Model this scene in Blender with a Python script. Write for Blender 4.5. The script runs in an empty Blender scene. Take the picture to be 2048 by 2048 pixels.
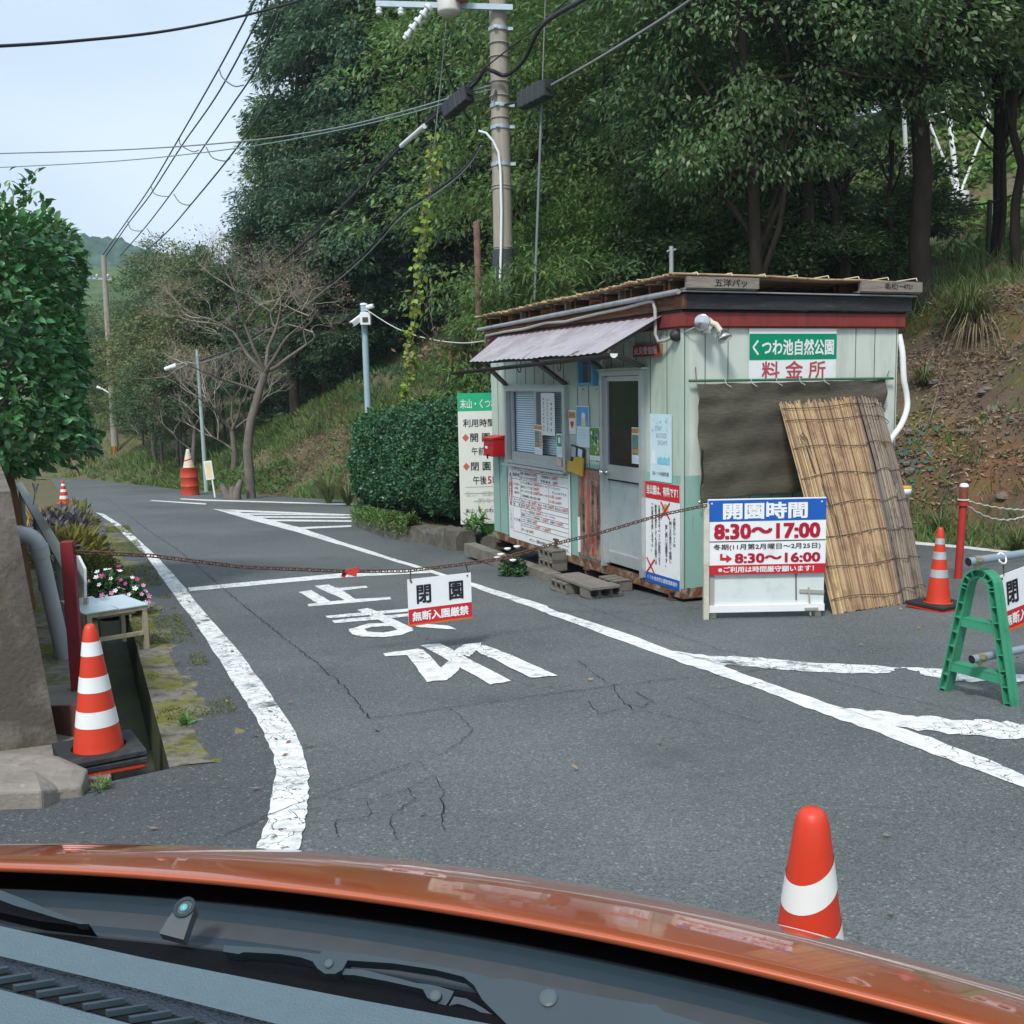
import bpy, math, random
import numpy as np
from mathutils import Matrix, Vector
rad = math.radians
C = bpy.context.scene.collection
rng = np.random.default_rng(7)
random.seed(7)

# ------------------------------------------------------------------ camera
CAM_H, SLOPE, FPX = 1.6, 0.055, 2060.0
PITCH, ROLL = rad(7.2), rad(1.2)
_f = Vector((0, math.cos(PITCH), -math.sin(PITCH))); _r = Vector((1, 0, 0)); _u = _r.cross(_f)
CR = math.cos(ROLL)*_r - math.sin(ROLL)*_u
CU = math.sin(ROLL)*_r + math.cos(ROLL)*_u
EYE = Vector((0, 0, CAM_H))
cd = bpy.data.cameras.new('camera'); cam = bpy.data.objects.new('camera', cd); C.objects.link(cam)
cam.matrix_world = Matrix(((CR.x, CU.x, -_f.x, EYE.x), (CR.y, CU.y, -_f.y, EYE.y), (CR.z, CU.z, -_f.z, EYE.z), (0, 0, 0, 1)))
cd.sensor_fit = 'HORIZONTAL'; cd.sensor_width = 36; cd.lens = 36*FPX/2048
cd.clip_start = 0.03; cd.clip_end = 3000
bpy.context.scene.camera = cam
sc = bpy.context.scene
sc.view_settings.view_transform = 'Standard'; sc.view_settings.look = 'None'
sc.view_settings.gamma = 1; sc.view_settings.use_curve_mapping = False
sc.view_settings.exposure = 1.1
sc.cycles.max_bounces = 6; sc.cycles.transparent_max_bounces = 6
sc.cycles.diffuse_bounces = 3; sc.cycles.glossy_bounces = 3
sc.cycles.use_denoising = True
# ------------------------------------------------------------------ sky and sun (overcast)
SUN_EL, SUN_AZ = rad(52), rad(200)      # azimuth clockwise from +Y: behind the camera, a little left
w = bpy.data.worlds.new('World'); sc.world = w; w.use_nodes = True
nt = w.node_tree; nt.nodes.clear()
out = nt.nodes.new('ShaderNodeOutputWorld'); bg = nt.nodes.new('ShaderNodeBackground')
sky = nt.nodes.new('ShaderNodeTexSky'); sky.sky_type = 'NISHITA'; sky.sun_disc = False
sky.sun_elevation = SUN_EL; sky.sun_rotation = SUN_AZ; sky.air_density = 1.2; sky.dust_density = 3.0; sky.ozone_density = 1.5
tc = nt.nodes.new('ShaderNodeTexCoord'); mp = nt.nodes.new('ShaderNodeMapping'); mp.inputs['Scale'].default_value = (1.2, 1.2, 3.2)
nz = nt.nodes.new('ShaderNodeTexNoise'); nz.inputs['Scale'].default_value = 1.6; nz.inputs['Detail'].default_value = 5; nz.inputs['Roughness'].default_value = .5
cl = nt.nodes.new('ShaderNodeValToRGB')
cl.color_ramp.elements[0].position = .3; cl.color_ramp.elements[0].color = (4.4, 5.5, 6.7, 1)
cl.color_ramp.elements[1].position = .72; cl.color_ramp.elements[1].color = (6.2, 7.2, 8.3, 1)
mx = nt.nodes.new('ShaderNodeMix'); mx.data_type = 'RGBA'; mx.inputs[0].default_value = .9
nt.links.new(tc.outputs['Generated'], mp.inputs[0]); nt.links.new(mp.outputs[0], nz.inputs['Vector'])
nt.links.new(nz.outputs[0], cl.inputs[0]); nt.links.new(sky.outputs[0], mx.inputs[6]); nt.links.new(cl.outputs[0], mx.inputs[7])
nt.links.new(mx.outputs[2], bg.inputs[0]); bg.inputs[1].default_value = 0.07
nt.links.new(bg.outputs[0], out.inputs[0])
sd = bpy.data.lights.new('sun', 'SUN'); sun = bpy.data.objects.new('sun', sd); C.objects.link(sun)
sd.energy = 1.5; sd.angle = rad(10); sd.color = (1.0, .965, .91)
_sdir = Vector((math.sin(SUN_AZ)*math.cos(SUN_EL), math.cos(SUN_AZ)*math.cos(SUN_EL), math.sin(SUN_EL)))
sun.rotation_euler = _sdir.to_track_quat('Z', 'Y').to_euler()

# ------------------------------------------------------------------ photograph pixel -> ray, used only to take measurements off known planes
def ray(px, py):
    d = _f*FPX + CR*(px-1024) - CU*(py-1024); return d.normalized()
def G(px, py, dz=0.0):                      # on the sloping ground plane
    d = ray(px, py); n = Vector((0, SLOPE, 1)); t = (dz - n.dot(EYE))/n.dot(d); return EYE + d*t
def D(px, py, y):                           # at a distance y ahead
    d = ray(px, py); return EYE + d*(y/d.y)
def PL(px, py, p0, n):
    d = ray(px, py); t = (Vector(p0)-EYE).dot(n)/d.dot(n); return EYE + d*t
def base(y): return -SLOPE*min(y, 90)

# ------------------------------------------------------------------ materials
MATS = {}
def _n(t, ty, **k):
    x = t.nodes.new(ty)
    for a, b in k.items():
        if a in x.inputs: x.inputs[a].default_value = b
        else: setattr(x, a, b)
    return x
def mat(name, col, rough=.6, var=.12, scale=6, metal=0., spec=.4, bump=0., bscale=60, dirt=None, stretch=None, rust=None, trans=0., island=0., objr=0., coat=0., emis=None):
    """Principled with tone variation, optional dirt patches (colour, scale, threshold, amount), bump, per-leaf variation."""
    if name in MATS: return MATS[name]
    m = bpy.data.materials.new(name); m.use_nodes = True; t = m.node_tree; t.nodes.clear()
    o = _n(t, 'ShaderNodeOutputMaterial'); p = _n(t, 'ShaderNodeBsdfPrincipled')
    p.inputs['Roughness'].default_value = rough; p.inputs['Metallic'].default_value = metal
    p.inputs['Specular IOR Level'].default_value = spec
    if coat: p.inputs['Coat Weight'].default_value = coat; p.inputs['Coat Roughness'].default_value = .04
    tc = _n(t, 'ShaderNodeTexCoord'); vec = tc.outputs['Object']
    if stretch:
        mp = _n(t, 'ShaderNodeMapping'); mp.inputs['Scale'].default_value = stretch; t.links.new(vec, mp.inputs[0]); vec = mp.outputs[0]
    col = tuple(col)+(1,) if len(col) == 3 else col
    nz = _n(t, 'ShaderNodeTexNoise', Scale=scale, Detail=5, Roughness=.65); t.links.new(vec, nz.inputs['Vector'])
    hsv = _n(t, 'ShaderNodeHueSaturation'); hsv.inputs['Color'].default_value = col
    mr = _n(t, 'ShaderNodeMapRange'); mr.inputs['From Min'].default_value = .25; mr.inputs['From Max'].default_value = .75
    mr.inputs['To Min'].default_value = 1-var; mr.inputs['To Max'].default_value = 1+var
    t.links.new(nz.outputs[0], mr.inputs[0]); val = mr.outputs[0]
    if island:
        g = _n(t, 'ShaderNodeNewGeometry'); m1 = _n(t, 'ShaderNodeMapRange'); m1.inputs['To Min'].default_value = 1-island; m1.inputs['To Max'].default_value = 1+island
        t.links.new(g.outputs['Random Per Island'], m1.inputs[0]); mm = _n(t, 'ShaderNodeMath', operation='MULTIPLY')
        t.links.new(val, mm.inputs[0]); t.links.new(m1.outputs[0], mm.inputs[1]); val = mm.outputs[0]
        h1 = _n(t, 'ShaderNodeMapRange'); h1.inputs['To Min'].default_value = .5-.035; h1.inputs['To Max'].default_value = .5+.025
        t.links.new(g.outputs['Random Per Island'], h1.inputs[0]); t.links.new(h1.outputs[0], hsv.inputs['Hue'])
    if objr:
        oi = _n(t, 'ShaderNodeObjectInfo'); m2 = _n(t, 'ShaderNodeMapRange'); m2.inputs['To Min'].default_value = 1-objr; m2.inputs['To Max'].default_value = 1+objr
        t.links.new(oi.outputs['Random'], m2.inputs[0]); mm = _n(t, 'ShaderNodeMath', operation='MULTIPLY')
        t.links.new(val, mm.inputs[0]); t.links.new(m2.outputs[0], mm.inputs[1]); val = mm.outputs[0]
    t.links.new(val, hsv.inputs['Value']); c = hsv.outputs[0]
    for dd in ([dirt] if dirt and not isinstance(dirt, list) else (dirt or [])):
        dc, ds, th, am = dd[:4]
        dn = _n(t, 'ShaderNodeTexNoise', Scale=ds, Detail=8, Roughness=.7); 
        if len(dd) > 4:
            mp2 = _n(t, 'ShaderNodeMapping'); mp2.inputs['Scale'].default_value = dd[4]; t.links.new(tc.outputs['Object'], mp2.inputs[0]); t.links.new(mp2.outputs[0], dn.inputs['Vector'])
        else: t.links.new(tc.outputs['Object'], dn.inputs['Vector'])
        dr = _n(t, 'ShaderNodeMapRange'); dr.inputs['From Min'].default_value = th-.05; dr.inputs['From Max'].default_value = th+.07; dr.inputs['To Max'].default_value = am
        t.links.new(dn.outputs[0], dr.inputs[0]); mxx = _n(t, 'ShaderNodeMix', data_type='RGBA'); mxx.inputs[7].default_value = tuple(dc)+(1,)
        t.links.new(dr.outputs[0], mxx.inputs[0]); t.links.new(c, mxx.inputs[6]); c = mxx.outputs[2]
    t.links.new(c, p.inputs['Base Color'])
    if bump:
        bn = _n(t, 'ShaderNodeTexNoise', Scale=bscale, Detail=4); t.links.new(vec, bn.inputs['Vector'])
        b = _n(t, 'ShaderNodeBump'); b.inputs['Strength'].default_value = bump; b.inputs['Distance'].default_value = .01
        t.links.new(bn.outputs[0], b.inputs['Height']); t.links.new(b.outputs[0], p.inputs['Normal'])
    sh = p.outputs[0]
    if trans:
        tr = _n(t, 'ShaderNodeBsdfTranslucent'); t.links.new(c, tr.inputs[0]); ms = _n(t, 'ShaderNodeMixShader'); ms.inputs[0].default_value = trans
        t.links.new(p.outputs[0], ms.inputs[1]); t.links.new(tr.outputs[0], ms.inputs[2]); sh = ms.outputs[0]
    t.links.new(sh, o.inputs[0]); MATS[name] = m; return m

# ------------------------------------------------------------------ mesh builder
class MB:
    def __init__(s): s.v = []; s.f = []; s.fm = []; s.fs = []; s.ms = []; s.T = Matrix()
    def mi(s, m):
        if m not in s.ms: s.ms.append(m)
        return s.ms.index(m)
    def add(s, vs, fs, m, smooth=False, T=None):
        T = s.T if T is None else s.T @ T
        o = len(s.v); s.v += [tuple(T @ Vector(v)) for v in vs]; k = s.mi(m)
        for f in fs: s.f.append(tuple(i+o for i in f)); s.fm.append(k); s.fs.append(smooth)
        return s
    def box(s, c, d, m, R=None, T=None):
        a, b, e = d[0]/2, d[1]/2, d[2]/2
        vs = [Vector((x, y, z)) for x in (-a, a) for y in (-b, b) for z in (-e, e)]
        if R is not None: vs = [R @ v for v in vs]
        c = Vector(c); vs = [v+c for v in vs]
        return s.add(vs, [(0, 1, 3, 2), (4, 6, 7, 5), (0, 4, 5, 1), (2, 3, 7, 6), (0, 2, 6, 4), (1, 5, 7, 3)], m, False, T)
    def rect(s, x0, x1, z0, z1, y, m, T=None):            # face looking to -Y
        return s.add([(x0, y, z0), (x1, y, z0), (x1, y, z1), (x0, y, z1)], [(0, 1, 2, 3)], m, False, T)
    def bar(s, p, q, w, h, m, up=(0, 0, 1)):               # box beam from p to q
        p, q = Vector(p), Vector(q); x = (q-p); L = x.length; x = x/L; u = Vector(up)
        if abs(x.dot(u)) > .98: u = Vector((0, 1, 0))
        y = u.cross(x).normalized(); z = x.cross(y)
        R = Matrix((x, y, z)).transposed(); return s.box((p+q)/2, (L, w, h), m, R)
    def prism(s, pts, n, th, m):                            # flat outline (3-D points) extruded by th along n
        n = Vector(n).normalized(); pts = [Vector(p) for p in pts]; k = len(pts)
        vs = pts+[p+n*th for p in pts]
        fs = [tuple(range(k))[::-1], tuple(range(k, 2*k))]+[(i, (i+1) % k, (i+1) % k+k, i+k) for i in range(k)]
        return s.add(vs, fs, m)
    def tube(s, pts, r, m, n=8, cap=True):
        pts = [Vector(p) for p in pts]; k = len(pts); rs = r if hasattr(r, '__len__') else [r]*k
        vs = []; pn = None
        for i, p in enumerate(pts):
            t = (pts[min(i+1, k-1)]-pts[max(i-1, 0)]); t = t.normalized() if t.length > 1e-9 else Vector((0, 0, 1))
            if pn is None:
                a = Vector((0, 0, 1)) if abs(t.z) < .9 else Vector((1, 0, 0)); nrm = a.cross(t).normalized()
            else:
                nrm = (pn - t*pn.dot(t)); nrm = nrm.normalized() if nrm.length > 1e-6 else pn
            pn = nrm; bi = t.cross(nrm)
            for j in range(n):
                a = 2*math.pi*j/n; vs.append(p+(nrm*math.cos(a)+bi*math.sin(a))*rs[i])
        fs = [(i*n+j, i*n+(j+1) % n, (i+1)*n+(j+1) % n, (i+1)*n+j) for i in range(k-1) for j in range(n)]
        s.add(vs, fs, m, True)
        if cap: s.add(vs[:n], [tuple(range(n))[::-1]], m); s.add(vs[-n:], [tuple(range(n))], m)
        return s
    def lathe(s, prof, m, n=24, o=(0, 0, 0), R=None, smooth=True):
        o = Vector(o); vs = []
        for r_, z in prof:
            for j in range(n):
                a = 2*math.pi*j/n; v = Vector((r_*math.cos(a), r_*math.sin(a), z)); vs.append((R @ v if R is not None else v)+o)
        fs = [(i*n+j, i*n+(j+1) % n, (i+1)*n+(j+1) % n, (i+1)*n+j) for i in range(len(prof)-1) for j in range(n)]
        return s.add(vs, fs, m, smooth)
    def text(s, body, x0, x1, z0, z1, y, m, bold=.0, vert=False, keep=False, ls=1.0):
        """letters filled into a rectangle of the XZ plane, facing -Y"""
        if vert: body = '\n'.join(body)
        cop = [(0, 0)] if not bold else [(a*bold, c*bold) for a in (-1, 1) for c in (-.8, .8)]
        c = bpy.data.curves.new('text', 'FONT'); c.body = body; c.align_x = 'CENTER' if '\n' in body else 'LEFT'
        c.resolution_u = 2; c.space_line = .92 if vert else ls
        ob = bpy.data.objects.new('text', c); me = bpy.data.meshes.new_from_object(ob)
        bpy.data.objects.remove(ob); bpy.data.curves.remove(c)
        V = np.array([v.co[:2] for v in me.vertices]) if len(me.vertices) else np.zeros((0, 2)); F = [tuple(p.vertices) for p in me.polygons]
        bpy.data.meshes.remove(me)
        if not len(V): return s
        a, b = V.min(0), V.max(0); sz = np.maximum(b-a, 1e-4)
        kx, kz = (x1-x0)/sz[0], (z1-z0)/sz[1]
        if keep: kx = kz = min(kx, kz)
        cx, cz = (x0+x1)/2, (z0+z1)/2; mid = (a+b)/2
        for q, (ox, oz) in enumerate(cop): s.add([(cx+(p[0]-mid[0]+ox)*kx, y-.00015*q, cz+(p[1]-mid[1]+oz)*kz) for p in V], F, m)
        return s
    def build(s, name, parent=None, M=None, bevel=0, flat=False):
        me = bpy.data.meshes.new(name); me.from_pydata(s.v, [], s.f)
        for m in s.ms: me.materials.append(m)
        me.polygons.foreach_set('material_index', s.fm); me.polygons.foreach_set('use_smooth', s.fs); me.update()
        o = bpy.data.objects.new(name, me); C.objects.link(o)
        if parent: o.parent = parent
        if M is not None: o.matrix_local = M
        if bevel:
            b = o.modifiers.new('bevel', 'BEVEL'); b.width = bevel; b.segments = 2; b.limit_method = 'ANGLE'; b.angle_limit = rad(40)
        return o
def spline(P, n=10):
    P = [Vector(p) for p in P]; P = [P[0]*2-P[1]]+P+[P[-1]*2-P[-2]]; o = []
    for i in range(1, len(P)-2):
        a, b_, c, d = P[i-1:i+3]
        for k in range(n): s = k/n; o.append(.5*((2*b_)+(c-a)*s+(2*a-5*b_+4*c-d)*s*s+(3*b_-a-3*c+d)*s**3))
    o.append(P[-2]); return o
def tag(o, label=None, cat=None, group=None, kind=None):
    for k, v in (('label', label), ('category', cat), ('group', group), ('kind', kind)):
        if v: o[k] = v
    return o
def thing(name, label, cat, M=None, group=None):
    o = bpy.data.objects.new(name, None); C.objects.link(o); o.empty_display_size = .1
    if M is not None: o.matrix_world = M
    return tag(o, label, cat, group)
def TR(x, y, z, rz=0): return Matrix.Translation((x, y, z)) @ Matrix.Rotation(rz, 4, 'Z')
def copy_tree(o, parent=None, M=None, label=None):
    c = o.copy(); C.objects.link(c)
    if parent: c.parent = parent
    if M is not None: c.matrix_world = M
    if label: c['label'] = label
    for ch in [x for x in bpy.data.objects if x.parent == o]: copy_tree(ch, c)
    return c
def leafmesh(name, P, A, N, L, W, mt, fold=.15, parent=None, M=None, dense=False):
    """many small leaf faces in one mesh (numpy)"""
    n = len(P); A = A/np.linalg.norm(A, axis=1, keepdims=True); B = np.cross(A, N); B /= (np.linalg.norm(B, axis=1, keepdims=True)+1e-9); N2 = np.cross(B, A)
    L = np.broadcast_to(L, (n,))[:, None]; W = np.broadcast_to(W, (n,))[:, None]
    if dense:
        rows = [P, P+A*L*.3+B*W*.5+N2*W*fold, P+A*L*.7+B*W*.42+N2*W*fold-N2*L*.04, P+A*L-N2*L*.14, P+A*L*.7-B*W*.42+N2*W*fold-N2*L*.04, P+A*L*.3-B*W*.5+N2*W*fold, P+A*L*.5+N2*L*.02]
        V = np.stack(rows, 1).reshape(-1, 3); idx = np.array([[0, 1, 2, 6], [6, 2, 3, 3], [0, 6, 4, 5], [6, 3, 4, 4]])
        faces = []; k = 7
        q = (np.arange(n)[:, None]*k)
        quads = np.concatenate([q+np.array([0, 1, 2, 6]), q+np.array([0, 6, 4, 5])]); tris = np.concatenate([q+np.array([6, 2, 3]), q+np.array([6, 3, 4])])
        loops = np.concatenate([quads.ravel(), tris.ravel()]); tot = np.concatenate([np.full(len(quads), 4), np.full(len(tris), 3)])
    else:
        V = np.stack([P, P+A*L*.45+B*W*.5+N2*W*fold, P+A*L, P+A*L*.45-B*W*.5+N2*W*fold], 1).reshape(-1, 3)
        loops = np.arange(4*n); tot = np.full(n, 4)
    start = np.concatenate([[0], np.cumsum(tot)[:-1]])
    me = bpy.data.meshes.new(name); me.vertices.add(len(V)); me.vertices.foreach_set('co', V.astype(np.float32).ravel())
    me.loops.add(len(loops)); me.loops.foreach_set('vertex_index', loops.astype(np.int32))
    me.polygons.add(len(tot)); me.polygons.foreach_set('loop_start', start.astype(np.int32)); me.polygons.foreach_set('loop_total', tot.astype(np.int32))
    me.update(calc_edges=True); me.validate()
    me.materials.append(mt)
    o = bpy.data.objects.new(name, me); C.objects.link(o)
    if parent: o.parent = parent
    if M is not None: o.matrix_local = M
    return o
def unit(n): v = rng.normal(size=(n, 3)); return v/np.linalg.norm(v, axis=1, keepdims=True)

# ================================================================== THE SETTING
def smooth(a, b, x): t = np.clip((x-a)/(b-a), 0, 1); return t*t*(3-2*t)
FOOT = np.array([(-95, 66), (-40, 62), (-22.3, 54.2), (-10.2, 35.2), (-5, 29.3), (0, 23), (5.9, 15.1), (6.9, 13.3), (9.3, 9.5), (14, 1), (16, -14)], float)
GA = np.array([-1.77, 5.02]); GD = np.array([-.383, .924]); GN = np.array([-.924, -.383])     # gutter line, its direction, its left normal
def foot_dist(X, Y):
    best = np.full(X.shape, 1e9); sg = np.ones(X.shape)
    for a, b in zip(FOOT[:-1], FOOT[1:]):
        d = b-a; L2 = d@d; t = np.clip(((X-a[0])*d[0]+(Y-a[1])*d[1])/L2, 0, 1)
        dx, dy = X-a[0]-t*d[0], Y-a[1]-t*d[1]; q = np.hypot(dx, dy); c = d[0]*dy-d[1]*dx
        m = q < best; best = np.where(m, q, best); sg = np.where(m, np.sign(c), sg)
    return best*sg
def wav(X, Y, k, s=0): return np.sin(X*k+1.3*s)*np.cos(Y*k*1.13+.7*s)+.5*np.sin(X*k*2.3+Y*k*1.7+s)
def height(X, Y):
    X = np.asarray(X, float); Y = np.asarray(Y, float)
    z = -SLOPE*np.minimum(Y, 90)
    t = foot_dist(X, Y); w = smooth(-3, 5.5, X)
    m = .48+.36*smooth(-12, -4.5, X)+.26*w; T1 = 7.0-3.4*w
    tt = np.maximum(t, 0); b = np.where(tt < T1, m*tt, m*T1+(tt-T1)*(.24+.06*w)+.17*w*np.maximum(0, np.minimum(tt, 45)-15))
    b = b*smooth(-.05, 1.0, t)+.25*wav(X, Y, .55, 1)*smooth(.8, 4, t)+.10*wav(X, Y, 1.9, 2)*smooth(.3, 1.5, t)+.055*wav(X, Y, 4.3, 4)*smooth(.2, 1, t)+.03*wav(X, Y, 9.7, 1)*smooth(.2, 1, t)
    b = np.minimum(b, 24+.02*tt)
    s = (X-GA[0])*GN[0]+(Y-GA[1])*GN[1]
    low = -.60*(1-smooth(21.5, 23, Y))*smooth(-.34, -.25, s)
    up = 1.15*smooth(3.0, 6, s)*smooth(10, 16, Y)
    inside = (t <= 0)
    return z+np.where(inside, -.05+low+up, b)
def gz(x, y): return float(height(np.array([x]), np.array([y]))[0])

def soil_mat():
    m = mat('soil', (.16, .122, .078), .95, .3, 1.5, spec=.1, bump=.9, bscale=14,
            dirt=[((.20, .125, .08), .42, .56, .8), ((.10, .125, .04), .5, .45, .8), ((.17, .135, .10), 3.2, .5, .7), ((.07, .06, .05), 6, .57, .7)])
    return m
def build_terrain():
    xs = np.concatenate([np.arange(-130, -30, 2.5), np.arange(-30, 3, .4), np.arange(3, 14, .15), np.arange(14, 20, .4), np.arange(20, 90, 2.5)]); ys = np.concatenate([np.arange(-14, 8, .4), np.arange(8, 24, .15), np.arange(24, 45, .4), np.arange(45, 150, 2.5), np.arange(150, 330, 9)])
    X, Y = np.meshgrid(xs, ys); Z = height(X, Y); nx, ny = len(xs), len(ys)
    V = np.stack([X, Y, Z], -1).reshape(-1, 3)
    i = np.arange(ny-1)[:, None]*nx+np.arange(nx-1); F = np.stack([i, i+1, i+nx+1, i+nx], -1).reshape(-1, 4)
    me = bpy.data.meshes.new('terrain'); me.from_pydata(V.tolist(), [], F.tolist()); me.materials.append(soil_mat())
    me.materials.append(mat('bare_earth', (.125, .093, .066), .95, .35, 2.5, spec=.1, bump=1.0, bscale=22,
        dirt=[((.25, .11, .05), .5, .545, .8), ((.085, .075, .065), 1.3, .55, .8, (1, 1, .6)), ((.075, .095, .03), 1.0, .54, .75), ((.20, .17, .14), 7, .62, .6), ((.05, .04, .033), 5, .6, .7)]))
    me.materials.append(mat('far_slope', (.085, .125, .055), .95, .4, .35, spec=.1, bump=.8, bscale=3))
    cx_, cy_ = X.ravel()[F].mean(1), Y.ravel()[F].mean(1); td_ = foot_dist(cx_, cy_)
    me.polygons.foreach_set('material_index', np.where((cx_ > 2.6) & (td_ > .25) & (td_ < 4.6) & (cy_ < 30), 1, np.where((cy_ > 64) | (cx_ < -32), 2, 0)).astype(np.int32))
    me.polygons.foreach_set('use_smooth', [True]*len(F)); me.update()
    o = bpy.data.objects.new('terrain', me); C.objects.link(o); tag(o, 'sloping wooded bank of bare soil and grass beside the road', 'terrain', kind='structure')
build_terrain()

def far_hill():
    xs = np.arange(-420, 60, 2.2); ys = np.arange(300, 520, 3.0); X, Y = np.meshgrid(xs, ys)
    r = np.random.default_rng(3)
    Z = 67*np.exp(-((X+205)/112)**2-((Y-410)/80)**2)+34*np.exp(-((X+60)/120)**2-((Y-470)/60)**2)-6+3.6*r.random(X.shape)+2.0*wav(X, Y, .16)
    nx, ny = len(xs), len(ys); V = np.stack([X, Y, Z], -1).reshape(-1, 3)
    i = np.arange(ny-1)[:, None]*nx+np.arange(nx-1); F = np.stack([i, i+1, i+nx+1, i+nx], -1).reshape(-1, 4)
    me = bpy.data.meshes.new('hill'); me.from_pydata(V.tolist(), [], F.tolist())
    me.materials.append(mat('far_wood', (.05, .095, .055), .9, .55, .25, spec=.1))
    me.update(); o = bpy.data.objects.new('hill', me); C.objects.link(o); tag(o, 'distant rounded hill covered in green woodland', 'hill', kind='structure')
far_hill()

# ---------------------------------------------------------------- asphalt
def asphalt(name, dark, light):
    m = bpy.data.materials.new(name); m.use_nodes = True; t = m.node_tree; t.nodes.clear()
    o = _n(t, 'ShaderNodeOutputMaterial'); p = _n(t, 'ShaderNodeBsdfPrincipled'); p.inputs['Specular IOR Level'].default_value = .35
    tc = _n(t, 'ShaderNodeTexCoord'); vec = tc.outputs['Object']
    n1 = _n(t, 'ShaderNodeTexNoise', Scale=.35, Detail=6, Roughness=.6); n2 = _n(t, 'ShaderNodeTexNoise', Scale=200, Detail=2)
    v = _n(t, 'ShaderNodeTexVoronoi', Scale=150); v2 = _n(t, 'ShaderNodeTexVoronoi', Scale=95)
    for n in (n1, n2, v, v2): t.links.new(vec, n.inputs['Vector'])
    r1 = _n(t, 'ShaderNodeValToRGB'); r1.color_ramp.elements[0].position = .3; r1.color_ramp.elements[1].position = .72
    r1.color_ramp.elements[0].color = tuple(dark)+(1,); r1.color_ramp.elements[1].color = tuple(light)+(1,)
    t.links.new(n1.outputs[0], r1.inputs[0])
    hs = _n(t, 'ShaderNodeSeparateColor'); t.links.new(v.outputs['Color'], hs.inputs[0])
    a = _n(t, 'ShaderNodeMapRange'); a.inputs['To Min'].default_value = .6; a.inputs['To Max'].default_value = 1.4; t.links.new(hs.outputs[0], a.inputs[0])
    hs2 = _n(t, 'ShaderNodeSeparateColor'); t.links.new(v2.outputs['Color'], hs2.inputs[0])
    g = _n(t, 'ShaderNodeMapRange'); g.inputs['From Min'].default_value = .955; g.inputs['From Max'].default_value = .97; g.inputs['To Max'].default_value = .3; t.links.new(hs2.outputs[1], g.inputs[0])
    mul = _n(t, 'ShaderNodeMix', data_type='RGBA', blend_type='MULTIPLY'); mul.inputs[0].default_value = 1
    t.links.new(r1.outputs[0], mul.inputs[6]); t.links.new(a.outputs[0], mul.inputs[7])
    mx = _n(t, 'ShaderNodeMix', data_type='RGBA'); mx.inputs[7].default_value = (.42, .42, .40, 1); t.links.new(g.outputs[0], mx.inputs[0]); t.links.new(mul.outputs[2], mx.inputs[6])
    # darker oily patches and brown dust
    n3 = _n(t, 'ShaderNodeTexNoise', Scale=1.1, Detail=9, Roughness=.72); t.links.new(vec, n3.inputs['Vector'])
    d = _n(t, 'ShaderNodeMapRange'); d.inputs['From Min'].default_value = .56; d.inputs['From Max'].default_value = .74; d.inputs['To Max'].default_value = .6; t.links.new(n3.outputs[0], d.inputs[0])
    mx2 = _n(t, 'ShaderNodeMix', data_type='RGBA'); mx2.inputs[7].default_value = (.060, .060, .060, 1); t.links.new(d.outputs[0], mx2.inputs[0]); t.links.new(mx.outputs[2], mx2.inputs[6])
    t.links.new(mx2.outputs[2], p.inputs['Base Color'])
    rr = _n(t, 'ShaderNodeMapRange'); rr.inputs['To Min'].default_value = .6; rr.inputs['To Max'].default_value = .85; t.links.new(n1.outputs[0], rr.inputs[0]); t.links.new(rr.outputs[0], p.inputs['Roughness'])
    b = _n(t, 'ShaderNodeBump'); b.inputs['Strength'].default_value = .55; b.inputs['Distance'].default_value = .006
    t.links.new(v.outputs['Distance'], b.inputs['Height']); t.links.new(b.outputs[0], p.inputs['Normal'])
    t.links.new(p.outputs[0], o.inputs[0]); return m
ASPH = asphalt('asphalt', (.077, .089, .090), (.142, .157, .155)); ASPH2 = asphalt('asphalt_dark', (.060, .069, .074), (.100, .110, .114))
def ground_poly(mb, px, m, dz): mb.add([G(x, y, dz) for x, y in px], [tuple(range(len(px)))], m)
def tri_poly(mb, P, m):       # non-convex flat polygon, triangulated
    from mathutils.geometry import tessellate_polygon
    P = [Vector(p) for p in P]; T = tessellate_polygon([P]); fs = []
    for a, b, c in T:
        nn = (P[b]-P[a]).cross(P[c]-P[a]); fs.append((a, b, c) if nn.z > 0 else (a, c, b))
    mb.add(P, fs, m)
EDGE_PX = [(170, 1590), (182, 1572), (345, 1537), (420, 1511), (397, 1481), (370, 1420), (363, 1353), (336, 1303), (293, 1215), (270, 1150), (228, 1095), (202, 1069), (178, 1038), (150, 1018), (128, 1003), (112, 975), (100, 958)]
ROADL = [Vector((-9, -9, 0)), Vector((-4.5, 3.9, 0))]+[G(*p) for p in EDGE_PX]+[Vector((-42, 58, 0)), Vector((-60, 61, 0))]
ROADR = [Vector((x, y, 0)) for x, y in FOOT[::-1][:-1]]
pts = [Vector((p.x, p.y, -SLOPE*p.y)) for p in ROADL]+[Vector((-42, 62.1, -SLOPE*62.1))]+[Vector((p.x-.25, p.y-.2, -SLOPE*(p.y-.2))) for p in ROADR[::-1][1:]]
mb = MB(); tri_poly(mb, pts, ASPH); road = mb.build('road'); tag(road, 'grey cracked asphalt road running down past the toll hut', 'road', kind='structure')
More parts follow.
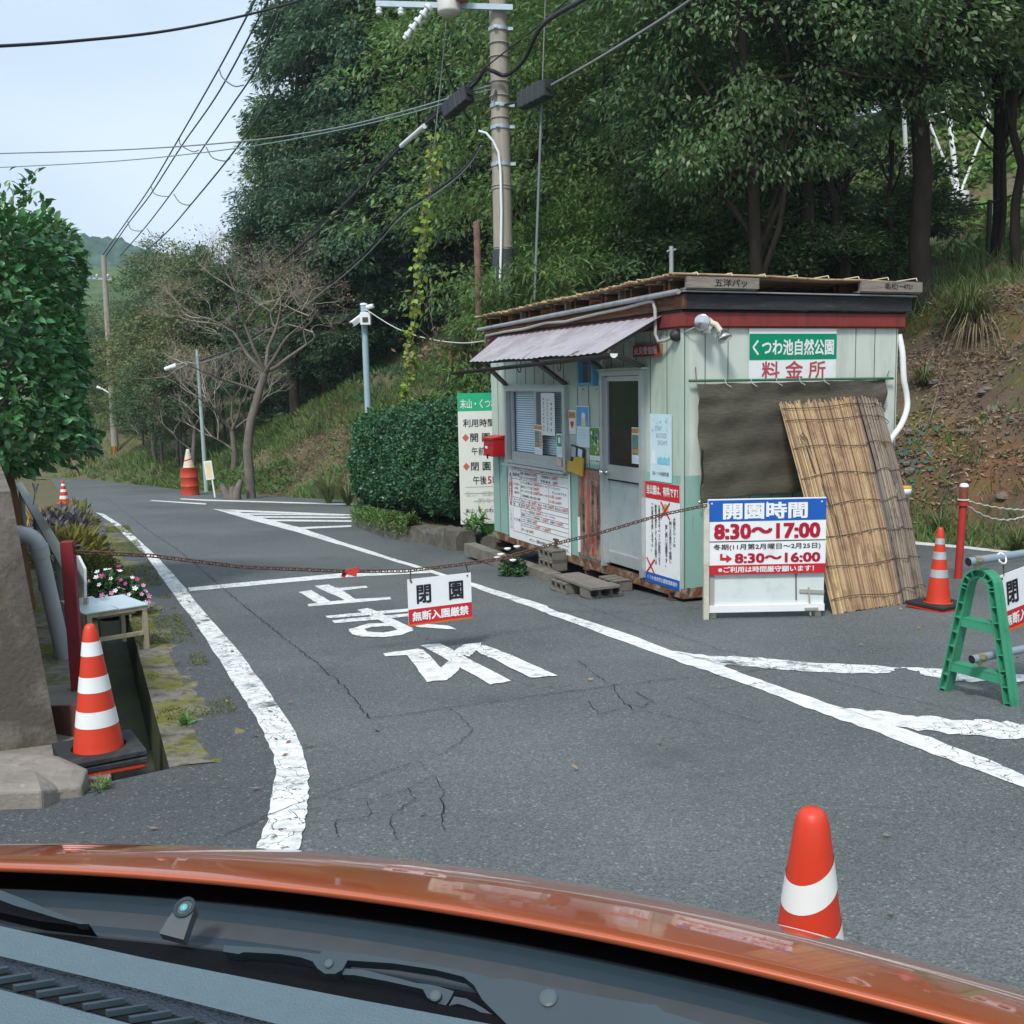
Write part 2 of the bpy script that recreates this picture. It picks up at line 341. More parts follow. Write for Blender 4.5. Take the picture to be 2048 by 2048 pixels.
# ---------------------------------------------------------------- painted markings
def paint_mat(name, wear, worn=.55):
    m = bpy.data.materials.new(name); m.use_nodes = True; t = m.node_tree; t.nodes.clear()
    o = _n(t, 'ShaderNodeOutputMaterial'); p = _n(t, 'ShaderNodeBsdfPrincipled', Roughness=.7); tc = _n(t, 'ShaderNodeTexCoord')
    nz = _n(t, 'ShaderNodeTexNoise', Scale=2.2, Detail=10, Roughness=.8); t.links.new(tc.outputs['Object'], nz.inputs['Vector'])
    v = _n(t, 'ShaderNodeTexVoronoi', feature='DISTANCE_TO_EDGE', Scale=9); 
    dn = _n(t, 'ShaderNodeTexNoise', Scale=8, Detail=3); t.links.new(tc.outputs['Object'], dn.inputs['Vector'])
    ad = _n(t, 'ShaderNodeMix', data_type='RGBA', blend_type='ADD'); ad.inputs[0].default_value = .22; t.links.new(tc.outputs['Object'], ad.inputs[6]); t.links.new(dn.outputs[1], ad.inputs[7]); t.links.new(ad.outputs[2], v.inputs['Vector'])
    a = _n(t, 'ShaderNodeMapRange'); a.inputs['From Min'].default_value = wear; a.inputs['From Max'].default_value = wear+.08; t.links.new(nz.outputs[0], a.inputs[0])
    e = _n(t, 'ShaderNodeMapRange'); e.inputs['From Min'].default_value = .03; e.inputs['From Max'].default_value = .012; t.links.new(v.outputs['Distance'], e.inputs[0])
    n2 = _n(t, 'ShaderNodeTexNoise', Scale=.9, Detail=3); t.links.new(tc.outputs['Object'], n2.inputs['Vector'])
    g = _n(t, 'ShaderNodeMapRange'); g.inputs['From Min'].default_value = worn-.04; g.inputs['From Max'].default_value = worn+.06; t.links.new(n2.outputs[0], g.inputs[0])
    ml = _n(t, 'ShaderNodeMath', operation='MULTIPLY'); t.links.new(e.outputs[0], ml.inputs[0]); t.links.new(g.outputs[0], ml.inputs[1])
    mxx = _n(t, 'ShaderNodeMath', operation='MAXIMUM'); t.links.new(ml.outputs[0], mxx.inputs[0]); t.links.new(a.outputs[0], mxx.inputs[1])
    n3 = _n(t, 'ShaderNodeTexNoise', Scale=14, Detail=4); t.links.new(tc.outputs['Object'], n3.inputs['Vector'])
    cr = _n(t, 'ShaderNodeValToRGB'); cr.color_ramp.elements[0].color = (.52, .54, .53, 1); cr.color_ramp.elements[1].color = (.80, .82, .80, 1); cr.color_ramp.elements[0].position = .3; cr.color_ramp.elements[1].position = .65
    t.links.new(n3.outputs[0], cr.inputs[0])
    mc = _n(t, 'ShaderNodeMix', data_type='RGBA'); mc.inputs[7].default_value = (.085, .092, .095, 1); t.links.new(mxx.outputs[0], mc.inputs[0]); t.links.new(cr.outputs[0], mc.inputs[6])
    t.links.new(mc.outputs[2], p.inputs['Base Color']); t.links.new(p.outputs[0], o.inputs[0]); return m
PAINT = paint_mat('road_paint', .60, .52); PAINT_WORN = paint_mat('worn_road_paint', .54, .40)
def densify(P, n=6):
    o = []
    for a, b in zip(P, P[1:]+P[:1]):
        for k in range(n): o.append(a+(b-a)*k/n)
    return o
def jag(P, amt):
    return [p+Vector((random.uniform(-amt, amt), random.uniform(-amt, amt)*1.6, 0)) for p in P]
def flat(P, dz): return [Vector((p.x, p.y, -SLOPE*p.y+dz)) for p in P]
def marking(name, polys, m, label, dz=.004, amt=.008, conv=lambda x, y: (x, y)):
    mb = MB()
    for k_, px in enumerate(polys):
        P = [G(*conv(x, y)) for x, y in px]; P = flat(jag(densify(P), amt), dz+.0003*k_); tri_poly(mb, P, m)
    tag(mb.build(name), label, 'road marking', kind='structure')
c5 = lambda x, y: (x*.33644, 1000+y*.33644)
c7 = lambda x, y: (300+x*.46584, 950+y*.46584)
c8 = lambda x, y: (130+x*.31056, 480+y*.31056)
cB = lambda x, y: (1100+x*.49068, 1150+y*.49068)
cA = lambda x, y: (600+x*.36232, 1300+y*.36232)
L_ = [(570, 75), (655, 130), (740, 210), (870, 335), (1000, 520), (1150, 720), (1300, 950), (1450, 1180), (1560, 1370), (1620, 1500), (1640, 1650), (1615, 1800), (1585, 1932), (1510, 2110), (1300, 2500)]
R_ = [(620, 85), (720, 150), (800, 215), (920, 325), (1090, 510), (1230, 690), (1400, 880), (1560, 1090), (1720, 1320), (1800, 1480), (1835, 1650), (1830, 1800), (1812, 1932), (1770, 2110), (1620, 2500)]
shoulder = [p for p in L_]
mb = MB(); P = [Vector((-4.6, 3.6, 0))]+[G(*p) for p in EDGE_PX[:-4]]+[G(*c5(x, y)) for x, y in L_]
tri_poly(mb, flat(P, .002), ASPH2); tag(mb.build('road_shoulder'), 'darker asphalt strip between the white edge line and the gutter', 'road', kind='structure')
marking('edge_line', [L_+R_[::-1]], PAINT_WORN, 'thick curving white edge line with cracked paint, left side of road', dz=.006, amt=.006, conv=c5)
marking('stop_line', [[(377, 1175.5), (691, 1146), (845, 1139), (862, 1146), (691, 1155), (380, 1183)]], PAINT, 'white stop line across the lane under the chain')
HI = [(345, 150), (640, 225), (860, 300), (1100, 375), (1260, 425), (1500, 500), (1700, 560)]; LO = [(270, 146), (420, 190), (620, 243), (830, 305), (1050, 372), (1240, 432), (1480, 515), (1690, 588)]
hi = [c7(*p) for p in HI]+[cB(*p) for p in [(0, 140), (240, 215), (500, 310), (640, 345), (740, 385), (880, 440), (1180, 540), (1420, 620), (1700, 720), (1932, 815), (2300, 985)]]
lo = [c7(*p) for p in LO]+[cB(*p) for p in [(0, 163), (240, 250), (480, 340), (640, 392), (860, 470), (1080, 555), (1300, 632), (1560, 730), (1932, 868), (2300, 1030)]]
marking('centre_line', [hi+lo[::-1]], PAINT, 'long white line between the entry lane and the toll hut', amt=.01)
marking('hatch_marking', [[(960, 1733), (1845, 1768), (1845, 1775), (1060, 1750)], [(1130, 1760), (1800, 1768), (1800, 1776), (1160, 1770)], [(1215, 1778), (1845, 1784), (1845, 1793), (1250, 1790)], [(1295, 1800), (1845, 1806), (1845, 1817), (1330, 1812)], [(1490, 1852), (1845, 1838), (1845, 1849), (1500, 1864)]],
        PAINT, 'white hatched island beside the clipped hedge', conv=c8, amt=.004)
marking('far_lane_line', [[(545, 1680), (560, 1676), (910, 1697), (908, 1705)], [(745, 1665), (900, 1672), (1885, 1701), (1885, 1709), (900, 1680), (745, 1671)]], PAINT, 'short white lines at the far road edge below the bank', conv=c8, amt=.004)
marking('rear_edge_line', [[(1800, 1080), (1838, 1084), (1935, 1093), (2048, 1106), (2200, 1124), (2200, 1130), (2048, 1111), (1935, 1098), (1838, 1090), (1800, 1086)]], PAINT, 'thin white edge line below the bare earth bank', amt=.003)
marking('arrow_marking', [[(500, 312), (640, 330), (860, 340), (1060, 360), (1400, 376), (1420, 382), (1370, 406), (1100, 396), (900, 384), (700, 368)], [(1430, 380), (1560, 385), (1932, 408), (2300, 430), (2300, 450), (1932, 436), (1720, 438), (1620, 432), (1520, 410), (1500, 395)]], PAINT_WORN, 'worn white band curving from the line towards the green barricade', conv=cB, amt=.02)
marking('lane_band', [[(1180, 542), (1430, 568), (1640, 588), (1860, 600), (1932, 612), (2300, 680), (2300, 720), (1932, 672), (1660, 655), (1420, 622)]], PAINT_WORN, 'worn white band at the right foreground behind the near cone', conv=cB, amt=.02)
cD = lambda x, y: (560+x*.53114, 1150+y*.53114)
STOP = [[(70, 65), (118, 58), (190, 100), (243, 96), (130, 42), (182, 37), (215, 50), (325, 42), (332, 48), (235, 60), (285, 92), (415, 84), (420, 93), (108, 119), (104, 111), (140, 106)],
        [(170, 155), (340, 140), (500, 127), (500, 137), (350, 151), (180, 165)], [(195, 172), (360, 157), (500, 145), (500, 155), (370, 169), (205, 183)], [(292, 133), (330, 126), (352, 132), (500, 203), (455, 222), (440, 205), (400, 185)],
        [(330, 185), (258, 207), (270, 225), (310, 234), (400, 235), (455, 228), (505, 210), (475, 195), (430, 212), (390, 219), (330, 215), (318, 205), (345, 197), (430, 193), (400, 182)], [(490, 188), (570, 187), (640, 194), (664, 207), (600, 203), (520, 198)],
        [(388, 297), (520, 280), (537, 283), (540, 292), (485, 304), (400, 308)], [(476, 300), (538, 282), (608, 352), (614, 344), (642, 322), (680, 340), (668, 367), (628, 398), (552, 405)], [(532, 267), (604, 260), (872, 402), (790, 415)], [(655, 290), (690, 265), (755, 258), (758, 268), (735, 290), (712, 310), (690, 304)], [(738, 285), (764, 266), (830, 288), (1045, 382), (945, 390), (800, 317), (757, 300)]]
marking('stop_lettering', STOP, PAINT, 'white road lettering reading tomare, behind the hanging chain', conv=cD, amt=.006)
# ---------------------------------------------------------------- cracks
CR_ = [[c7(*p) for p in [(-200, 90), (0, 245), (130, 330), (380, 545), (560, 690), (700, 800), (830, 910), (945, 1050)]],
       [cA(*p) for p in [(390, 380), (740, 340), (820, 325), (1060, 290), (1480, 235), (1740, 200), (1932, 185)]]+[cB(*p) for p in [(400, 435), (700, 410), (930, 380), (1050, 362)]],
       [cA(*p) for p in [(820, 325), (900, 380), (950, 440), (900, 500), (800, 575), (640, 625), (440, 695), (130, 805), (-40, 860), (-250, 960), (-480, 1050)]],
       [cA(*p) for p in [(650, 625), (750, 710), (590, 770), (420, 835), (300, 830), (130, 820)]], [cA(*p) for p in [(590, 770), (630, 830), (570, 870), (500, 940), (540, 1060)]],
       [cA(*p) for p in [(385, 840), (380, 935), (190, 950), (210, 1030), (260, 1055)]], [cA(*p) for p in [(750, 710), (785, 760), (780, 900), (800, 1000)]], [cA(*p) for p in [(190, 950), (30, 960), (-60, 890), (120, 885)]],
       [cB(*p) for p in [(20, 90), (60, 100), (290, 180), (520, 250), (700, 310), (830, 340), (950, 380), (1080, 415), (1250, 460), (1400, 500), (1700, 560), (1932, 640)]],
       [cB(*p) for p in [(270, 485), (310, 530), (370, 545), (420, 520), (380, 500), (350, 480)]], [cB(*p) for p in [(310, 530), (330, 550), (480, 580), (610, 610)]], [cB(*p) for p in [(150, 520), (200, 570), (310, 545)]],
       [cB(*p) for p in [(540, 500), (700, 560), (870, 610)]], [cB(*p) for p in [(600, 455), (690, 468), (770, 455)]], [cB(*p) for p in [(110, 350), (200, 420), (270, 460), (270, 485)]]]
CRM = mat('crack_dark', (.022, .023, .025), .95, .2, 5, spec=.1)  # dark tone of the cracks themselves, laid as thin ribbons
mb = MB()
for ln in CR_:
    P = [G(*p) for p in ln]; Q = []
    for a, b in zip(P[:-1], P[1:]):
        k = max(2, int((b-a).length/.05))
        for i in range(k): Q.append(a+(b-a)*i/k+Vector((random.uniform(-1, 1), random.uniform(-1, 1), 0))*.012)
    Q.append(P[-1]); w0 = random.uniform(.0016, .0032)*(.6 if min(p.y for p in P) < 4.6 else 1)
    vs = []; 
    for i, p in enumerate(Q):
        d = (Q[min(i+1, len(Q)-1)]-Q[max(i-1, 0)]).normalized(); nn = Vector((-d.y, d.x, 0)); ww = w0*random.uniform(.4, 1.6)
        for s in (1, -1): q = p+nn*ww*s; vs.append((q.x, q.y, -SLOPE*q.y+.0095))
    mb.add(vs, [(2*i+1, 2*i+3, 2*i+2, 2*i) for i in range(len(Q)-1)], CRM)
tag(mb.build('road_crack'), 'thin dark branching cracks in the asphalt', 'crack', kind='structure')

# ---------------------------------------------------------------- gutter and kerbs at the left
CONC = mat('concrete', (.20, .18, .155), .9, .25, 3, bump=.5, bscale=40, dirt=[((.075, .07, .055), 2.2, .52, .7), ((.11, .12, .03), 1.6, .60, .55)])
MOSSC = mat('mossy_concrete', (.205, .185, .155), .95, .35, 9, bump=.8, bscale=70, dirt=[((.155, .155, .022), 2.6, .49, .95), ((.055, .06, .02), 11, .54, .75), ((.06, .05, .04), 5, .58, .6)])
CHANC = mat('channel_concrete', (.045, .045, .04), .8, .4, 6, bump=.4, bscale=30, dirt=[((.05, .075, .02), 5, .46, .9, (1, 1, .4)), ((.05, .035, .025), 14, .58, .8)])  # darker concrete with green and brown patches, for the channel sides and floor
def gp(t, s, dz): x, y = GA+GD*t+GN*s; return (x, y, -SLOPE*y+dz)
mb = MB(); N = 24
for i in range(N):
    a, b = -.12+18*i/N, -.12+18*(i+1)/N
    j = lambda t: .35+.06*math.sin(t*2.1)
    mb.add([gp(a, 0, .012), gp(b, 0, .012), gp(b, .02, -.34), gp(a, .02, -.34)], [(0, 3, 2, 1)], CHANC)
    mb.add([gp(a, .02, -.34), gp(b, .02, -.34), gp(b, .25, -.34), gp(a, .25, -.34)], [(0, 3, 2, 1)], CHANC)
    mb.add([gp(a, .25, -.34), gp(b, .25, -.34), gp(b, .27, .0), gp(a, .27, .0)], [(0, 3, 2, 1)], CHANC)
    mb.add([gp(a, .27, .0), gp(b, .27, .0), gp(b, 2.6, .03), gp(a, 2.6, .03)], [(0, 3, 2, 1)], CONC if i < 3 else MOSSC)
rk = random.Random(2); SS = [0, -.10, -.2, -.3, -.4, -.5, -.62]; vs = []
for i in range(181):
    for s_ in SS: vs.append(gp(-.12+18*i/180, s_, .012 if s_ == 0 else .012+s_*.045+rk.uniform(-.006, .006)+.008*math.sin(i*.31)*math.sin(s_*9)))
mb.add(vs, [(i*7+j, i*7+j+1, i*7+j+8, i*7+j+7) for i in range(180) for j in range(6)], MOSSC)
mb.add([gp(-.12, -.62, -.012), gp(-.12, 0, .012), gp(-.12, .02, -.6), gp(-.12, -.62, -.6)], [(0, 1, 2, 3)], CONC)
mb.add([gp(-.12, .27, 0), gp(-.12, 2.6, .03), gp(-.12, 2.6, -.6), gp(-.12, .27, -.6)], [(0, 1, 2, 3)], CONC)
mb.add([gp(-.9, -.1, -.02), gp(-.9, 2.8, -.02), gp(-.12, 2.6, -.02), gp(-.12, -.1, -.02)], [(0, 3, 2, 1)], CONC)
tag(mb.build('roadside_gutter'), 'narrow mossy concrete gutter channel left of the road', 'gutter', kind='structure')

# ================================================================== THE TOLL HUT
BA = rad(24); BM = Matrix.Translation((1.628, 9.7, 0)) @ Matrix.Rotation(BA, 4, 'Z')
EV = Vector((math.cos(BA), math.sin(BA), 0)); EU = Vector((-math.sin(BA), math.cos(BA), 0)); BC = Vector((1.628, 9.7, 0))
def LF(px, py, off=0.): q = PL(px, py, BC-EV*off, EV)-BC; return q.dot(EU), q.z
def FF(px, py, off=0.): q = PL(px, py, BC-EU*off, EU)-BC; return q.dot(EV), q.z
RL = Matrix.Rotation(-math.pi/2, 4, 'Z')
def ML(y, z, off=.012): return BM @ Matrix.Translation((-off, y, z)) @ RL      # sign frame on the long face, origin at its left bottom corner
def MF(x, z, off=.012): return BM @ Matrix.Translation((x, -off, z))          # sign frame on the front face

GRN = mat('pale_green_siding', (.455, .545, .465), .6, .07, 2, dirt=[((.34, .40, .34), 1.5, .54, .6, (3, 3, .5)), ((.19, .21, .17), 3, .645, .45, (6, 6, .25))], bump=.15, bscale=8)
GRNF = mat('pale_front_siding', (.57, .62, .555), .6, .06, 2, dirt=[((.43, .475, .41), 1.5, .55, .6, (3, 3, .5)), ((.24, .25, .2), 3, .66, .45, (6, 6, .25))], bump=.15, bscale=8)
TEAL = mat('teal_siding', (.245, .43, .365), .6, .08, 2, dirt=[((.33, .42, .36), 1.4, .55, .5), ((.10, .17, .14), 3, .66, .5, (5, 5, .4))], bump=.15, bscale=8)
GRV = mat('siding_groove', (.10, .13, .11), .8, .1)
REDF = mat('red_fascia', (.22, .035, .03), .65, .15, 5, dirt=((.12, .03, .025), 3, .55, .6, (4, 4, 1)))
BLKW = mat('black_board', (.028, .028, .03), .8, .4, 4, stretch=(1, 1, 12), dirt=((.10, .095, .085), 5, .6, .5, (1, 1, 9)))
BRNW = mat('brown_timber', (.17, .075, .035), .8, .4, 3, stretch=(1, .6, 10), dirt=[((.05, .025, .015), 3, .52, .8, (1, .7, 8))], bump=.3)
GRYW = mat('grey_pallet_wood', (.26, .22, .18), .85, .3, 4, stretch=(1, 1, 9), dirt=((.12, .10, .08), 4, .55, .6, (1, 1, 8)), bump=.3)
RUST = mat('rusted_steel', (.30, .28, .22), .8, .2, 5, dirt=[((.16, .055, .02), 6, .44, .95), ((.06, .025, .012), 11, .55, .8)], bump=.4)
ALU = mat('aluminium', (.50, .53, .53), .38, .06, 8, metal=.5, dirt=((.33, .35, .34), 4, .6, .5))
WHT = mat('white_board', (.78, .80, .80), .45, .05, 2, dirt=((.62, .63, .60), 3, .62, .5))
BLKT = mat('black_lettering', (.015, .016, .02), .5, .05)
REDT = mat('red_lettering', (.50, .025, .03), .5, .1)
REDS = mat('red_sign_panel', (.52, .02, .03), .4, .06)
BLUE = mat('blue_sign_panel', (.012, .10, .42), .4, .06)
GSGN = mat('green_sign_panel', (.0, .26, .13), .4, .06)
GLS = bpy.data.materials.new('dark_glass'); GLS.use_nodes = True
_p = GLS.node_tree.nodes['Principled BSDF']; _p.inputs['Base Color'].default_value = (.006, .010, .012, 1); _p.inputs['Roughness'].default_value = .03; _p.inputs['Specular IOR Level'].default_value = .45
DARK = mat('dark_interior', (.01, .01, .011), .9, .1)

hut = thing('toll_booth', 'small pale green prefab toll hut on blocks with reed mat roof', 'toll booth', BM)
W_, L_B, ZB, ZT, ZM = 2.62, 4.6, -.40, 2.08, .68
def wallpiece(mb, face, a0, a1, z0, z1, up):
    for lo, hi, m in ((z0, min(z1, ZM), TEAL), (max(z0, ZM), z1, up)):
        if hi-lo > .005:
            if face == 'L': mb.box((.03, (a0+a1)/2, (lo+hi)/2), (.06, a1-a0, hi-lo), m)
            else: mb.box(((a0+a1)/2, .03, (lo+hi)/2), (a1-a0, .06, hi-lo), m)
wl = MB()
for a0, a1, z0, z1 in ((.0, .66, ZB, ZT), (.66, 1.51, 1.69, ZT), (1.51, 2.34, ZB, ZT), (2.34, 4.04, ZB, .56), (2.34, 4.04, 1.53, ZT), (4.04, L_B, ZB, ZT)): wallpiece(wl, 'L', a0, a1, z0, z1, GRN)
for g in (.28, .58, 1.62, 1.86, 2.12, 4.13, 4.38): wl.box((-.001, g, (ZB+ZT)/2), (.006, .007, ZT-ZB), GRV)
for g in (2.46, 2.72, 2.98, 3.24, 3.5, 3.76): wl.box((-.001, g, 1.82), (.006, .007, .5), GRV)
for g in (.85, 1.1, 1.35): wl.box((-.001, g, 1.90), (.006, .007, .33), GRV)
wl.box((-.006, .012, (ZB+ZT)/2), (.014, .035, ZT-ZB), GRN)
for yy in (1.68, 1.98):
    for zz in (.72, .9, 1.08, 1.5): wl.box((-.003, yy, zz), (.008, .022, .012), GRV)
wl.build('side_wall', hut)
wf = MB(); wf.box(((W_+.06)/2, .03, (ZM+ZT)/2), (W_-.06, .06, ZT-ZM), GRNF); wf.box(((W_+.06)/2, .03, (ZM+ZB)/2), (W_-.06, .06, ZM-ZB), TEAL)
for g in (.012, .24, .50, .76, 1.03, 1.29, 1.55, 1.80, 2.06, 2.31, 2.60): wf.box((g, -.001, (ZB+ZT)/2), (.007, .006, ZT-ZB), GRV)
wf.build('front_wall', hut)
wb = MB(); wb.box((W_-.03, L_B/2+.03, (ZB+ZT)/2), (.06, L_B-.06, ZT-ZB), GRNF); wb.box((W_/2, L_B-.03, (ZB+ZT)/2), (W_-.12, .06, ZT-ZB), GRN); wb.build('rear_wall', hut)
it = MB(); it.box((W_/2, L_B/2, ZB+.05), (W_-.14, L_B-.14, .04), DARK); it.box((1.6, L_B/2, .9), (.02, L_B-.2, 2.2), DARK); it.build('interior', hut)
bf = MB(); bf.box((.02, L_B/2, ZB-.05), (.07, L_B+.02, .10), RUST); bf.box((W_/2+.04, .02, ZB-.05), (W_-.04, .07, .10), RUST); bf.box((W_-.03, L_B/2+.04, ZB-.05), (.06, L_B-.06, .1), RUST); bf.box((W_/2, L_B-.03, ZB-.05), (W_-.14, .06, .1), RUST); bf.build('base_frame', hut)
fa = MB()
fa.box((-.02, L_B/2, 2.145), (.05, L_B+.1, .13), REDF); fa.box((W_/2+.03, -.02, 2.145), (W_+.04, .05, .13), REDF)
fa.box((-.012, L_B/2, 2.075), (.03, L_B+.06, .022), REDF); fa.box((W_/2+.02, -.012, 2.075), (W_+.03, .03, .022), REDF); fa.build('fascia', hut)
rf = MB(); rf.box((W_/2, L_B/2, 2.215), (W_+.1, L_B+.1, .02), DARK)
rf.box((W_/2+.03, -.055, 2.30), (W_+.14, .05, .135), BLKW)
rf.add([(-.055, -.08, 2.37), (-.055, 4.68, 2.285), (-.055, 4.68, 2.215), (-.055, -.08, 2.235), (-.02, -.08, 2.37), (-.02, 4.68, 2.285), (-.02, 4.68, 2.215), (-.02, -.08, 2.235)], [(0, 1, 2, 3), (7, 6, 5, 4), (0, 4, 5, 1), (3, 2, 6, 7), (0, 3, 7, 4), (1, 5, 6, 2)], BRNW)
IRON = mat('grey_roof_metal', (.33, .35, .36), .5, .15, 6, metal=.3, dirt=((.2, .19, .17), 5, .58, .6))
rf.add([(-.08, -.12, 2.385), (W_+.12, -.12, 2.375), (W_+.12, 4.72, 2.30), (-.08, 4.72, 2.31), (-.08, -.12, 2.397), (W_+.12, -.12, 2.387), (W_+.12, 4.72, 2.312), (-.08, 4.72, 2.322)], [(3, 2, 1, 0), (4, 5, 6, 7), (0, 1, 5, 4), (1, 2, 6, 5), (2, 3, 7, 6), (3, 0, 4, 7)], IRON)
rf.build('roof', hut)
gu = MB(); gu.tube([(-.12, -.10, 2.385), (-.12, 2.3, 2.345), (-.12, 4.72, 2.30)], .024, IRON, 10)
for k in range(66): gu.tube([(-.12, -.08+k*.05, 2.385-.0175*(-.02+k*.05)-.0), (-.12, -.062+k*.05, 2.385-.0175*(k*.05))], .028, IRON, 8)
gu.build('eaves_gutter', hut)
# ---- window
wn = MB(); Y0, Y1, Z0, Z1 = 2.34, 4.04, .56, 1.53
FR = ALU
for y in (Y0+.025, Y1-.025): wn.box((-.005, y, (Z0+Z1)/2), (.11, .05, Z1-Z0), FR)
for z in (Z0+.03, Z1-.02): wn.box((-.005, (Y0+Y1)/2, z), (.11, Y1-Y0-.1, .045), FR)
wn.box((-.055, (Y0+Y1)/2, Z0-.012), (.12, Y1-Y0+.06, .022), FR); wn.box((-.04, (Y0+Y1)/2, Z1+.012), (.09, Y1-Y0+.06, .022), GRN)
win = wn.build('window', hut)
for nm, a, b, x in (('sash', 3.14, 3.98, .015), ('sash', 2.40, 3.2, -.02)):
    s = MB()
    for y in (a+.03, b-.03): s.box((x, y, 1.06), (.03, .05, .90), FR)
    s.box((x, (a+b)/2, 1.49), (.03, b-a-.1, .035), FR); s.box((x, (a+b)/2, .66), (.03, b-a-.1, .11), FR)
    s.build(nm, win)
BLD = mat('pale_blue_blind', (.62, .78, .84), .5, .05)
bl = MB()
for k in range(27):
    z = .73+k*.028; bl.box((.052, 3.17, z), (.003, 1.55, .020), BLD, Matrix.Rotation(rad(28), 3, 'Y'))
bl.box((.075, 3.17, 1.08), (.004, 1.56, .80), mat('blind_gap', (.16, .25, .29), .6, .1)); bl.build('blind', win)
# ---- door
dr = MB(); d0, d1 = .66, 1.51
for y in (d0+.025, d1-.025): dr.box((-.012, y, .645), (.10, .05, 2.09), FR)
dr.box((-.012, (d0+d1)/2, 1.665), (.10, d1-d0-.1, .05), FR); dr.box((-.03, (d0+d1)/2, 1.705), (.09, d1-d0+.08, .022), GRN)
DPAN = mat('door_panel', (.38, .44, .44), .5, .08, 3, metal=.2, dirt=((.28, .33, .32), 4, .55, .5))
lf = MB(); x = .0
for y in (.735, 1.435): lf.box((x, y, .63), (.04, .05, 1.99), FR)
for z, h in ((1.61, .05), (.62, .17), (-.29, .12)): lf.box((x, 1.085, z), (.04, .65, h), FR)
lf.box((.008, 1.085, .165), (.02, .65, .79), DPAN); lf.box((-.014, 1.085, .545), (.02, .65, .016), DARK)
door = dr.build('door_frame', hut); lf.build('door_leaf', door)
dg = MB(); dg.box((.006, 1.085, 1.145), (.012, .65, .88), GLS); dg.build('door_glass', door)
CHR = mat('chrome', (.75, .75, .75), .12, .03, metal=1.)
hd = MB(); hd.lathe([(0, 0), (.032, .002), (.034, .012), (.014, .016), (.013, .045), (.028, .055), (.033, .07), (.028, .085), (0, .09)], CHR, 16, (-.02, 1.44, .62), Matrix.Rotation(-math.pi/2, 3, 'Y')); hd.build('door_handle', door)
# ---- awning
AWN = mat('lilac_awning', (.36, .34, .37), .7, .12, 2, dirt=[((.24, .2, .2), 2.2, .52, .6, (1, 1, 1)), ((.6, .58, .6), 9, .68, .7)])
DST = mat('dark_steel', (.075, .065, .06), .6, .2, 6, dirt=((.13, .07, .045), 8, .58, .7))
aw = MB(); ny = 150; vs = []; y0, y1 = .30, 4.15
for i in range(ny+1):
    y = y0+(y1-y0)*i/ny; dz = .0045*math.cos(i*2*math.pi/6)
    for (xx, zz) in ((-.05, 2.19), (-.78, 1.845+.006*math.sin(y*5))):
        vs.append((xx, y if xx > -.1 else .17+(3.42-.17)*i/ny, zz+dz))
    
aw.add(vs, [(2*i, 2*i+1, 2*i+3, 2*i+2) for i in range(ny)], AWN, True); aw.add([(a, b, c-.006) for a, b, c in vs], [(2*i+2, 2*i+3, 2*i+1, 2*i) for i in range(ny)], DST, True)
awn = aw.build('awning', hut)
st = MB()
for y, yl in ((.68, .34), (1.52, 1.0), (2.36, 2.28), (4.03, 3.85)):
    st.bar((-.03, y, 1.56 if y > 2 else 1.72), (-.70, yl-.1-.13*yl, 1.862), .05, .035, DST)
    st.bar((-.05, yl+.05, 2.155), (-.76, yl-.08-.13*yl, 1.835), .03, .03, DST)
st.bar((-.72, .2, 1.835), (-.72, 3.38, 1.835), .03, .03, DST); st.build('bracket', awn)
ag = MB(); vs = []
for y in (.0, 4.0):
    for k in range(9):
        a = math.pi*(1+k/8); vs.append((-.80+.040*math.cos(a), y-.10, 1.832-.095*y/4+.040*math.sin(a)))
ag.add(vs, [(k, k+1, k+10, k+9) for k in range(8)], DST, True); ag.add([(a, b, c) for a, b, c in vs], [(k+9, k+10, k+1, k) for k in range(8)], DST, True)
ag.add([vs[k] for k in range(9)], [tuple(range(9))], WHT)
for y in (.15, 1.05, 2.0, 3.0):
    ag.tube([(-.75, y, 1.82), (-.75, y, 1.74), (-.77, y-.02, 1.70), (-.80, y-.05, 1.70), (-.82, y-.06, 1.74), (-.82, y-.06, 1.78)], .006, DST, 5)
ag.build('awning_gutter', awn)
# ---- conduit along the eaves, small fittings on the wall
PVC = mat('grey_conduit', (.36, .35, .32), .5, .1, 5)
cn = MB(); cn.tube([(-.09, 4.55, 2.13), (-.1, 4.5, 2.21), (-.1, 3.9, 2.23), (-.1, 3.3, 2.235), (-.1, 2.7, 2.27), (-.1, 2.2, 2.255), (-.1, 1.5, 2.29), (-.1, .9, 2.31), (-.1, .45, 2.34), (-.1, .36, 2.33), (-.1, .33, 2.25), (-.1, .33, 2.02), (-.09, .29, 1.95), (-.06, .2, 1.96), (-.02, .1, 2.0)], .017, PVC, 8); cn.build('conduit', hut)
vt = MB(); vt.lathe([(.0, 0), (.055, 0), (.06, .02), (.05, .06), (0, .08)], mat('black_cap', (.03, .03, .035), .5, .1), 12, (-.0, .09, 2.0), Matrix.Rotation(-math.pi/2, 3, 'Y')); vt.build('wall_cap', hut)
vs2 = MB(); VB = mat('blue_frame', (.10, .38, .55), .5, .1)
for y in (1.66, 1.98): vs2.box((-.03, y, 1.72), (.08, .03, .36), VB)
for z in (1.56, 1.90): vs2.box((-.03, 1.82, z), (.08, .29, .03), VB)
vs2.box((0, 1.82, 1.73), (.02, .29, .31), mat('vent_mesh', (.16, .15, .15), .7, .2)); vs2.box((-.01, 1.82, 1.73), (.015, .012, .31), VB); vs2.box((-.01, 1.82, 1.76), (.016, .29, .012), VB)
vs2.build('vent_box', hut)
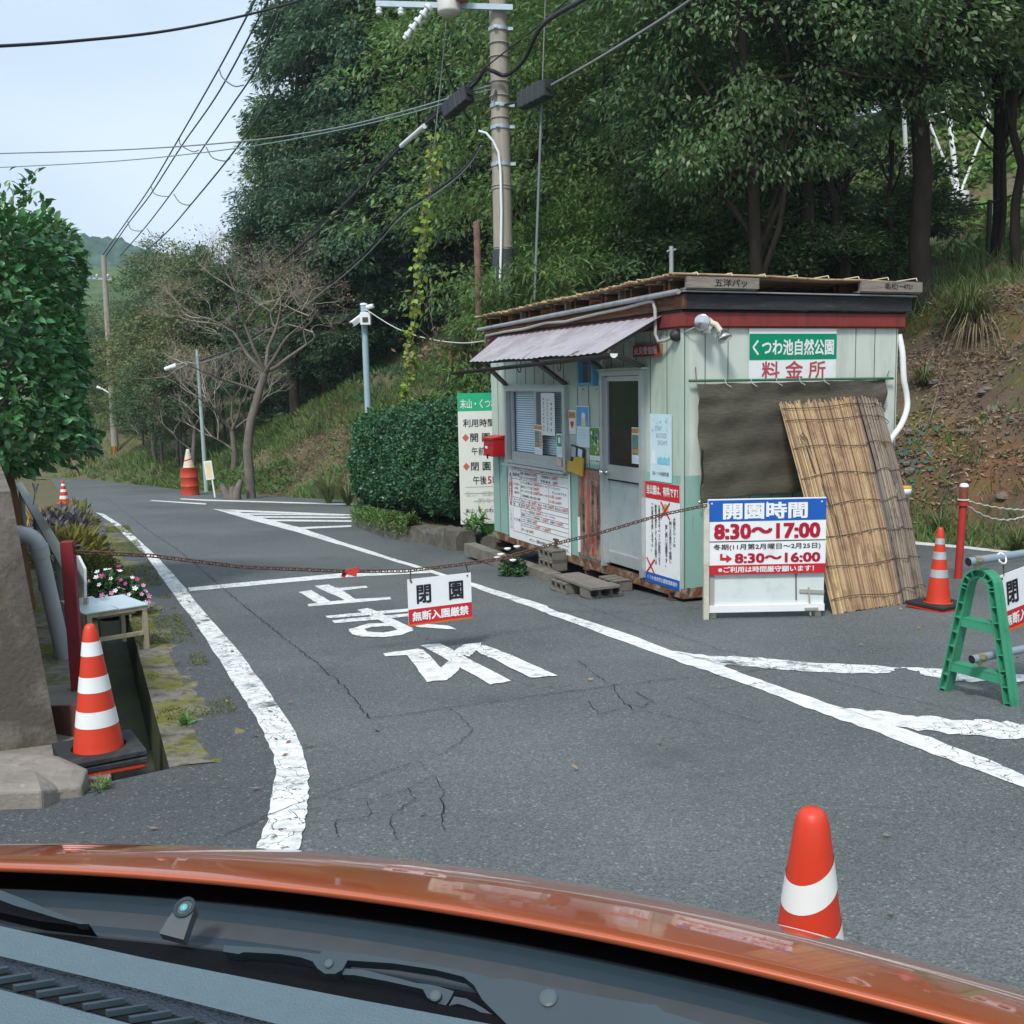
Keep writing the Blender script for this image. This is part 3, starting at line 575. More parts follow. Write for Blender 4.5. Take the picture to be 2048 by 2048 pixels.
dp = MB(); dp.tube(spline([(2.655, .02, 2.0), (2.66, -.03, 1.80), (2.665, -.05, 1.55), (2.70, -.06, 1.38), (2.69, -.08, 1.24), (2.60, -.1, 1.08), (2.48, -.1, .95), (2.42, -.08, .82)], 6), .03, mat('white_pipe', (.74, .75, .73), .4, .04), 12); dp.build('downpipe', hut)

# ---- pallets and reed mat on the roof: lying loose, so things of their own
def pallet(name, label, x0, x1, y0, y1, z, words=None):
    zr = lambda y: 2.40-.0175*y
    t = thing(name, label, 'pallet', BM, 'pallets under the reed mat on the hut roof'); mb = MB()
    for y in np.linspace(y0+.05, y1-.05, 3): mb.box(((x0+x1)/2, y, zr(y)+.012), (x1-x0, .09, .018), GRYW)
    for y in np.linspace(y0+.05, y1-.05, 6): mb.box(((x0+x1)/2, y, zr(y)+.116), (x1-x0, .085, .016), GRYW)
    mb.build('deck_board', t); r = MB()
    for y in (y0+.02, y0+.30, y0+.38, (y0+y1)/2+.08, y1-.14, y1-.02): r.bar((x0+.01, y, zr(y)+.064), (x1, y, zr(y)+.064), .03, .086, GRYW if y < y0+.1 else BRNW)
    if words:
        r.box(((x0+x1)/2, y0-.012, zr(y0)+.066), (x1-x0, .024, .10), GRYW); r.text(words, x0+.30, x0+.66, zr(y0)+.03, zr(y0)+.10, y0-.026, BLKT, .012)
    r.build('stringer', t)
pallet('pallet', 'grey pallet on the hut roof corner above the floodlight, black lettering on its end', -.06, .74, -.13, 1.0, 0, '五洋パッ')
pallet('pallet', 'grey lettered pallet on the hut roof, at the end next to the bank', 1.98, 2.78, -.13, 1.0, 0, '堀(松)ー4721')
pallet('pallet', 'weathered pallet on the hut roof over the open doorway side of the awning', -.06, 1.06, 1.08, 2.2, 0)
pallet('pallet', 'weathered pallet on the hut roof over the blue blinds of the window', -.06, 1.06, 2.28, 3.4, 0)
pallet('pallet', 'weathered pallet at the far low end of the hut roof above the red mailbox', -.06, 1.06, 3.48, 4.62, 0)
REED = mat('reed_straw', (.37, .255, .14), .8, .2, 4, island=.42, dirt=((.16, .10, .06), 9, .56, .7, (1, 1, .3)))
REEDG = mat('reed_grey', (.22, .175, .135), .85, .2, 4, island=.4, dirt=((.10, .075, .06), 9, .55, .7, (1, 1, .3)))
rm = MB()
for k in range(225):
    y = -.14+4.86*k/224; z = 2.40-.0175*y+.136+.006*math.sin(y*3)
    x1 = 2.78-random.random()*.04; x0 = -.13-random.random()*.07
    sag = .05*math.sin(math.pi*.5)*(1 if y < .1 else .5)
    rm.tube([(x0, y, z+random.uniform(-.006, .012)), (.9, y+random.uniform(-.01, .01), z), (1.5, y, z-sag*.35), (2.0, y, z-.012), (x1, y, z-.035)], .0125*random.uniform(.7, 1.2), REED, 4)
for x in np.linspace(.05, 2.7, 8): rm.tube([(x, -.16, 2.53), (x, -.15, 2.556), (x+.01, 1, 2.535), (x, 4.7, 2.48)], .006, mat('twine', (.55, .48, .33), .8, .1), 4)
tag(rm.build('reed_mat', M=BM), 'straw reed mat laid over the pallets on the hut roof', 'reed mat')
r_ = None; pp = MB(); pp.tube([(.45, .9, 2.2), (.45, .9, 2.93)], .022, IRON, 8); pp.tube([(.40, .9, 2.88), (.5, .9, 2.9)], .012, IRON, 6); tag(pp.build('vent_pipe', M=BM), 'thin grey pipe standing up through the hut roof', 'pipe')

# ---- signs and papers
def panel(mb, w, h, m, x=0, z=0, y=-.003, th=.006): mb.box((x+w/2, y+th/2, z+h/2), (w, th, h), m)
def sign(name, label, cat, M, mb, group=None): return tag(mb.build(name, M=M), label, cat, group)
# big name board
x0, z0 = .735, 1.50; b = MB(); w = 1.065; panel(b, w, .56, WHT)
b.rect(.0, w, .26, .51, -.0055, GSGN); b.text('くつわ池自然公園', .04, w-.04, .305, .455, -.008, WHT, .025); b.text('料 金 所', .15, w-.14, .075, .245, -.0075, mat('faded_red_lettering', (.46, .07, .08), .5, .1), .012)
sign('name_board', 'green and white name board with red lettering high on the hut front', 'sign', MF(x0, z0), b)
# price list
b = MB(); w, h = 1.74, 1.00; panel(b, w, h, WHT)
PAN = (-.0045)
LN = BLKT
def hl(x0, x1, z): b.rect(x0, x1, z-.0025, z+.0025, PAN, LN)
for z in (.97, .90, .785, .545, .485, .43, .10): hl(.13, 1.70, z)
for z in (.365, .31, .255, .20): hl(.37, 1.70, z)
for x, za, zb in ((.13, .10, .97), (.37, .10, .97), (1.18, .545, .785), (1.70, .10, .97)): b.rect(x-.0025, x+.0025, za, zb, PAN, LN)
P_ = -.006
def tx(s, x0, x1, zc, h, m=BLKT): b.text(s, x0, x1, zc-h/2, zc+h/2, P_, m, .008)
tx('入園料金', .15, .35, .935, .042); tx('大人(中学生以上)', .39, .60, .935, .032); tx('300円', .62, .76, .935, .05, REDT); tx('小人(小学生)', .79, .95, .935, .032); tx('200円', .97, 1.10, .935, .05, REDT); tx('団体', 1.13, 1.20, .935, .035); tx('100円', 1.22, 1.34, .935, .05, REDT); tx('(15人以上に限り割引)', 1.36, 1.68, .935, .035)
tx('駐車料金', .15, .35, .84, .042); tx('普通・軽自動車1台', .39, .72, .87, .036); tx('500円', .74, .87, .87, .046, REDT); tx('大型自動車1台', .98, 1.24, .87, .036); tx('1,000円', 1.26, 1.43, .87, .046, REDT); tx('オートバイ1台', .39, .72, .815, .036); tx('150円', .74, .87, .815, .046, REDT); tx('自 転 車1台', .98, 1.24, .815, .036); tx('100円', 1.31, 1.43, .815, .046, REDT)
tx('バンガロー', .15, .35, .72, .036); tx('(木造)', .2, .31, .665, .032); tx('電灯付', .19, .34, .61, .032)
for q, (a, c) in enumerate((('つつじ広場1泊', '7,000円'), ('森のエリア1泊', '7,000円'), ('オートバイ1泊', '3,500円'))): tx(a, .39, .72, .755-q*.054, .036); tx(c, .74, .93, .755-q*.054, .046, REDT)
tx('(休憩エアコン 1,000円)', .94, 1.16, .755, .03, REDT); tx('(休憩エアコン 1,000円)', .94, 1.16, .645, .03, REDT); tx('ご利用時間 15時~翌日10時', .39, .95, .585, .034)
tx('アーリーチェックイン', 1.2, 1.5, .755, .034); tx('チェックアウト', 1.28, 1.66, .70, .034); tx('1人用 1,500円', 1.2, 1.52, .648, .038, REDT); tx('5人用 2,500円', 1.2, 1.52, .588, .038, REDT)
tx('キャンプ', .16, .35, .515, .034); tx('持込テント1張', .39, .66, .515, .036); tx('1,000円', .68, .84, .515, .044, REDT); tx('持込タープ1張', .88, 1.12, .515, .036); tx('1,000円', 1.14, 1.32, .515, .044, REDT); tx('焼き台1台', 1.35, 1.5, .515, .036); tx('1,000円', 1.51, 1.69, .515, .044, REDT)
tx('薪　　炭', .16, .35, .458, .036); tx('薪1束', .39, .5, .458, .036); tx('700円', .52, .64, .458, .044, REDT); tx('炭3kg', .68, .82, .458, .036); tx('700円', .84, .98, .458, .044, REDT)
tx('そ の 他', .16, .35, .26, .042)
tx('バーベキュー広場1区画', .39, .78, .398, .034); tx('1,000円', .80, .97, .398, .044, REDT); tx('(テーブル・いす付き)', .99, 1.35, .398, .03)
tx('電源コンセント(使用料)', .39, .94, .338, .034); tx('1,500円', .98, 1.17, .338, .042, REDT); tx('日帰り', 1.22, 1.36, .338, .034); tx('1,000円', 1.38, 1.56, .338, .042, REDT)
tx('シャワー1回10分', .39, .70, .283, .034); tx('200円', .72, .85, .283, .042, REDT); tx('ファイヤーサークル 大', .39, .75, .228, .034); tx('1,500円', .77, .94, .228, .042, REDT); tx('小', .98, 1.01, .228, .034, REDT); tx('1,000円', 1.03, 1.22, .228, .042, REDT); tx('貸テント1張', .39, .58, .15, .036); tx('500円', .60, .74, .15, .042, REDT)
tx('※テント・薪等の利用チェックアウトは翌日10時です。', .62, 1.70, .048, .042)
el = [(.065+.05*math.cos(a), -.0046, .64+.22*math.sin(a)) for a in np.linspace(0, 2*math.pi, 28)[:-1]]; b.add(el, [tuple(range(27))], REDS); b.text('料金表', .04, .09, .47, .82, P_, WHT, .03, vert=True)
b.text('くつわ池自然公園', .07, .098, .12, .40, P_, BLKT, .0, vert=True); b.text('どうぞごゆっくり', .03, .058, .12, .40, P_, BLKT, .0, vert=True)
sign('price_board', 'large white price list with red figures below the hut window', 'sign', ML(4.05, -.42, .016), b)
# brown rusted notice
RSIGN = mat('rust_stained_board', (.33, .20, .145), .7, .25, 2, dirt=[((.10, .045, .04), 2.4, .50, .75, (3, 3, .9)), ((.44, .31, .24), 3, .58, .7)])
b = MB(); w, h = .57, 1.0; panel(b, w, h, RSIGN); b.box((w/2, -.004, h-.004), (w+.02, .014, .016), DST)
b.text('「入園料のお支払いお願い」', .44, .50, .12, .82, P_, mat('faded_black', (.06, .035, .03), .6, .1), .01, vert=True); b.text('くつわ池自然公園に入られた方は', .32, .38, .30, .96, P_, BLKT, .015, vert=True)
b.text('料金所で入園料を', .32, .38, .02, .28, P_, REDT, .015, vert=True); b.text('必ず入園料をお支払い下さい。', .21, .28, .03, .98, P_, mat('orange_red_lettering', (.62, .10, .06), .5, .1), .02, vert=True)
b.text('いただきます', .10, .16, .62, .96, P_, REDT, .015, vert=True); b.text('未払の場合は退園ください。', .10, .16, .08, .6, P_, BLKT, .015, vert=True)
b.box((.022, -.008, .23), (.04, .012, .40), WHT)
sign('rusty_notice', 'rust stained brown notice board with vertical lettering left of the hut door', 'sign', ML(2.11, -.37, .015), b)
# fee notice
b = MB(); w, h = .62, 1.02; panel(b, w, h, WHT); b.rect(0, w, .85, h, -.0048, REDS); b.rect(0, w, 0, .10, -.0048, BLUE)
b.text('当公園は、有料です！', .03, w-.03, .895, .985, P_, WHT, .03); b.text('くつわ池自然公園管理事務所', .04, w-.04, .03, .075, P_, WHT, .01)
for s, x0, x1, z0, z1 in (('犬猫などペットは', .505, .55, .42, .70), ('飼い主の責任にて管理し', .435, .48, .25, .66), ('放し飼いは厳禁です。', .365, .41, .20, .62), ('お客様同士でペットが原因となり', .24, .28, .20, .80), ('被害が発生しても当公園では', .175, .215, .20, .80), ('一切責任を致しません。', .11, .15, .32, .80)): b.text(s, x0, x1, z0, z1, P_, BLKT, .015, vert=True)
TAN = mat('tan_print', (.55, .38, .12), .6, .1)
el = [(.37+.055*math.cos(a), -.0048, .76+.06*math.sin(a)) for a in np.linspace(0, 2*math.pi, 20)[:-1]]; b.add(el, [tuple(range(19))], TAN); b.add([(.33, -.0047, .80), (.30, -.0047, .77), (.325, -.0047, .72)], [(0, 1, 2)], TAN)
for (cx, cz, r) in ((.37, .755, .08), (.10, .17, .075)):
    for s in (1, -1): b.bar((cx-r, -.008, cz-s*r), (cx+r, -.008, cz+s*r), .004, .016, REDT)
sign('fee_notice', 'white notice with red heading and blue foot beside the hut corner', 'sign', ML(.655, -.43, .015), b)
# small red plate
b = MB(); w, h = .50, .115; b.box((w/2, 0, h/2), (w, .03, h), mat('wood_edge', (.30, .15, .06), .7, .2)); b.rect(.0, w-.015, .0, h, -.018, mat('dull_red_plate', (.35, .045, .05), .5, .1)); b.text('火災受信所', .03, w-.05, .022, .095, -.021, WHT, .012)
sign('fire_alarm_plate', 'small red plate with white lettering up on the hut beside the awning', 'sign', ML(.85, 1.82, .02), b)
# pale blue vertical banner
LB = mat('pale_blue_print', (.56, .73, .78), .5, .08, 3); CY = mat('cyan_print', (.22, .55, .68), .5, .2, 9)
b = MB(); w, h = .385, .66; panel(b, w, h, LB)
for k in range(16):
    a = random.uniform(.02, w-.03), random.uniform(.44, .63); r = random.uniform(.008, .018)
    if .08 < a[0] < .3 and a[1] < .56: continue
    b.add([(a[0]+r*math.cos(t+.4), -.0048-.0001*k, a[1]+r*math.sin(t+.4)) for t in (0, 2.1, 4.2)], [(0, 1, 2)], CY)
b.text('STAY', .1, .22, .50, .545, P_, CY, .012); b.text('BACKSIDE', .12, .31, .43, .475, P_, mat('grey_print', (.35, .4, .42), .5), .0); b.text('EIGHT', .15, .32, .36, .405, P_, MATS['grey_print'], .0)
b.text('末山・くつわ池自然公園', .05, .34, .06, .10, P_, BLKT, .008)
wv = [(.14, -.0048, .17), (.36, -.0048, .17)]+[(.36-.22*k/10, -.0048, .24+.012*math.sin(k*1.9)) for k in range(11)]; b.add(wv, [tuple(range(len(wv)))], CY)
b.add([(.03, -.0048, .17), (.11, -.0048, .17), (.10, -.0048, .27), (.075, -.0048, .32), (.045, -.0048, .30)], [(0, 1, 2, 3, 4)], WHT)
sign('pale_blue_banner', 'pale blue and white vertical poster right of the hut door', 'poster', ML(.57, .60, .013), b, 'papers on the hut side')
# posters
def scribble(b, x0, x1, z0, z1, nx, nz):        # handwriting too small to read: a few strokes per character
    cw, ch = (x1-x0)/nx, (z1-z0)/nz
    for i in range(nx):
        for j in range(nz):
            cx, cz = x0+cw*(i+.5), z0+ch*(j+.5)
            for k in range(3): z = cz+ch*random.uniform(-.35, .35); b.rect(cx-cw*.38*random.random()-.004, cx+cw*.38*random.random()+.004, z-ch*.04, z+ch*.04, -.005-.0003*k, BLKT)
            for k in range(2): x = cx+cw*random.uniform(-.3, .3); b.rect(x-cw*.05, x+cw*.05, cz-ch*.4*random.random(), cz+ch*.4*random.random(), -.006-.0003*k, BLKT)
def poster(label, y, z, w, h, paint, off=.013, rot=0.): 
    b = MB(); panel(b, w, h, WHT, th=.003); paint(b, w, h); o = sign('poster', label, 'poster', ML(y, z, off) @ Matrix.Rotation(rot, 4, 'Y'), b, 'papers on the hut side'); return o
SKYB = mat('sky_blue_print', (.10, .34, .66), .5, .25, 5); ORG = mat('orange_print', (.62, .24, .05), .5, .2); GRNP = mat('leaf_green_print', (.10, .26, .04), .5, .5, 25); YEL = mat('yellow_print', (.70, .45, .05), .5, .1)
def pa(b, w, h):
    b.rect(.01, w-.01, h*.5, h-.012, -.0045, SKYB); b.rect(w*.42, w*.72, h*.51, h*.74, -.0052, mat('cream_print', (.75, .62, .38), .5)); el = [(w*.57+w*.15*math.cos(a), -.0054, h*.77+h*.07*math.sin(a)) for a in np.linspace(0, 6.28, 14)[:-1]]; b.add(el, [tuple(range(13))], WHT)
    b.rect(.01, w-.01, .012, h*.48, -.0045, LB)
    for k in range(4): b.rect(.03, w*.7, h*(.42-.07*k), h*(.425-.07*k), -.005, MATS['grey_print'])
poster('tall poster with blue sky picture over a blank white half, left of door', 2.13, .86, .30, .46, pa)
def pb(b, w, h):
    b.rect(.01, w-.01, h*.66, h*.92, -.0045, ORG); b.rect(.015, w-.015, h*.07, h*.63, -.0045, mat('cream_print', (.75, .62, .38), .5)); b.rect(.022, w-.022, h*.1, h*.6, -.0049, WHT)
    b.add([(w*.5, -.0054, h*.2), (w*.74, -.0054, h*.4), (w*.72, -.0054, h*.52), (w*.6, -.0054, h*.55), (w*.5, -.0054, h*.48), (w*.4, -.0054, h*.55), (w*.28, -.0054, h*.52), (w*.26, -.0054, h*.4)], [tuple(range(8))], REDS); scribble(b, w*.2, w*.8, h*.72, h*.86, 3, 1)
poster('small poster with a red heart under an orange heading by the window', 2.32, 1.0, .175, .27, pb)
def pc(b, w, h):
    b.rect(.006, w-.006, h*.14, h-.006, -.0045, GRNP)
    for k in range(22): x, z, r = random.uniform(.03, w-.03), random.uniform(h*.2, h*.85), random.uniform(.008, .018); b.add([(x+r*math.cos(t), -.0048-.00005*k, z+1.6*r*math.sin(t)) for t in np.linspace(0, 6.28, 9)[:-1]], [tuple(range(8))], random.choice([WHT, BLKT, YEL, SKYB, LB]))
    b.rect(.01, w-.03, h*.03, h*.1, -.0048, LB)
poster('green leafy photo poster with a white foot left of the door frame', 1.83, .73, .24, .36, pc)
def pd(b, w, h):
    b.rect(.0, w, h*.84, h*.97, -.0045, ORG); b.rect(.01, w*.62, h*.24, h*.8, -.0045, mat('teal_print', (.12, .25, .22), .5, .5, 30)); b.rect(w*.64, w-.01, h*.2, h*.8, -.0045, mat('pink_print', (.62, .40, .38), .5, .2, 20)); b.rect(.02, w*.7, h*.3, h*.4, -.005, ORG); b.rect(.01, w-.02, h*.03, h*.17, -.0045, LB)
    for k in range(5): b.rect(w*.68, w*.9, h*(.3+.1*k), h*(.34+.1*k), -.005, REDT)
poster('colourful leaflet stuck at the right edge of the door glass', .935, .745, .21, .37, pd, -.0015+.006)
poster('same colourful leaflet stuck on the window beside the sash lock', 3.17, .72, .21, .36, pd, .045)
def pe(b, w, h):
    for k, n in enumerate((9, 11, 6)): scribble(b, w*(.12+.28*k), w*(.28+.28*k), h*.08, h*(.9-.04*k), 1, n)
poster('white paper with vertical handwriting behind the window pane', 2.98, .96, .36, .50, pe, .042)
def pf(b, w, h): b.rect(0, w, 0, h, -.0045, YEL); scribble(b, w*.2, w*.8, h*.04, h*.96, 1, 9)
poster('narrow yellow sticker high at the right edge of the door glass', .765, 1.27, .055, .30, pf, .025)
def pg(b, w, h): b.rect(.01, w*.9, h*.45, h*.95, -.0045, mat('green_print', (.05, .30, .15), .5, .3, 20)); b.rect(w*.3, w*.7, h*.6, h*.85, -.005, WHT); b.rect(.01, w*.9, .02, h*.38, -.0045, LB)
poster('green and white stickers at the right bottom of the window', 2.58, .72, .15, .27, pg, .043)
def ph(b, w, h): b.rect(0, w, 0, h, -.0045, mat('pink_print', (.62, .40, .38), .5, .2, 20))
poster('pink square sticker on the window sash rail', 2.58, .615, .12, .085, ph, .043)
b = MB(); YP = mat('yellow_pocket', (.50, .32, .03), .6, .15); w, h = .37, .28
b.box((w/2, -.012, .16), (w-.05, .006, .30), BLKT); b.rect(.04, .15, .17, .29, -.016, MATS['grey_print']); b.rect(.2, .3, .2, .29, -.016, LB)
b.prism([(.0, -.02, .0), (w, -.02, .0), (w, -.02, .21), (.16, -.02, .19), (.14, -.02, .13), (.0, -.02, .11)], (0, -1, 0), .02, YP)
sign('leaflet_pocket', 'yellow leaflet pocket holding a dark pamphlet, tilted on the hut wall', 'leaflet holder', ML(2.31, .58, .012) @ Matrix.Rotation(rad(7), 4, 'Y'), b)
# mailbox
t = thing('mailbox', 'red letter box with a white name card at the far end of the hut', 'mailbox', ML(4.50, .63, .0)); RED = mat('red_enamel', (.46, .012, .018), .35, .08)
b = MB(); b.box((.15, -.085, .115), (.32, .17, .23), RED); b.rect(.05, .13, .10, .135, -.172, WHT); b.rect(.03, .27, .17, .178, -.172, DARK); b.box((.15, -.175, .165), (.26, .012, .012), RED); b.build('body', t, bevel=.006)
b = MB(); b.prism([(-.02, .0, .235), (-.02, -.19, .225), (-.02, -.19, .245), (-.02, 0, .275)], (1, 0, 0), .34, RED); b.build('lid', t)
b = MB(); b.tube([(.15, -.18, .03), (.15, -.185, .0), (.15, -.18, -.03)], .012, DARK, 6); b.build('padlock', t)
# floodlight pair
t = thing('floodlight', 'twin round floodlights with white sockets under the hut fascia', 'floodlight', MF(.22, 2.10, .0)); CRM2 = mat('cream_plastic', (.66, .63, .52), .5, .06)
b = MB(); b.tube([(0, 0, 0), (0, -.09, 0)], .055, CRM2, 16); b.tube([(0, -.06, 0), (0, -.06, -.09)], .035, CRM2, 12); b.tube([(.02, -.08, .01), (.07, -.1, -.01), (.10, -.13, -.07)], .028, CRM2, 12); b.tube([(-.02, -.08, .01), (-.06, -.1, .01)], .03, CRM2, 12); b.build('mount', t)
REFL = mat('lamp_reflector', (.62, .64, .65), .15, .05, metal=.9)
for o, dr_ in (((-.07, -.11, .01), (-.75, -.65, -.05)), ((.105, -.14, -.09), (.12, -.5, -.85))):
    q = Vector(dr_).to_track_quat('Z', 'Y').to_matrix(); b = MB(); b.lathe([(.02, -.02), (.05, .0), (.074, .05), (.078, .07), (.074, .075), (.06, .078), (.0, .085)], REFL, 20, o, q); b.build('lamp', t)
b = MB(); b.tube([(-.08, -.1, .0), (-.18, -.06, -.05), (-.225, .0, -.08)], .006, PVC, 6); b.build('flex', t)
# shade cloth on a pole
t = thing('shade_cloth', 'olive brown sun shade cloth hanging from a green pole on the hut front', 'shade cloth', MF(.0, 0, .0))
CLO = mat('shade_netting', (.108, .099, .071), .95, .15, 3, stretch=(1, 1, 14), dirt=[((.15, .138, .105), 2.2, .56, .35, (1, 1, 3)), ((.055, .05, .037), 16, .5, .55, (.5, 1, 7)), ((.17, .155, .12), 24, .57, .5, (.4, 1, 6))], bump=.6, bscale=70)
b = MB(); nx, nz_ = 90, 50; vs = []
for j in range(nz_+1):
    v = j/nz_
    for i in range(nx+1):
        u = i/nx; x = .115+2.32*u-.06*v*(u-.0)*(1-u)*0+(.05*v if u < .02 else 0); zt = 1.545-.02*math.sin(u*math.pi*6)**2*.3; zb = .42+.09*u+.02*math.sin(u*7)
        z = zt+(zb-zt)*v; x -= .10*v*smooth(.7, 1, u)
        y = -.05-.012*math.sin(u*9+v*3)*v-.008*math.sin(v*26+u*4)-.010*math.sin(v*11-u*7)-.006*math.sin(u*31+v*13)-.02*math.exp(-((v-.12)/.05)**2)*math.sin(u*6+1)
        vs.append((x, y, z))
b.add(vs, [(j*(nx+1)+i, (j+1)*(nx+1)+i, (j+1)*(nx+1)+i+1, j*(nx+1)+i+1) for j in range(nz_) for i in range(nx)], CLO, True); b.build('netting', t)
b = MB(); b.tube([(.03, -.05, 1.575), (2.52, -.05, 1.555)], .013, mat('green_pole', (.05, .16, .08), .5, .1), 8); b.build('pole', t)
CORD = mat('white_cord', (.7, .7, .66), .7, .1)
for x in (.42, .72, 1.02, 1.3, 1.6): b = MB(); b.tube([(x, -.065, 1.585), (x+.01, -.068, 1.54), (x+.07, -.07, 1.51)], .004, CORD, 5); b.build('cord', t)
b = MB(); b.tube([(.115, -.04, 1.57), (.12, -.02, 1.68), (.13, -.01, 1.7)], .004, DST, 5); b.build('wire_tie', t); b = MB(); b.tube([(2.44, -.04, 1.56), (2.49, -.02, 1.63)], .004, DST, 5); b.build('wire_tie', t); b = MB(); b.lathe([(.008, 0), (.02, 0), (.02, .006), (.008, .006)], CHR, 10, (.14, -.07, .43), Matrix.Rotation(math.pi/2, 3, 'X')); b.build('eyelet', t)
for x, z0 in ((.27, 1.57), (2.13, 1.55)):
    pass
# reed screens leaning on the hut
def screen(label, bl, br, tl, tr, n, m, bulge=.03, rag=.03):
    t = thing('reed_screen', label, 'reed screen', BM, 'reed screens leaning on the hut'); b = MB(); bl, br, tl, tr = map(Vector, (bl, br, tl, tr))
    nrm = (br-bl).cross(tl-bl).normalized()
    for k in range(n):
        u = (k+.5)/n; p = bl.lerp(br, u); q = tl.lerp(tr, u); wob = .006*math.sin(u*40)+random.uniform(-.006, .006)
        o = nrm*(bulge*math.sin(u*math.pi)+wob); d = (q-p).normalized()
        p2 = p+d*random.uniform(-.0, rag)*.6; q2 = q-d*random.uniform(-rag, rag)
        pts = [p2+(q2-p2)*s+o*(1 if 0 < s < 1 else .6)+(br-bl).normalized()*random.uniform(-.004, .004)+nrm*.02*math.sin(s*3.1) for s in (0, .33, .66, 1)]
        r = (br-bl).length/n*.62; b.tube(pts, [r*random.uniform(.8, 1.1), r, r, r*.85], m, 5)
    b.build('reeds', t)
    for s in (.06, .2, .34, .48, .62, .76, .9, .965):
        c = MB(); P = [bl.lerp(br, u).lerp(tl.lerp(tr, u), s+.008*math.sin(u*5+s*9))+nrm*(bulge*math.sin(u*math.pi)+.02+.02*math.sin(s*3.1)) for u in np.linspace(-.005, 1.005, 14)]; c.tube(P, .004, mat('dark_twine', (.09, .065, .045), .9, .1), 4); c.build('twine', t)
    return t
screen('wide straw coloured reed screen leaning against the hut front', (.74, -1.24, -.50), (1.62, -1.14, -.52), (1.03, -.10, 1.33), (1.97, -.10, 1.36), 74, REED)
screen('narrow grey weathered reed screen right of the straw one', (1.60, -1.15, -.52), (1.86, -1.08, -.525), (1.95, -.085, 1.36), (2.22, -.085, 1.35), 24, REEDG, .05)
screen('outermost grey reed screen with a ragged right edge', (1.84, -1.08, -.525), (2.08, -.98, -.53), (2.19, -.075, 1.36), (2.34, -.08, 1.26), 22, REEDG, .05, .06)
b = MB(); b.tube([BM @ Vector(p) for p in [(1.1, -.40, .98), (1.08, -.36, 1.04), (1.12, -.34, 1.06), (1.16, -.36, 1.0), (1.15, -.5, .74), (1.12, -.55, .66), (1.09, -.55, .72), (1.1, -.42, .95)]], .006, DST, 5); b.tube([BM @ Vector(p) for p in [(1.14, -.52, .7), (1.1, -.85, .3), (1.1, -.9, .15)]], .005, DST, 5)
tag(b.build('wire_hook'), 'bent dark wire hook hanging on the straw reed screen', 'hook')
# supports under the hut
BLOCK = mat('grey_block', (.17, .16, .14), .9, .2, 6, bump=.5, bscale=50, dirt=((.09, .085, .07), 4, .55, .6))
def block(label, M, parts=(0,)):
    """hollow concrete block 0.39 x 0.19 x 0.10 lying flat, three cores"""
    b = MB(); Lx, Wy, H = .39, .19, .12
    for x in (-.18, -.065, .065, .18): b.box((x, 0, H/2), (.03, Wy, H), BLOCK)
    b.box((0, 0, H-.0125), (Lx-.0, Wy, .025), BLOCK); b.box((0, 0, .0125), (Lx-.0, Wy, .025), BLOCK)
    for x in (-.1225, 0, .1225):
        for sx in (-1, 1): b.box((x+sx*.036, 0, .031), (.022, Wy-.01, .018), BLOCK); b.box((x+sx*.036, 0, H-.031), (.022, Wy-.01, .018), BLOCK)
    o = b.build('concrete_block', M=M, bevel=.006); return tag(o, label, 'concrete block', 'concrete blocks under and before the hut')
def onb(x, y, dz=0, rz=0):
    p = BM @ Vector((x, y, 0)); return Matrix.Translation((p.x, p.y, -SLOPE*p.y+dz)) @ Matrix.Rotation(BA+rz, 4, 'Z')
block('hollow concrete block lying in front of the hut door, nearest to the road corner', onb(-.50, .72, .0))
block('hollow concrete block with its cores facing the road, at the left of the step', onb(-.64, 1.22, .0, rad(90)))
block('hollow concrete block at the back of the step by the hut door', onb(-.12, 1.1, .0, rad(90)))
b = MB(); b.box((0, 0, .012), (.30, .84, .024), mat('step_board', (.185, .165, .145), .85, .25, 5, bump=.3)); tag(b.build('step_slab', M=onb(-.55, .98, .122)), 'thin brownish slab laid over the concrete blocks as a doorstep', 'step')
block('hollow concrete block under the hut below the price list, upper one', onb(-.10, 2.62, .17, rad(90)))
block('hollow concrete block under the hut below the price list, lower one', onb(-.12, 2.58, .05, rad(90)))
def sleeper(label, x, y, dz, L, rz=0):
    b = MB(); m = mat('brown_steel', (.085, .05, .04), .8, .3, 8, dirt=((.15, .07, .04), 7, .55, .7))
    for z in (.012, .108): b.box((0, 0, z), (L, .10, .022), m)
    b.box((0, 0, .06), (L, .02, .075), m); tag(b.build('steel_joist', M=onb(x, y, dz, rz)), label, 'steel joist', 'steel joists carrying the hut')
sleeper('rust brown steel joist under the hut corner by the opening hours board', .25, .16, -.005, .62, 0)
sleeper('rust brown steel joist under the middle of the hut near the door', .25, 1.9, .02, .6)
sleeper('rust brown steel joist on the concrete block under the price list', .25, 2.66, .29, .6)
sleeper('rust brown steel joist under the far end of the hut', .2, 4.45, .12, .5)
b = MB(); b.box((0, 0, .075), (.16, 2.6, .15), CONC); tag(b.build('low_kerb', M=onb(-.35, 3.35, -.01)), 'low concrete kerb beside the hut below the price list', 'kerb')

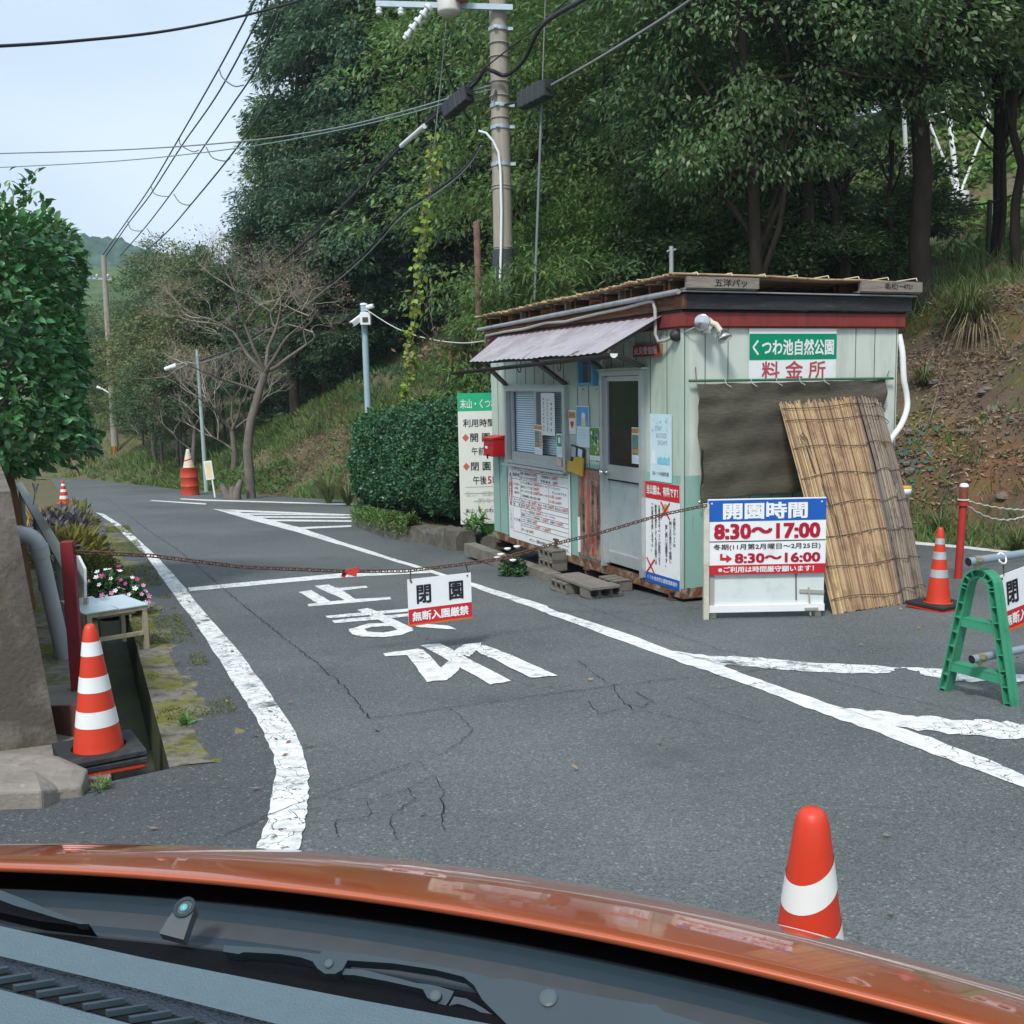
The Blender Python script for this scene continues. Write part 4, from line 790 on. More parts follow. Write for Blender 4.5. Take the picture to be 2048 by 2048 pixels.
# ================================================================== STREET OBJECTS
ORGP = mat('cone_orange', (.60, .045, .018), .42, .08, 3, dirt=[((.42, .06, .035), 3, .58, .6), ((.16, .10, .08), 16, .655, .45)])
BAND = mat('white_band', (.74, .76, .74), .4, .05, 6); SILV = mat('silver_band', (.50, .50, .52), .35, .25, 14, metal=.35)
RUB = mat('black_rubber', (.022, .024, .027), .7, .2, 8, dirt=((.07, .07, .065), 6, .58, .6))
def cone(label, x, y, bands, bm, M=None, h=.70, weights=0, slant=0., grp='traffic cones', r0=.022, r1=.105, z0=None, base=True, body=None, lean=0.):
    t = thing('traffic_cone', label, 'traffic cone', M or TR(x, y, -SLOPE*y+.004 if z0 is None else z0, .5), grp)
    if lean: t.matrix_world = t.matrix_world @ Matrix.Rotation(lean, 4, 'Y')
    wz = .0; k = body or ORGP
    if base:
        b = MB(); b.box((0, 0, .0125), (.385, .385, .025), k); b.lathe([(r1+.05, .025), (r1+.03, .04), (r1+.005, .06)], k, 28); b.build('base', t, bevel=.008); wz = .02
    b = MB(); rr = lambda f: r1+(r0-r1)*f
    b.lathe([(r1, wz+.03)]+[(rr(f), wz+h*f) for f in np.linspace(.06, .95, 12)]+[(r0*1.02, h*.965+wz), (r0*.9, h*.985+wz), (r0*.55, h+wz), (0, h+wz+.002)], k, 32); b.build('cone_body', t)
    for f0, f1 in bands:
        b = MB(); n = 32; vs = []
        for f, o in ((f0, .0015), ((f0+f1)/2, .0015), (f1, .0015)):
            for j in range(n): a = 2*math.pi*j/n; ff = f+slant*math.cos(a); vs.append(((rr(ff)+o)*math.cos(a), (rr(ff)+o)*math.sin(a), wz+h*ff))
        b.add(vs, [(i*n+j, i*n+(j+1) % n, (i+1)*n+(j+1) % n, (i+1)*n+j) for i in range(2) for j in range(n)], bm, True); b.build('reflective_band', t)
    for q in range(weights):
        b = MB(); z = .028+q*.034; n = 24; hs = .20-q*.006; R = Matrix.Rotation(.0+q*.05, 3, 'Z'); ring = [(.13*math.cos(2*math.pi*j/n+math.pi/4), .13*math.sin(2*math.pi*j/n+math.pi/4)) for j in range(n)]
        sq = []
        for cx, cy in ring: m_ = max(abs(cx), abs(cy)); sq.append((cx*hs/m_, cy*hs/m_))
        vs = [(a, c, z) for a, c in ring]+[(a, c, z+.03) for a, c in ring]+[(a, c, z) for a, c in sq]+[(a, c, z+.026) for a, c in sq]
        vs = [R @ Vector(v) for v in vs]; fs = []
        for j in range(n): k2 = (j+1) % n; fs += [(j, k2, n+k2, n+j)[::-1], (n+j, n+k2, 3*n+k2, 3*n+j)[::-1], (2*n+j, 2*n+k2, 3*n+k2, 3*n+j), (j, k2, 2*n+k2, 2*n+j)]
        b.add(vs, fs, RUB); b.build('cone_weight', t, bevel=.004)
    return t
cone('orange cone with three white bands and two black weights beside the gutter, left foreground', *G(200, 1528).xy, [(.273, .389), (.522, .632), (.78, .88)], BAND, weights=2, r0=.029, r1=.130, h=.70)
cone('orange cone with silver bands on a black weight, right of the grey reed screens', *G(1876, 1216).xy, [(.37, .47), (.60, .695), (.79, .865)], SILV, weights=1, r0=.024, r1=.11, h=.71)
p = D(1621, 1606, 2.36)
cone('close orange cone cut off by the car bonnet, with slanting white bands', p.x, p.y, [(.455, .575), (.70, .80)], BAND, slant=.05, z0=p.z-.735, r0=.036, r1=.13, lean=rad(.5))
p = G(129, 1008); cone('small far cone behind the yellow green plants at the left road edge', p.x, p.y, [(.2, .34), (.5, .62), (.76, .86)], BAND, r0=.03, r1=.15, h=.66)
# oil drum with a pale cone on top
p = G(381, 990); p.y -= 0; DY = p.y; DX = p.x
t = thing('oil_drum', 'orange red steel drum standing at the foot of the far bank', 'drum', TR(DX, DY, -SLOPE*DY)); m = mat('drum_red', (.50, .06, .03), .5, .12, 3, dirt=((.25, .05, .03), 3, .6, .5))
b = MB(); b.lathe([(.0, .0), (.285, .0), (.29, .012), (.285, .025), (.28, .28), (.292, .295), (.292, .305), (.28, .32), (.28, .57), (.292, .585), (.292, .595), (.28, .61), (.285, .865), (.292, .875), (.285, .885)], m, 32); b.build('body', t)
b = MB(); b.lathe([(0, .87), (.282, .872)], m, 32); b.lathe([(.0, 0), (.03, 0), (.03, .02), (0, .02)], DST, 10, (.15, .05, .872)); b.build('lid', t)
FADE = mat('faded_cone', (.66, .62, .50), .6, .15, 3, dirt=[((.62, .40, .12), 1.6, .55, .6), ((.5, .12, .06), 3, .6, .5)])
cone('faded cream coloured cone standing on the orange drum', DX, DY, [(.42, .5)], ORGP, z0=-SLOPE*DY+.877, base=False, body=FADE, slant=.06, r0=.05, r1=.19, h=.62)
# small white sign on a post, beside the drum
p = D(431, 989, 31.5); z0 = gz(p.x, p.y)
t = thing('small_sign', 'small white signboard on a thin post right of the drum', 'sign', TR(p.x, p.y, z0-.1, rad(-8)) @ Matrix.Rotation(rad(-6), 4, 'Y')); k = 2060/31.5
b = MB(); b.box((0, 0, .6), (.045, .04, 1.2), WHT); b.build('post', t); b = MB(); b.box((-.05, -.03, 1.0), (.26, .02, .58), WHT); b.rect(-.14, .04, .76, 1.24, -.0415, mat('cream_print', (.75, .62, .38), .5)); b.build('panel', t)
# slim lamp post with an arm
p = D(411, 940, 36); t = thing('lamp_post', 'slim pale green lamp post with a long arm behind the drum', 'street lamp', TR(p.x, p.y, gz(p.x, p.y)-.2)); q = D(394, 699, 36)-Vector((p.x, p.y, gz(p.x, p.y)-.2)); LG = mat('pale_green_steel', (.34, .45, .42), .5, .1)
b = MB(); b.tube([(0, 0, 0), q], [.085, .05], LG, 10); b.build('pole', t)
a1 = q*.9; a2 = D(350, 731, 35.5)-Vector((p.x, p.y, gz(p.x, p.y)-.2)); b = MB(); b.tube([a1, a1.lerp(a2, .5)+Vector((0, 0, .1)), a2], .03, LG, 6); b.build('arm', t)
b = MB(); b.tube([a2+Vector((.05, 0, 0)), a2+Vector((-.35, 0, -.12))], [.09, .07], WHT, 8); b.build('lamp', t)
# camera pole behind the hedge
p = D(737, 812, 22.5); zb = gz(p.x, p.y); t = thing('camera_pole', 'pale blue steel pole carrying a security camera behind the clipped hedge', 'camera pole', TR(p.x, p.y, zb-.1)); top = D(734, 610, 22.5).z-zb+.1
PB = mat('pale_blue_steel', (.30, .44, .50), .45, .08)
b = MB(); b.tube([(0, 0, 0), (-.02, 0, top)], .07, PB, 14); b.lathe([(.08, 0), (.08, .03), (0, .05)], WHT, 14, (-.02, 0, top)); b.build('pole', t)
b = MB(); b.box((.03, -.12, top-.30), (.22, .2, .26), WHT); b.box((.03, -.23, top-.32), (.12, .02, .1), DST); b.build('control_box', t, bevel=.01)
b = MB(); b.bar((-.05, -.1, top-.25), (-.25, -.3, top-.42), .1, .11, WHT); b.tube([(-.25, -.3, top-.42), (-.28, -.34, top-.45)], .045, DARK, 8); b.tube([(.05, -.05, top-.05), (.2, -.1, top-.03)], .05, WHT, 8); b.build('camera', t)
CAMTOP = Vector((p.x, p.y, zb-.1+top-.08))
# ---- opening hours board
yb = 8.78; q0 = D(1416, 996, yb); q1 = D(1652, 997, yb); zz = lambda py: D(1534, py, yb).z
t = thing('hours_board', 'blue red and white opening hours board on white posts before the reed screens', 'sign', TR(q0.x, yb, 0)); wd = q1.x-q0.x
b = MB(); zt, z1, z2, z3, z4, z5 = zz(996.5), zz(1041), zz(1081), zz(1128), zz(1147), zz(1224)
b.box((wd/2, 0, (zt+z4)/2), (wd, .03, zt-z4), WHT); F = -.0165
b.rect(0, wd, z1, zt-.008, F, BLUE); b.rect(0, wd, z4, z3, F, REDS); b.rect(.01, wd-.003, z2-.004, z2+.004, F-.001, BLKT)
NUM = mat('crimson_lettering', (.40, .006, .03), .45, .08)
b.text('開園時間', wd*.13, wd*.835, z1+.022, zt-.035, F-.003, WHT, .035)
b.text('8:30～17:00', wd*.055, wd*.945, z2+.025, z1-.025, F-.003, NUM, .04)
b.text('冬期(11月第2月曜日～2月25日)', wd*.045, wd*.955, z2-.078, z2-.022, F-.003, BLKT, .012)
b.text('8:30～16:00', wd*.23, wd*.95, z3+.018, z3+.098, F-.003, NUM, .035)
ax, az = wd*.10, z3+.055
b.add([(ax, F-.003, az+.045), (ax+.022, F-.003, az+.045), (ax+.022, F-.003, az+.012), (ax+.055, F-.003, az+.012), (ax+.055, F-.003, az+.038), (ax+.105, F-.003, az), (ax+.055, F-.003, az-.034), (ax+.055, F-.003, az-.012), (ax, F-.003, az-.012)], [(0, 1, 2, 8), (2, 3, 7, 8), (4, 5, 6), (3, 4, 6, 7)][:2]+[(4, 6, 5)], REDS)
b.text('※ご利用は時間厳守願います！', wd*.085, wd*.90, z4+.018, z3-.014, F-.003, WHT, .02)
for x in (.03, wd/2, wd-.04): b.box((x, F-.002, zt-.035), (.012, .004, .012), WHT)
b.build('hours_panel', t)
WORN = mat('worn_white_board', (.62, .68, .67), .55, .07, 2, dirt=[((.40, .42, .40), 3.2, .60, .5), ((.10, .10, .10), 7, .735, .9, (1, 1, 5))])
b = MB(); b.box((wd/2, .03, (z4+z5)/2-.0), (wd-.0, .025, z4-z5), WORN); b.box((wd/2, .005, z5+.035), (wd, .03, .06), WHT); b.box((.03, .012, (z4+z5)/2+.03), (.055, .012, z4-z5-.07), PVC); b.bar((wd*.757, .012, z4-.01), (wd*.762, .012, z5+.1), .008, .012, DST); b.bar((wd*.79, .01, z5+.18), (wd*1.0, .01, z5+.165), .01, .03, PVC); b.bar((wd*.865, .004, z5+.21), (wd*.885, .004, z5-.04), .012, .014, PVC); b.bar((wd*.83, -.01, z5+.025), (wd*.945, -.01, z5+.025), .02, .02, PVC); b.build('lower_panel', t)
POST = mat('cream_post', (.60, .58, .48), .6, .12, 5, dirt=[((.25, .14, .08), 5, .58, .7), ((.42, .38, .30), 2, .5, .5)])
gy = -SLOPE*yb
b = MB(); b.box((-.018, -.01, (zt-.03+gy)/2-.03), (.045, .05, zt-gy+.02), POST); b.build('post', t); b = MB(); b.box((.055, .06, (z4+gy)/2-.03), (.05, .05, z4-gy+.06), POST); b.build('post', t); b = MB(); b.box((wd-.04, .06, (z4+gy)/2-.03), (.05, .05, z4-gy+.06), POST); b.build('post', t)
HOOK = Vector((q0.x-.02, yb-.04, zt-.045))
# ---- red post, chain and hanging sign
p = G(157, 1380); ph = 1.0
t = thing('chain_post', 'dark red square steel post at the left end of the chain', 'post', TR(p.x, p.y, p.z-.02, rad(12))); m = mat('maroon_paint', (.22, .022, .028), .55, .12, 4, dirt=((.13, .03, .02), 5, .6, .5))
top = D(151, 1082, p.y).z-p.z+.02
b = MB(); b.box((0, 0, top/2), (.078, .078, top), m); b.build('shaft', t, bevel=.004); b = MB(); b.tube([(.039+.03*(1-math.cos(a)), -.01, top-.06+.03*math.sin(a)) for a in np.linspace(-.2, 6.0, 14)], .008, DST, 6); b.build('ring', t)
A0 = Vector((p.x+.07, p.y-.02, p.z+top-.09)); A1 = HOOK
nrm = Vector((A1.y-A0.y, -(A1.x-A0.x), 0)).normalized()
CH_PX = [(300, 1111), (486, 1134), (691, 1142.5), (812, 1142), (929, 1128), (999, 1118), (1092, 1092), (1199, 1066), (1320, 1030)]
CP = [A0]+[PL(x, y, A0, nrm) for x, y in CH_PX]+[A1]
def resample(P, step):
    d = [0.]
    for a, b_ in zip(P[:-1], P[1:]): d.append(d[-1]+(b_-a).length)
    s = np.arange(0, d[-1], step); A = np.array(P); return [Vector([np.interp(x, d, A[:, k]) for k in range(3)]) for x in s]
RUSTC = mat('rusty_chain', (.095, .052, .04), .75, .3, 30, dirt=((.20, .05, .04), 1.2, .56, .7))
def chain(P, step, wd_, r, m):
    mb = MB(); P = resample(P, step)
    for i in range(len(P)-1):
        a, b_ = P[i], P[i+1]; t_ = (b_-a).normalized(); s = Vector((0, 0, 1)).cross(t_).normalized(); u = t_.cross(s); w_ = s if i % 2 else u
        if i % 2: w_ = (s*.8+u*.6)
        else: w_ = (u*.8-s*.6)
        L = (b_-a).length/2+wd_*.35; c = (a+b_)/2; ring = []
        for k in range(12):
            an = 2*math.pi*k/12; cx = math.cos(an); sx = math.sin(an); ring.append(c+t_*(cx*wd_*.5+(L-wd_*.5)*(1 if cx > 0 else -1))+w_*sx*wd_*.5)
        mb.tube(ring+[ring[0]], r, m, 5, cap=False)
    return mb
tag(chain(CP, .046, .028, .0045, RUSTC).build('chain'), 'long sagging rusty chain closing off the lane', 'chain')
def on_chain(x, y): return PL(x, y, A0, nrm)
s1 = on_chain(702, 1142); mb = MB(); RT = mat('red_tape', (.50, .04, .03), .6, .15)
mb.box((0, 0, .0), (.12, .02, .035), RT, Matrix.Rotation(rad(-10), 3, 'Y')); mb.box((.0, -.02, -.012), (.09, .015, .03), RT, Matrix.Rotation(rad(15), 3, 'Y')); mb.box((-.05, 0, -.02), (.03, .02, .05), RT, Matrix.Rotation(rad(25), 3, 'Y')); tag(mb.build('tape_knot', M=TR(*s1)), 'crumpled red tape tied round the middle of the chain', 'tape')
tl, tr, br, bl = on_chain(815, 1160), on_chain(942, 1145), on_chain(947, 1234), on_chain(818, 1250)
def closed_sign(name, label, M, w, h):
    t = thing(name, label, 'sign', M); b = MB(); k = 20; r = .035
    b.box((w/2, .003, h/2), (w, .006, h), WHT); b.rect(0, w, 0, h*.335, -.001, REDS)
    b.text('閉　園', w*.14, w*.86, h*.45, h*.84, -.003, BLKT, .03); b.text('無断入園厳禁', w*.06, w*.94, h*.07, h*.27, -.003, WHT, .03)
    for x, z in ((w*.06, h*.94), (w*.94, h*.94)): b.box((x, -.002, z), (.012, .004, .012), DST)
    m2 = mat('orange_rim', (.55, .13, .03), .5, .1); b.box((w/2, -.001, -.004), (w, .012, .012), m2)
    b.build('panel', t, bevel=.002)
    return t
w_ = (tr-tl).length; h_ = ((tl-bl).length+(tr-br).length)/2; X = ((tr-tl).normalized()+(br-bl).normalized()).normalized(); Yv = -X.cross(Vector((0, 0, 1))).normalized()*-1; Zv = X.cross(Yv).normalized()
if Zv.z < 0: Yv = -Yv; Zv = X.cross(Yv)
M = Matrix(((X.x, Yv.x, Zv.x, bl.x), (X.y, Yv.y, Zv.y, bl.y), (X.z, Yv.z, Zv.z, bl.z), (0, 0, 0, 1)))
t = closed_sign('closed_sign', 'white and red closed sign hanging askew from the rusty chain', M, w_, h_)
b = MB(); iv = M.inverted()
for a, c in ((tl, on_chain(821, 1141)), (tr, on_chain(931, 1127))): b.tube([iv @ (a+Vector((.02 if a is tl else -.02, 0, -.01))), iv @ c], .005, DST, 6)
b.build('hook', t)
# ---- green barricade with pipes
fl, fr = G(1883, 1378), G(2033, 1413); cen = (fl+fr)/2; X = (fr-fl); wF = X.length; X.normalize(); X.z = 0; X.normalize(); Yv = Vector((-X.y, X.x, 0)); topz = D(1946, 1137, cen.y).z; hF = topz-cen.z
M = Matrix(((X.x, Yv.x, 0, cen.x), (X.y, Yv.y, 0, cen.y), (0, 0, 1, cen.z), (0, 0, 0, 1))); sl = (fr.z-fl.z)/wF
GP = mat('green_plastic', (.045, .28, .155), .5, .12, 4, dirt=[((.07, .30, .18), 3, .56, .6), ((.03, .12, .07), 6, .60, .6), ((.12, .15, .12), 14, .64, .5)])
bar = thing('barricade', 'green plastic A-shaped barricade stand holding two grey pipes', 'barricade', M)
b = MB(); hw = wF/2+.0; r = .115; zc = hF-r-.0
outl = [(-hw, -.02)]; n = 12
th0 = math.atan2(zc, hw-r)*0
for k in range(n+1): a = math.pi-.15-(math.pi-.3)*k/n; outl.append((r*math.cos(a)*1.0, zc+r*math.sin(a)))
outl.append((hw, -.02))
def arch(off, depth, y, m):
    P = [Vector((x, 0, z)) for x, z in outl]; inn = []
    for i, q in enumerate(P):
        tg = (P[min(i+1, len(P)-1)]-P[max(i-1, 0)]).normalized(); nn = Vector((tg.z, 0, -tg.x)); inn.append(q+nn*off)
    vs = [(q.x, y, q.z+sl*q.x) for q in P]+[(q.x, y, q.z+sl*q.x) for q in inn]+[(q.x, y+depth, q.z+sl*q.x) for q in P]+[(q.x, y+depth, q.z+sl*q.x) for q in inn]; k = len(P); fs = []
    for i in range(k-1): fs += [(i, i+1, k+i+1, k+i), (2*k+i, 3*k+i, 3*k+i+1, 2*k+i+1), (i, 2*k+i, 2*k+i+1, i+1), (k+i, k+i+1, 3*k+i+1, 3*k+i)]
    fs += [(0, k, 3*k, 2*k), (k-1, 3*k-1, 4*k-1, 2*k-1)]; b.add(vs, fs, m); return P, inn
arch(.009, .075, -.0375, GP)
P, I1 = arch(.048, .008, -.004, GP)
b.T = Matrix()
def arch_in():
    P2 = [Vector((x, 0, z)) for x, z in outl]; k = len(P2); A, B_ = [], []
    for i, q in enumerate(P2):
        tg = (P2[min(i+1, k-1)]-P2[max(i-1, 0)]).normalized(); nn = Vector((tg.z, 0, -tg.x)); A.append(q+nn*.045); B_.append(q+nn*.052)
    vs = []
    for y in (-.0375, .0375): vs += [(q.x, y, q.z+sl*q.x) for q in A]+[(q.x, y, q.z+sl*q.x) for q in B_]
    fs = []
    for i in range(k-1): fs += [(i, i+1, k+i+1, k+i), (2*k+i, 3*k+i, 3*k+i+1, 2*k+i+1), (i, 2*k+i, 2*k+i+1, i+1), (k+i, k+i+1, 3*k+i+1, 3*k+i)]
    b.add(vs, fs, GP)
    for i in range(1, k-1, 2): b.bar(A[i]+Vector((0, 0, sl*A[i].x)), P2[i]+Vector((0, 0, sl*P2[i].x)), .074, .006, GP)
    for e, f in ((0, 1), (k-1, k-2)):
        for s in np.linspace(.06, .97, 8): 
            a = A[e].lerp(A[f], s); c = P2[e].lerp(P2[f], s); b.bar(a+Vector((0, 0, sl*a.x)), c+Vector((0, 0, sl*c.x)), .074, .006, GP)
arch_in(); b.build('a_frame', bar)
for zf in (.20, .57):
    z = hF*zf; x = hw*(1-zf*.80)-.03; b = MB(); b.bar((-x, -.03, z), (x, -.03, z), .006, .05, GP); b.bar((-x, 0, z+.025), (x, 0, z+.025), .07, .006, GP); b.bar((-x, 0, z-.025), (x, 0, z-.025), .07, .006, GP)
    for s in (-.6, -.2, .2, .6): b.box((s*x, 0, z), (.006, .06, .046), GP)
    b.build('crossbar', bar)
GPIPE = mat('grey_pvc', (.23, .29, .34), .45, .08, 4); BRS = mat('clamp_steel', (.42, .36, .24), .4, .15, 20, metal=.7)
def gpipe(label, px0, px1, dz):
    a = D(px0[0], px0[1], cen.y-.10); c = Vector((a.x+.0, a.y, a.z)); d = None
    return a
up = Matrix.Identity(4)
for label, (u, v), (u2, v2) in (('upper grey pipe lying across the top of the green barricade', (1936, 1124), (2048, 1107)), ('lower grey pipe lying on the bottom crossbar of the green barricade', (1943, 1319), (2048, 1298))):
    a = D(u, v, cen.y-.12); c = D(u2, v2, cen.y+.10); d = (c-a).normalized(); t = thing('barrier_pipe', label, 'pipe', Matrix.Translation(a), 'barricade pipes')
    b = MB(); R = Matrix.Rotation(0, 3, 'Z'); b.tube([(0, 0, 0), d*1.5], .0245, GPIPE, 16, cap=False); b.tube([(0, 0, 0), d*1.5], .020, DARK, 12, cap=True); b.build('tube', t)
    b = MB(); b.tube([d*.05, d*.075], .032, BRS, 12); b.tube([d*.078, d*.10], .030, BRS, 12); b.box(d*.075+Vector((0, 0, -.03)), (.02, .02, .04), BRS); b.box(d*.07+Vector((.0, -.03, .012)), (.03, .02, .02), BRS); b.build('clamp', t)
    if label[0] == 'u': PIPA, PIPD = a, d
b2 = copy_tree(bar, None, Matrix.Translation(PIPD*1.32) @ bar.matrix_world, 'second green barricade stand at the far end of the grey pipes, outside the picture'); bar['group'] = b2['group'] = 'barricade stands'
tl = D(1993, 1153, cen.y-.03); M = Matrix(((PIPD.x, PIPD.y*-1, 0, 0), (PIPD.y, PIPD.x, 0, 0), (0, 0, 1, 0), (0, 0, 0, 1)))
ang = math.atan2(PIPD.y, PIPD.x); hs = (D(1993, 1153, cen.y).z-D(2012, 1267, cen.y).z)
M = TR(tl.x+.012, tl.y, tl.z-hs, ang); M = M @ Matrix.Translation((0, 0, hs)) @ Matrix.Rotation(rad(-9), 4, 'Y') @ Matrix.Translation((0, 0, -hs))
t = closed_sign('closed_sign', 'white and red closed sign under the barricade pipe, cut by the right picture edge', M, .44, hs)
b = MB(); b.tube([(.045, 0, hs-.01), (.05, .0, hs+.06), (.05, 0, hs+.09)], .004, DST, 5); b.tube([(.04+.03*math.cos(a), .0+.03*math.sin(a)*.5, hs+.10+.03*math.sin(a)) for a in np.linspace(0, 6.28, 10)], .006, WHT, 5); b.build('hook', t)
# ---- red marker post with rope, bucket
p = G(1916, 1150); yy = 10.9; p = D(1916, 1150, yy); z0 = -SLOPE*yy
t = thing('marker_post', 'thin red marker post with a reflector cap behind the silver banded cone', 'post', TR(p.x, yy, z0)); RP = mat('bright_red_paint', (.42, .035, .03), .5, .15, 6, dirt=((.25, .04, .03), 5, .6, .5)); tz = D(1918, 968, yy).z-z0
b = MB(); b.tube([(0, 0, 0), (.03, 0, tz-.22)], .04, RP, 14); b.tube([(.03, 0, tz-.23), (.03, 0, tz-.19)], .06, RP, 14); b.build('shaft', t)
b = MB(); b.tube([(.03, 0, tz-.19), (.033, 0, tz-.03)], .045, mat('amber_reflector', (.30, .10, .07), .2, .2, 25, metal=.3), 14); b.lathe([(.047, 0), (.045, .02), (.03, .035), (0, .04)], WHT, 14, (.033, 0, tz-.03)); b.build('reflector', t)
RPT = p+Vector((.03, 0, 0)); RPT.z = z0+tz-.17
mb = MB(); e1 = D(2060, 1020, yy+1.0); e2 = D(2062, 1026, yy+1.0); m = mat('white_rope', (.55, .52, .46), .8, .25, 40)
for a, e, sg in ((RPT, e1, .03), (RPT+Vector((0, 0, -.03)), e2, .13)): mb.tube([a.lerp(e, s)-Vector((0, 0, sg*4*s*(1-s)))+Vector((0, 0, .006*(-1)**i)) for i, s in enumerate(np.linspace(0, 1.2, 22))], .009, m, 6)
mb.tube([RPT+Vector((.055*math.cos(a), .055*math.sin(a), 0)) for a in np.linspace(0, 6.3, 12)], .01, m, 6); tag(mb.build('rope'), 'white rope running right from the red marker post', 'rope')
q = D(1801, 972, 11.2); zb_ = -SLOPE*q.y
t = thing('bucket', 'white bucket with a yellow lid behind the right corner of the hut', 'bucket', TR(q.x, q.y, zb_)); zt_ = D(1806, 972, q.y).z-zb_
b = MB(); b.lathe([(0, .4), (.085, .4), (.10, zt_-.09), (.115, zt_-.09), (.115, zt_-.02), (.11, zt_-.02)], WHT, 24); b.lathe([(0, 0), (.12, 0), (.12, .4), (0, .4)], BLOCK, 12); b.build('body', t); b = MB(); b.lathe([(.116, zt_-.022), (.117, zt_), (.0, zt_+.012)], mat('yellow_lid', (.66, .36, .03), .5, .1), 24); b.build('lid', t)
# ---- notice board behind the hut, potted plant
yy = 15.2; q0 = D(914.5, 787, yy); q1 = D(916, 1049, yy)
t = thing('park_board', 'tall white park notice board with a green heading, half hidden behind the hut', 'sign', TR(q0.x, yy, q1.z, rad(4))); h = q0.z-q1.z; w = .95
b = MB(); b.box((w/2, .02, h/2), (w, .04, h), mat('cream_board', (.74, .76, .70), .5, .05, 2, dirt=((.60, .61, .55), 2, .58, .4))); b.rect(0, w, h*.865, h, -.001, mat('bright_green_panel', (.02, .42, .20), .45, .08)); F = -.004
b.text('末山・くつわ池', .04, .66, h*.885, h*.955, F, WHT, .012); b.text('利用時間', .075, .535, h*.745, h*.805, F, BLKT, .012)
REDD = mat('coral_diamond', (.62, .12, .10), .5, .1)
for zf in (.665, .445):
    for cx in (.105, .565): b.add([(cx-.05, F, h*zf), (cx, F, h*(zf-.03)), (cx+.05, F, h*zf), (cx, F, h*(zf+.03))], [(0, 1, 2, 3)], REDD)
b.text('開 園', .175, .46, h*.633, h*.695, F, BLKT, .012); b.text('午前', .19, .38, h*.53, h*.59, F, BLKT, .008); b.text('8時', .41, .56, h*.53, h*.59, F, REDT, .008)
b.text('閉 園', .175, .46, h*.413, h*.475, F, BLKT, .012); b.text('午後', .20, .40, h*.305, h*.37, F, BLKT, .008); b.text('5', .42, .47, h*.31, h*.365, F, REDT, .02); b.text('時', .49, .58, h*.305, h*.37, F, BLKT, .008)
b.rect(.08, .7, h*.285, h*.288, F, MATS['grey_print']); b.rect(.06, .7, h*.235, h*.24, F, MATS['grey_print']); b.rect(.2, .7, h*.175, h*.18, F, MATS['grey_print']); b.text('但し、自動車等の', .08, .72, h*.215, h*.255, F-.001, mat('faded_print', (.52, .55, .5), .5), 0); b.text('釣り池は', .26, .7, h*.16, h*.2, F-.001, MATS['faded_print'], 0)
b.text('末山・くつわ池', .075, .56, h*.085, h*.12, F, BLKT, .01); b.build('panel', t)
b = MB(); b.box((.06, .06, h/2-.2), (.06, .05, h+.3), IRON); b.build('post', t); b = MB(); b.box((w-.06, .06, h/2-.2), (.06, .05, h+.3), IRON); b.build('post', t)
# ---- left corner: wall, rail, pipe, bench, plate, slab
WALL = mat('old_wall_concrete', (.155, .135, .112), .92, .3, 2.2, bump=.7, bscale=35, dirt=[((.07, .06, .05), 1.6, .50, .8, (1, 1, .5)), ((.22, .20, .17), 3, .58, .5), ((.10, .10, .04), 2.6, .62, .6)])
_w0, _w1 = G(113, 1490), D(34, 962, 6.05); wa = Vector((_w0.x, _w0.y)); wdv = Vector((math.sin(rad(-27)), math.cos(rad(-27)))); wl_ = Vector((-wdv.y, wdv.x))*1; 
if wl_.x > 0: wl_ = -wl_
def wp(t_, s, z): q = wa+wdv*t_+wl_*s; return (q.x, q.y, z)
mb = MB(); n = 14; vs = []; zT = _w1.z
for i in range(n+1):
    t_ = 10*i/n; zb_ = -SLOPE*(wa.y+wdv.y*t_)-.12; vs += [wp(t_, -.02, zb_), wp(t_+.12, .12, zT-.02*t_), wp(t_+.12, .4, zT-.02*t_), wp(t_, 2.2, zT-.02*t_), wp(t_, 2.2, zb_)]
mb.add(vs, [(5*i+k, 5*i+5+k, 5*i+6+k, 5*i+1+k)[::-1] for i in range(n) for k in range(4)]+[(0, 1, 2, 3, 4)], WALL); tag(mb.build('retaining_wall'), 'weathered sloping concrete retaining wall at the left edge', 'wall')
def railp(px, py, y): return D(px, py, y)
a, c = D(138, 1140, 7.7), D(40, 972, 13.5); d = (c-a).normalized(); GUARD = mat('grey_guard_rail', (.21, .225, .21), .55, .1, 3, dirt=((.22, .2, .16), 4, .6, .5))
t = thing('guard_rail', 'plain grey guard rail beam running along the top of the wall', 'guard rail', Matrix.Translation(a)); b = MB(); e = (c-a)*1.05; dn = Vector((.25, -.05, -.97)).normalized()
b.bar((0, 0, 0), e, .03, .09, GUARD, up=(.86, .5, .18)); b.build('beam', t, bevel=.006)
for s in (.08, .45, .85): q = e*s; b = MB(); b.tube([q+Vector((-.05, .05, 0)), q+Vector((-.05, .05, -.75))], .035, GUARD, 8); b.build('post', t)
p = G(129, 1318); up_ = D(74, 1078, 7.45); t = thing('drain_pipe', 'fat grey drain pipe with an elbow leaning on the retaining wall', 'pipe', Matrix.Translation(p)); L = up_-p; GPV = mat('pale_grey_pvc', (.38, .41, .43), .4, .07, 2, dirt=((.28, .28, .26), 2, .58, .5))
b = MB(); b.tube([(0, 0, 0), L*.90], .058, GPV, 20); b.tube([L*.86, L*.95], .066, GPV, 20); b.build('tube', t)
b = MB(); ld = L.normalized(); lt = Vector((-.95, -.1, .05)); cc = L*.93; pts = [cc+ld*(.10*math.sin(a))+lt*(.10*(1-math.cos(a))) for a in np.linspace(0, math.pi/2, 8)]; pts.append(pts[-1]+lt*.06); b.tube(pts, .06, GPV, 20); b.tube(pts[-2:], .067, GPV, 20); b.build('elbow', t)
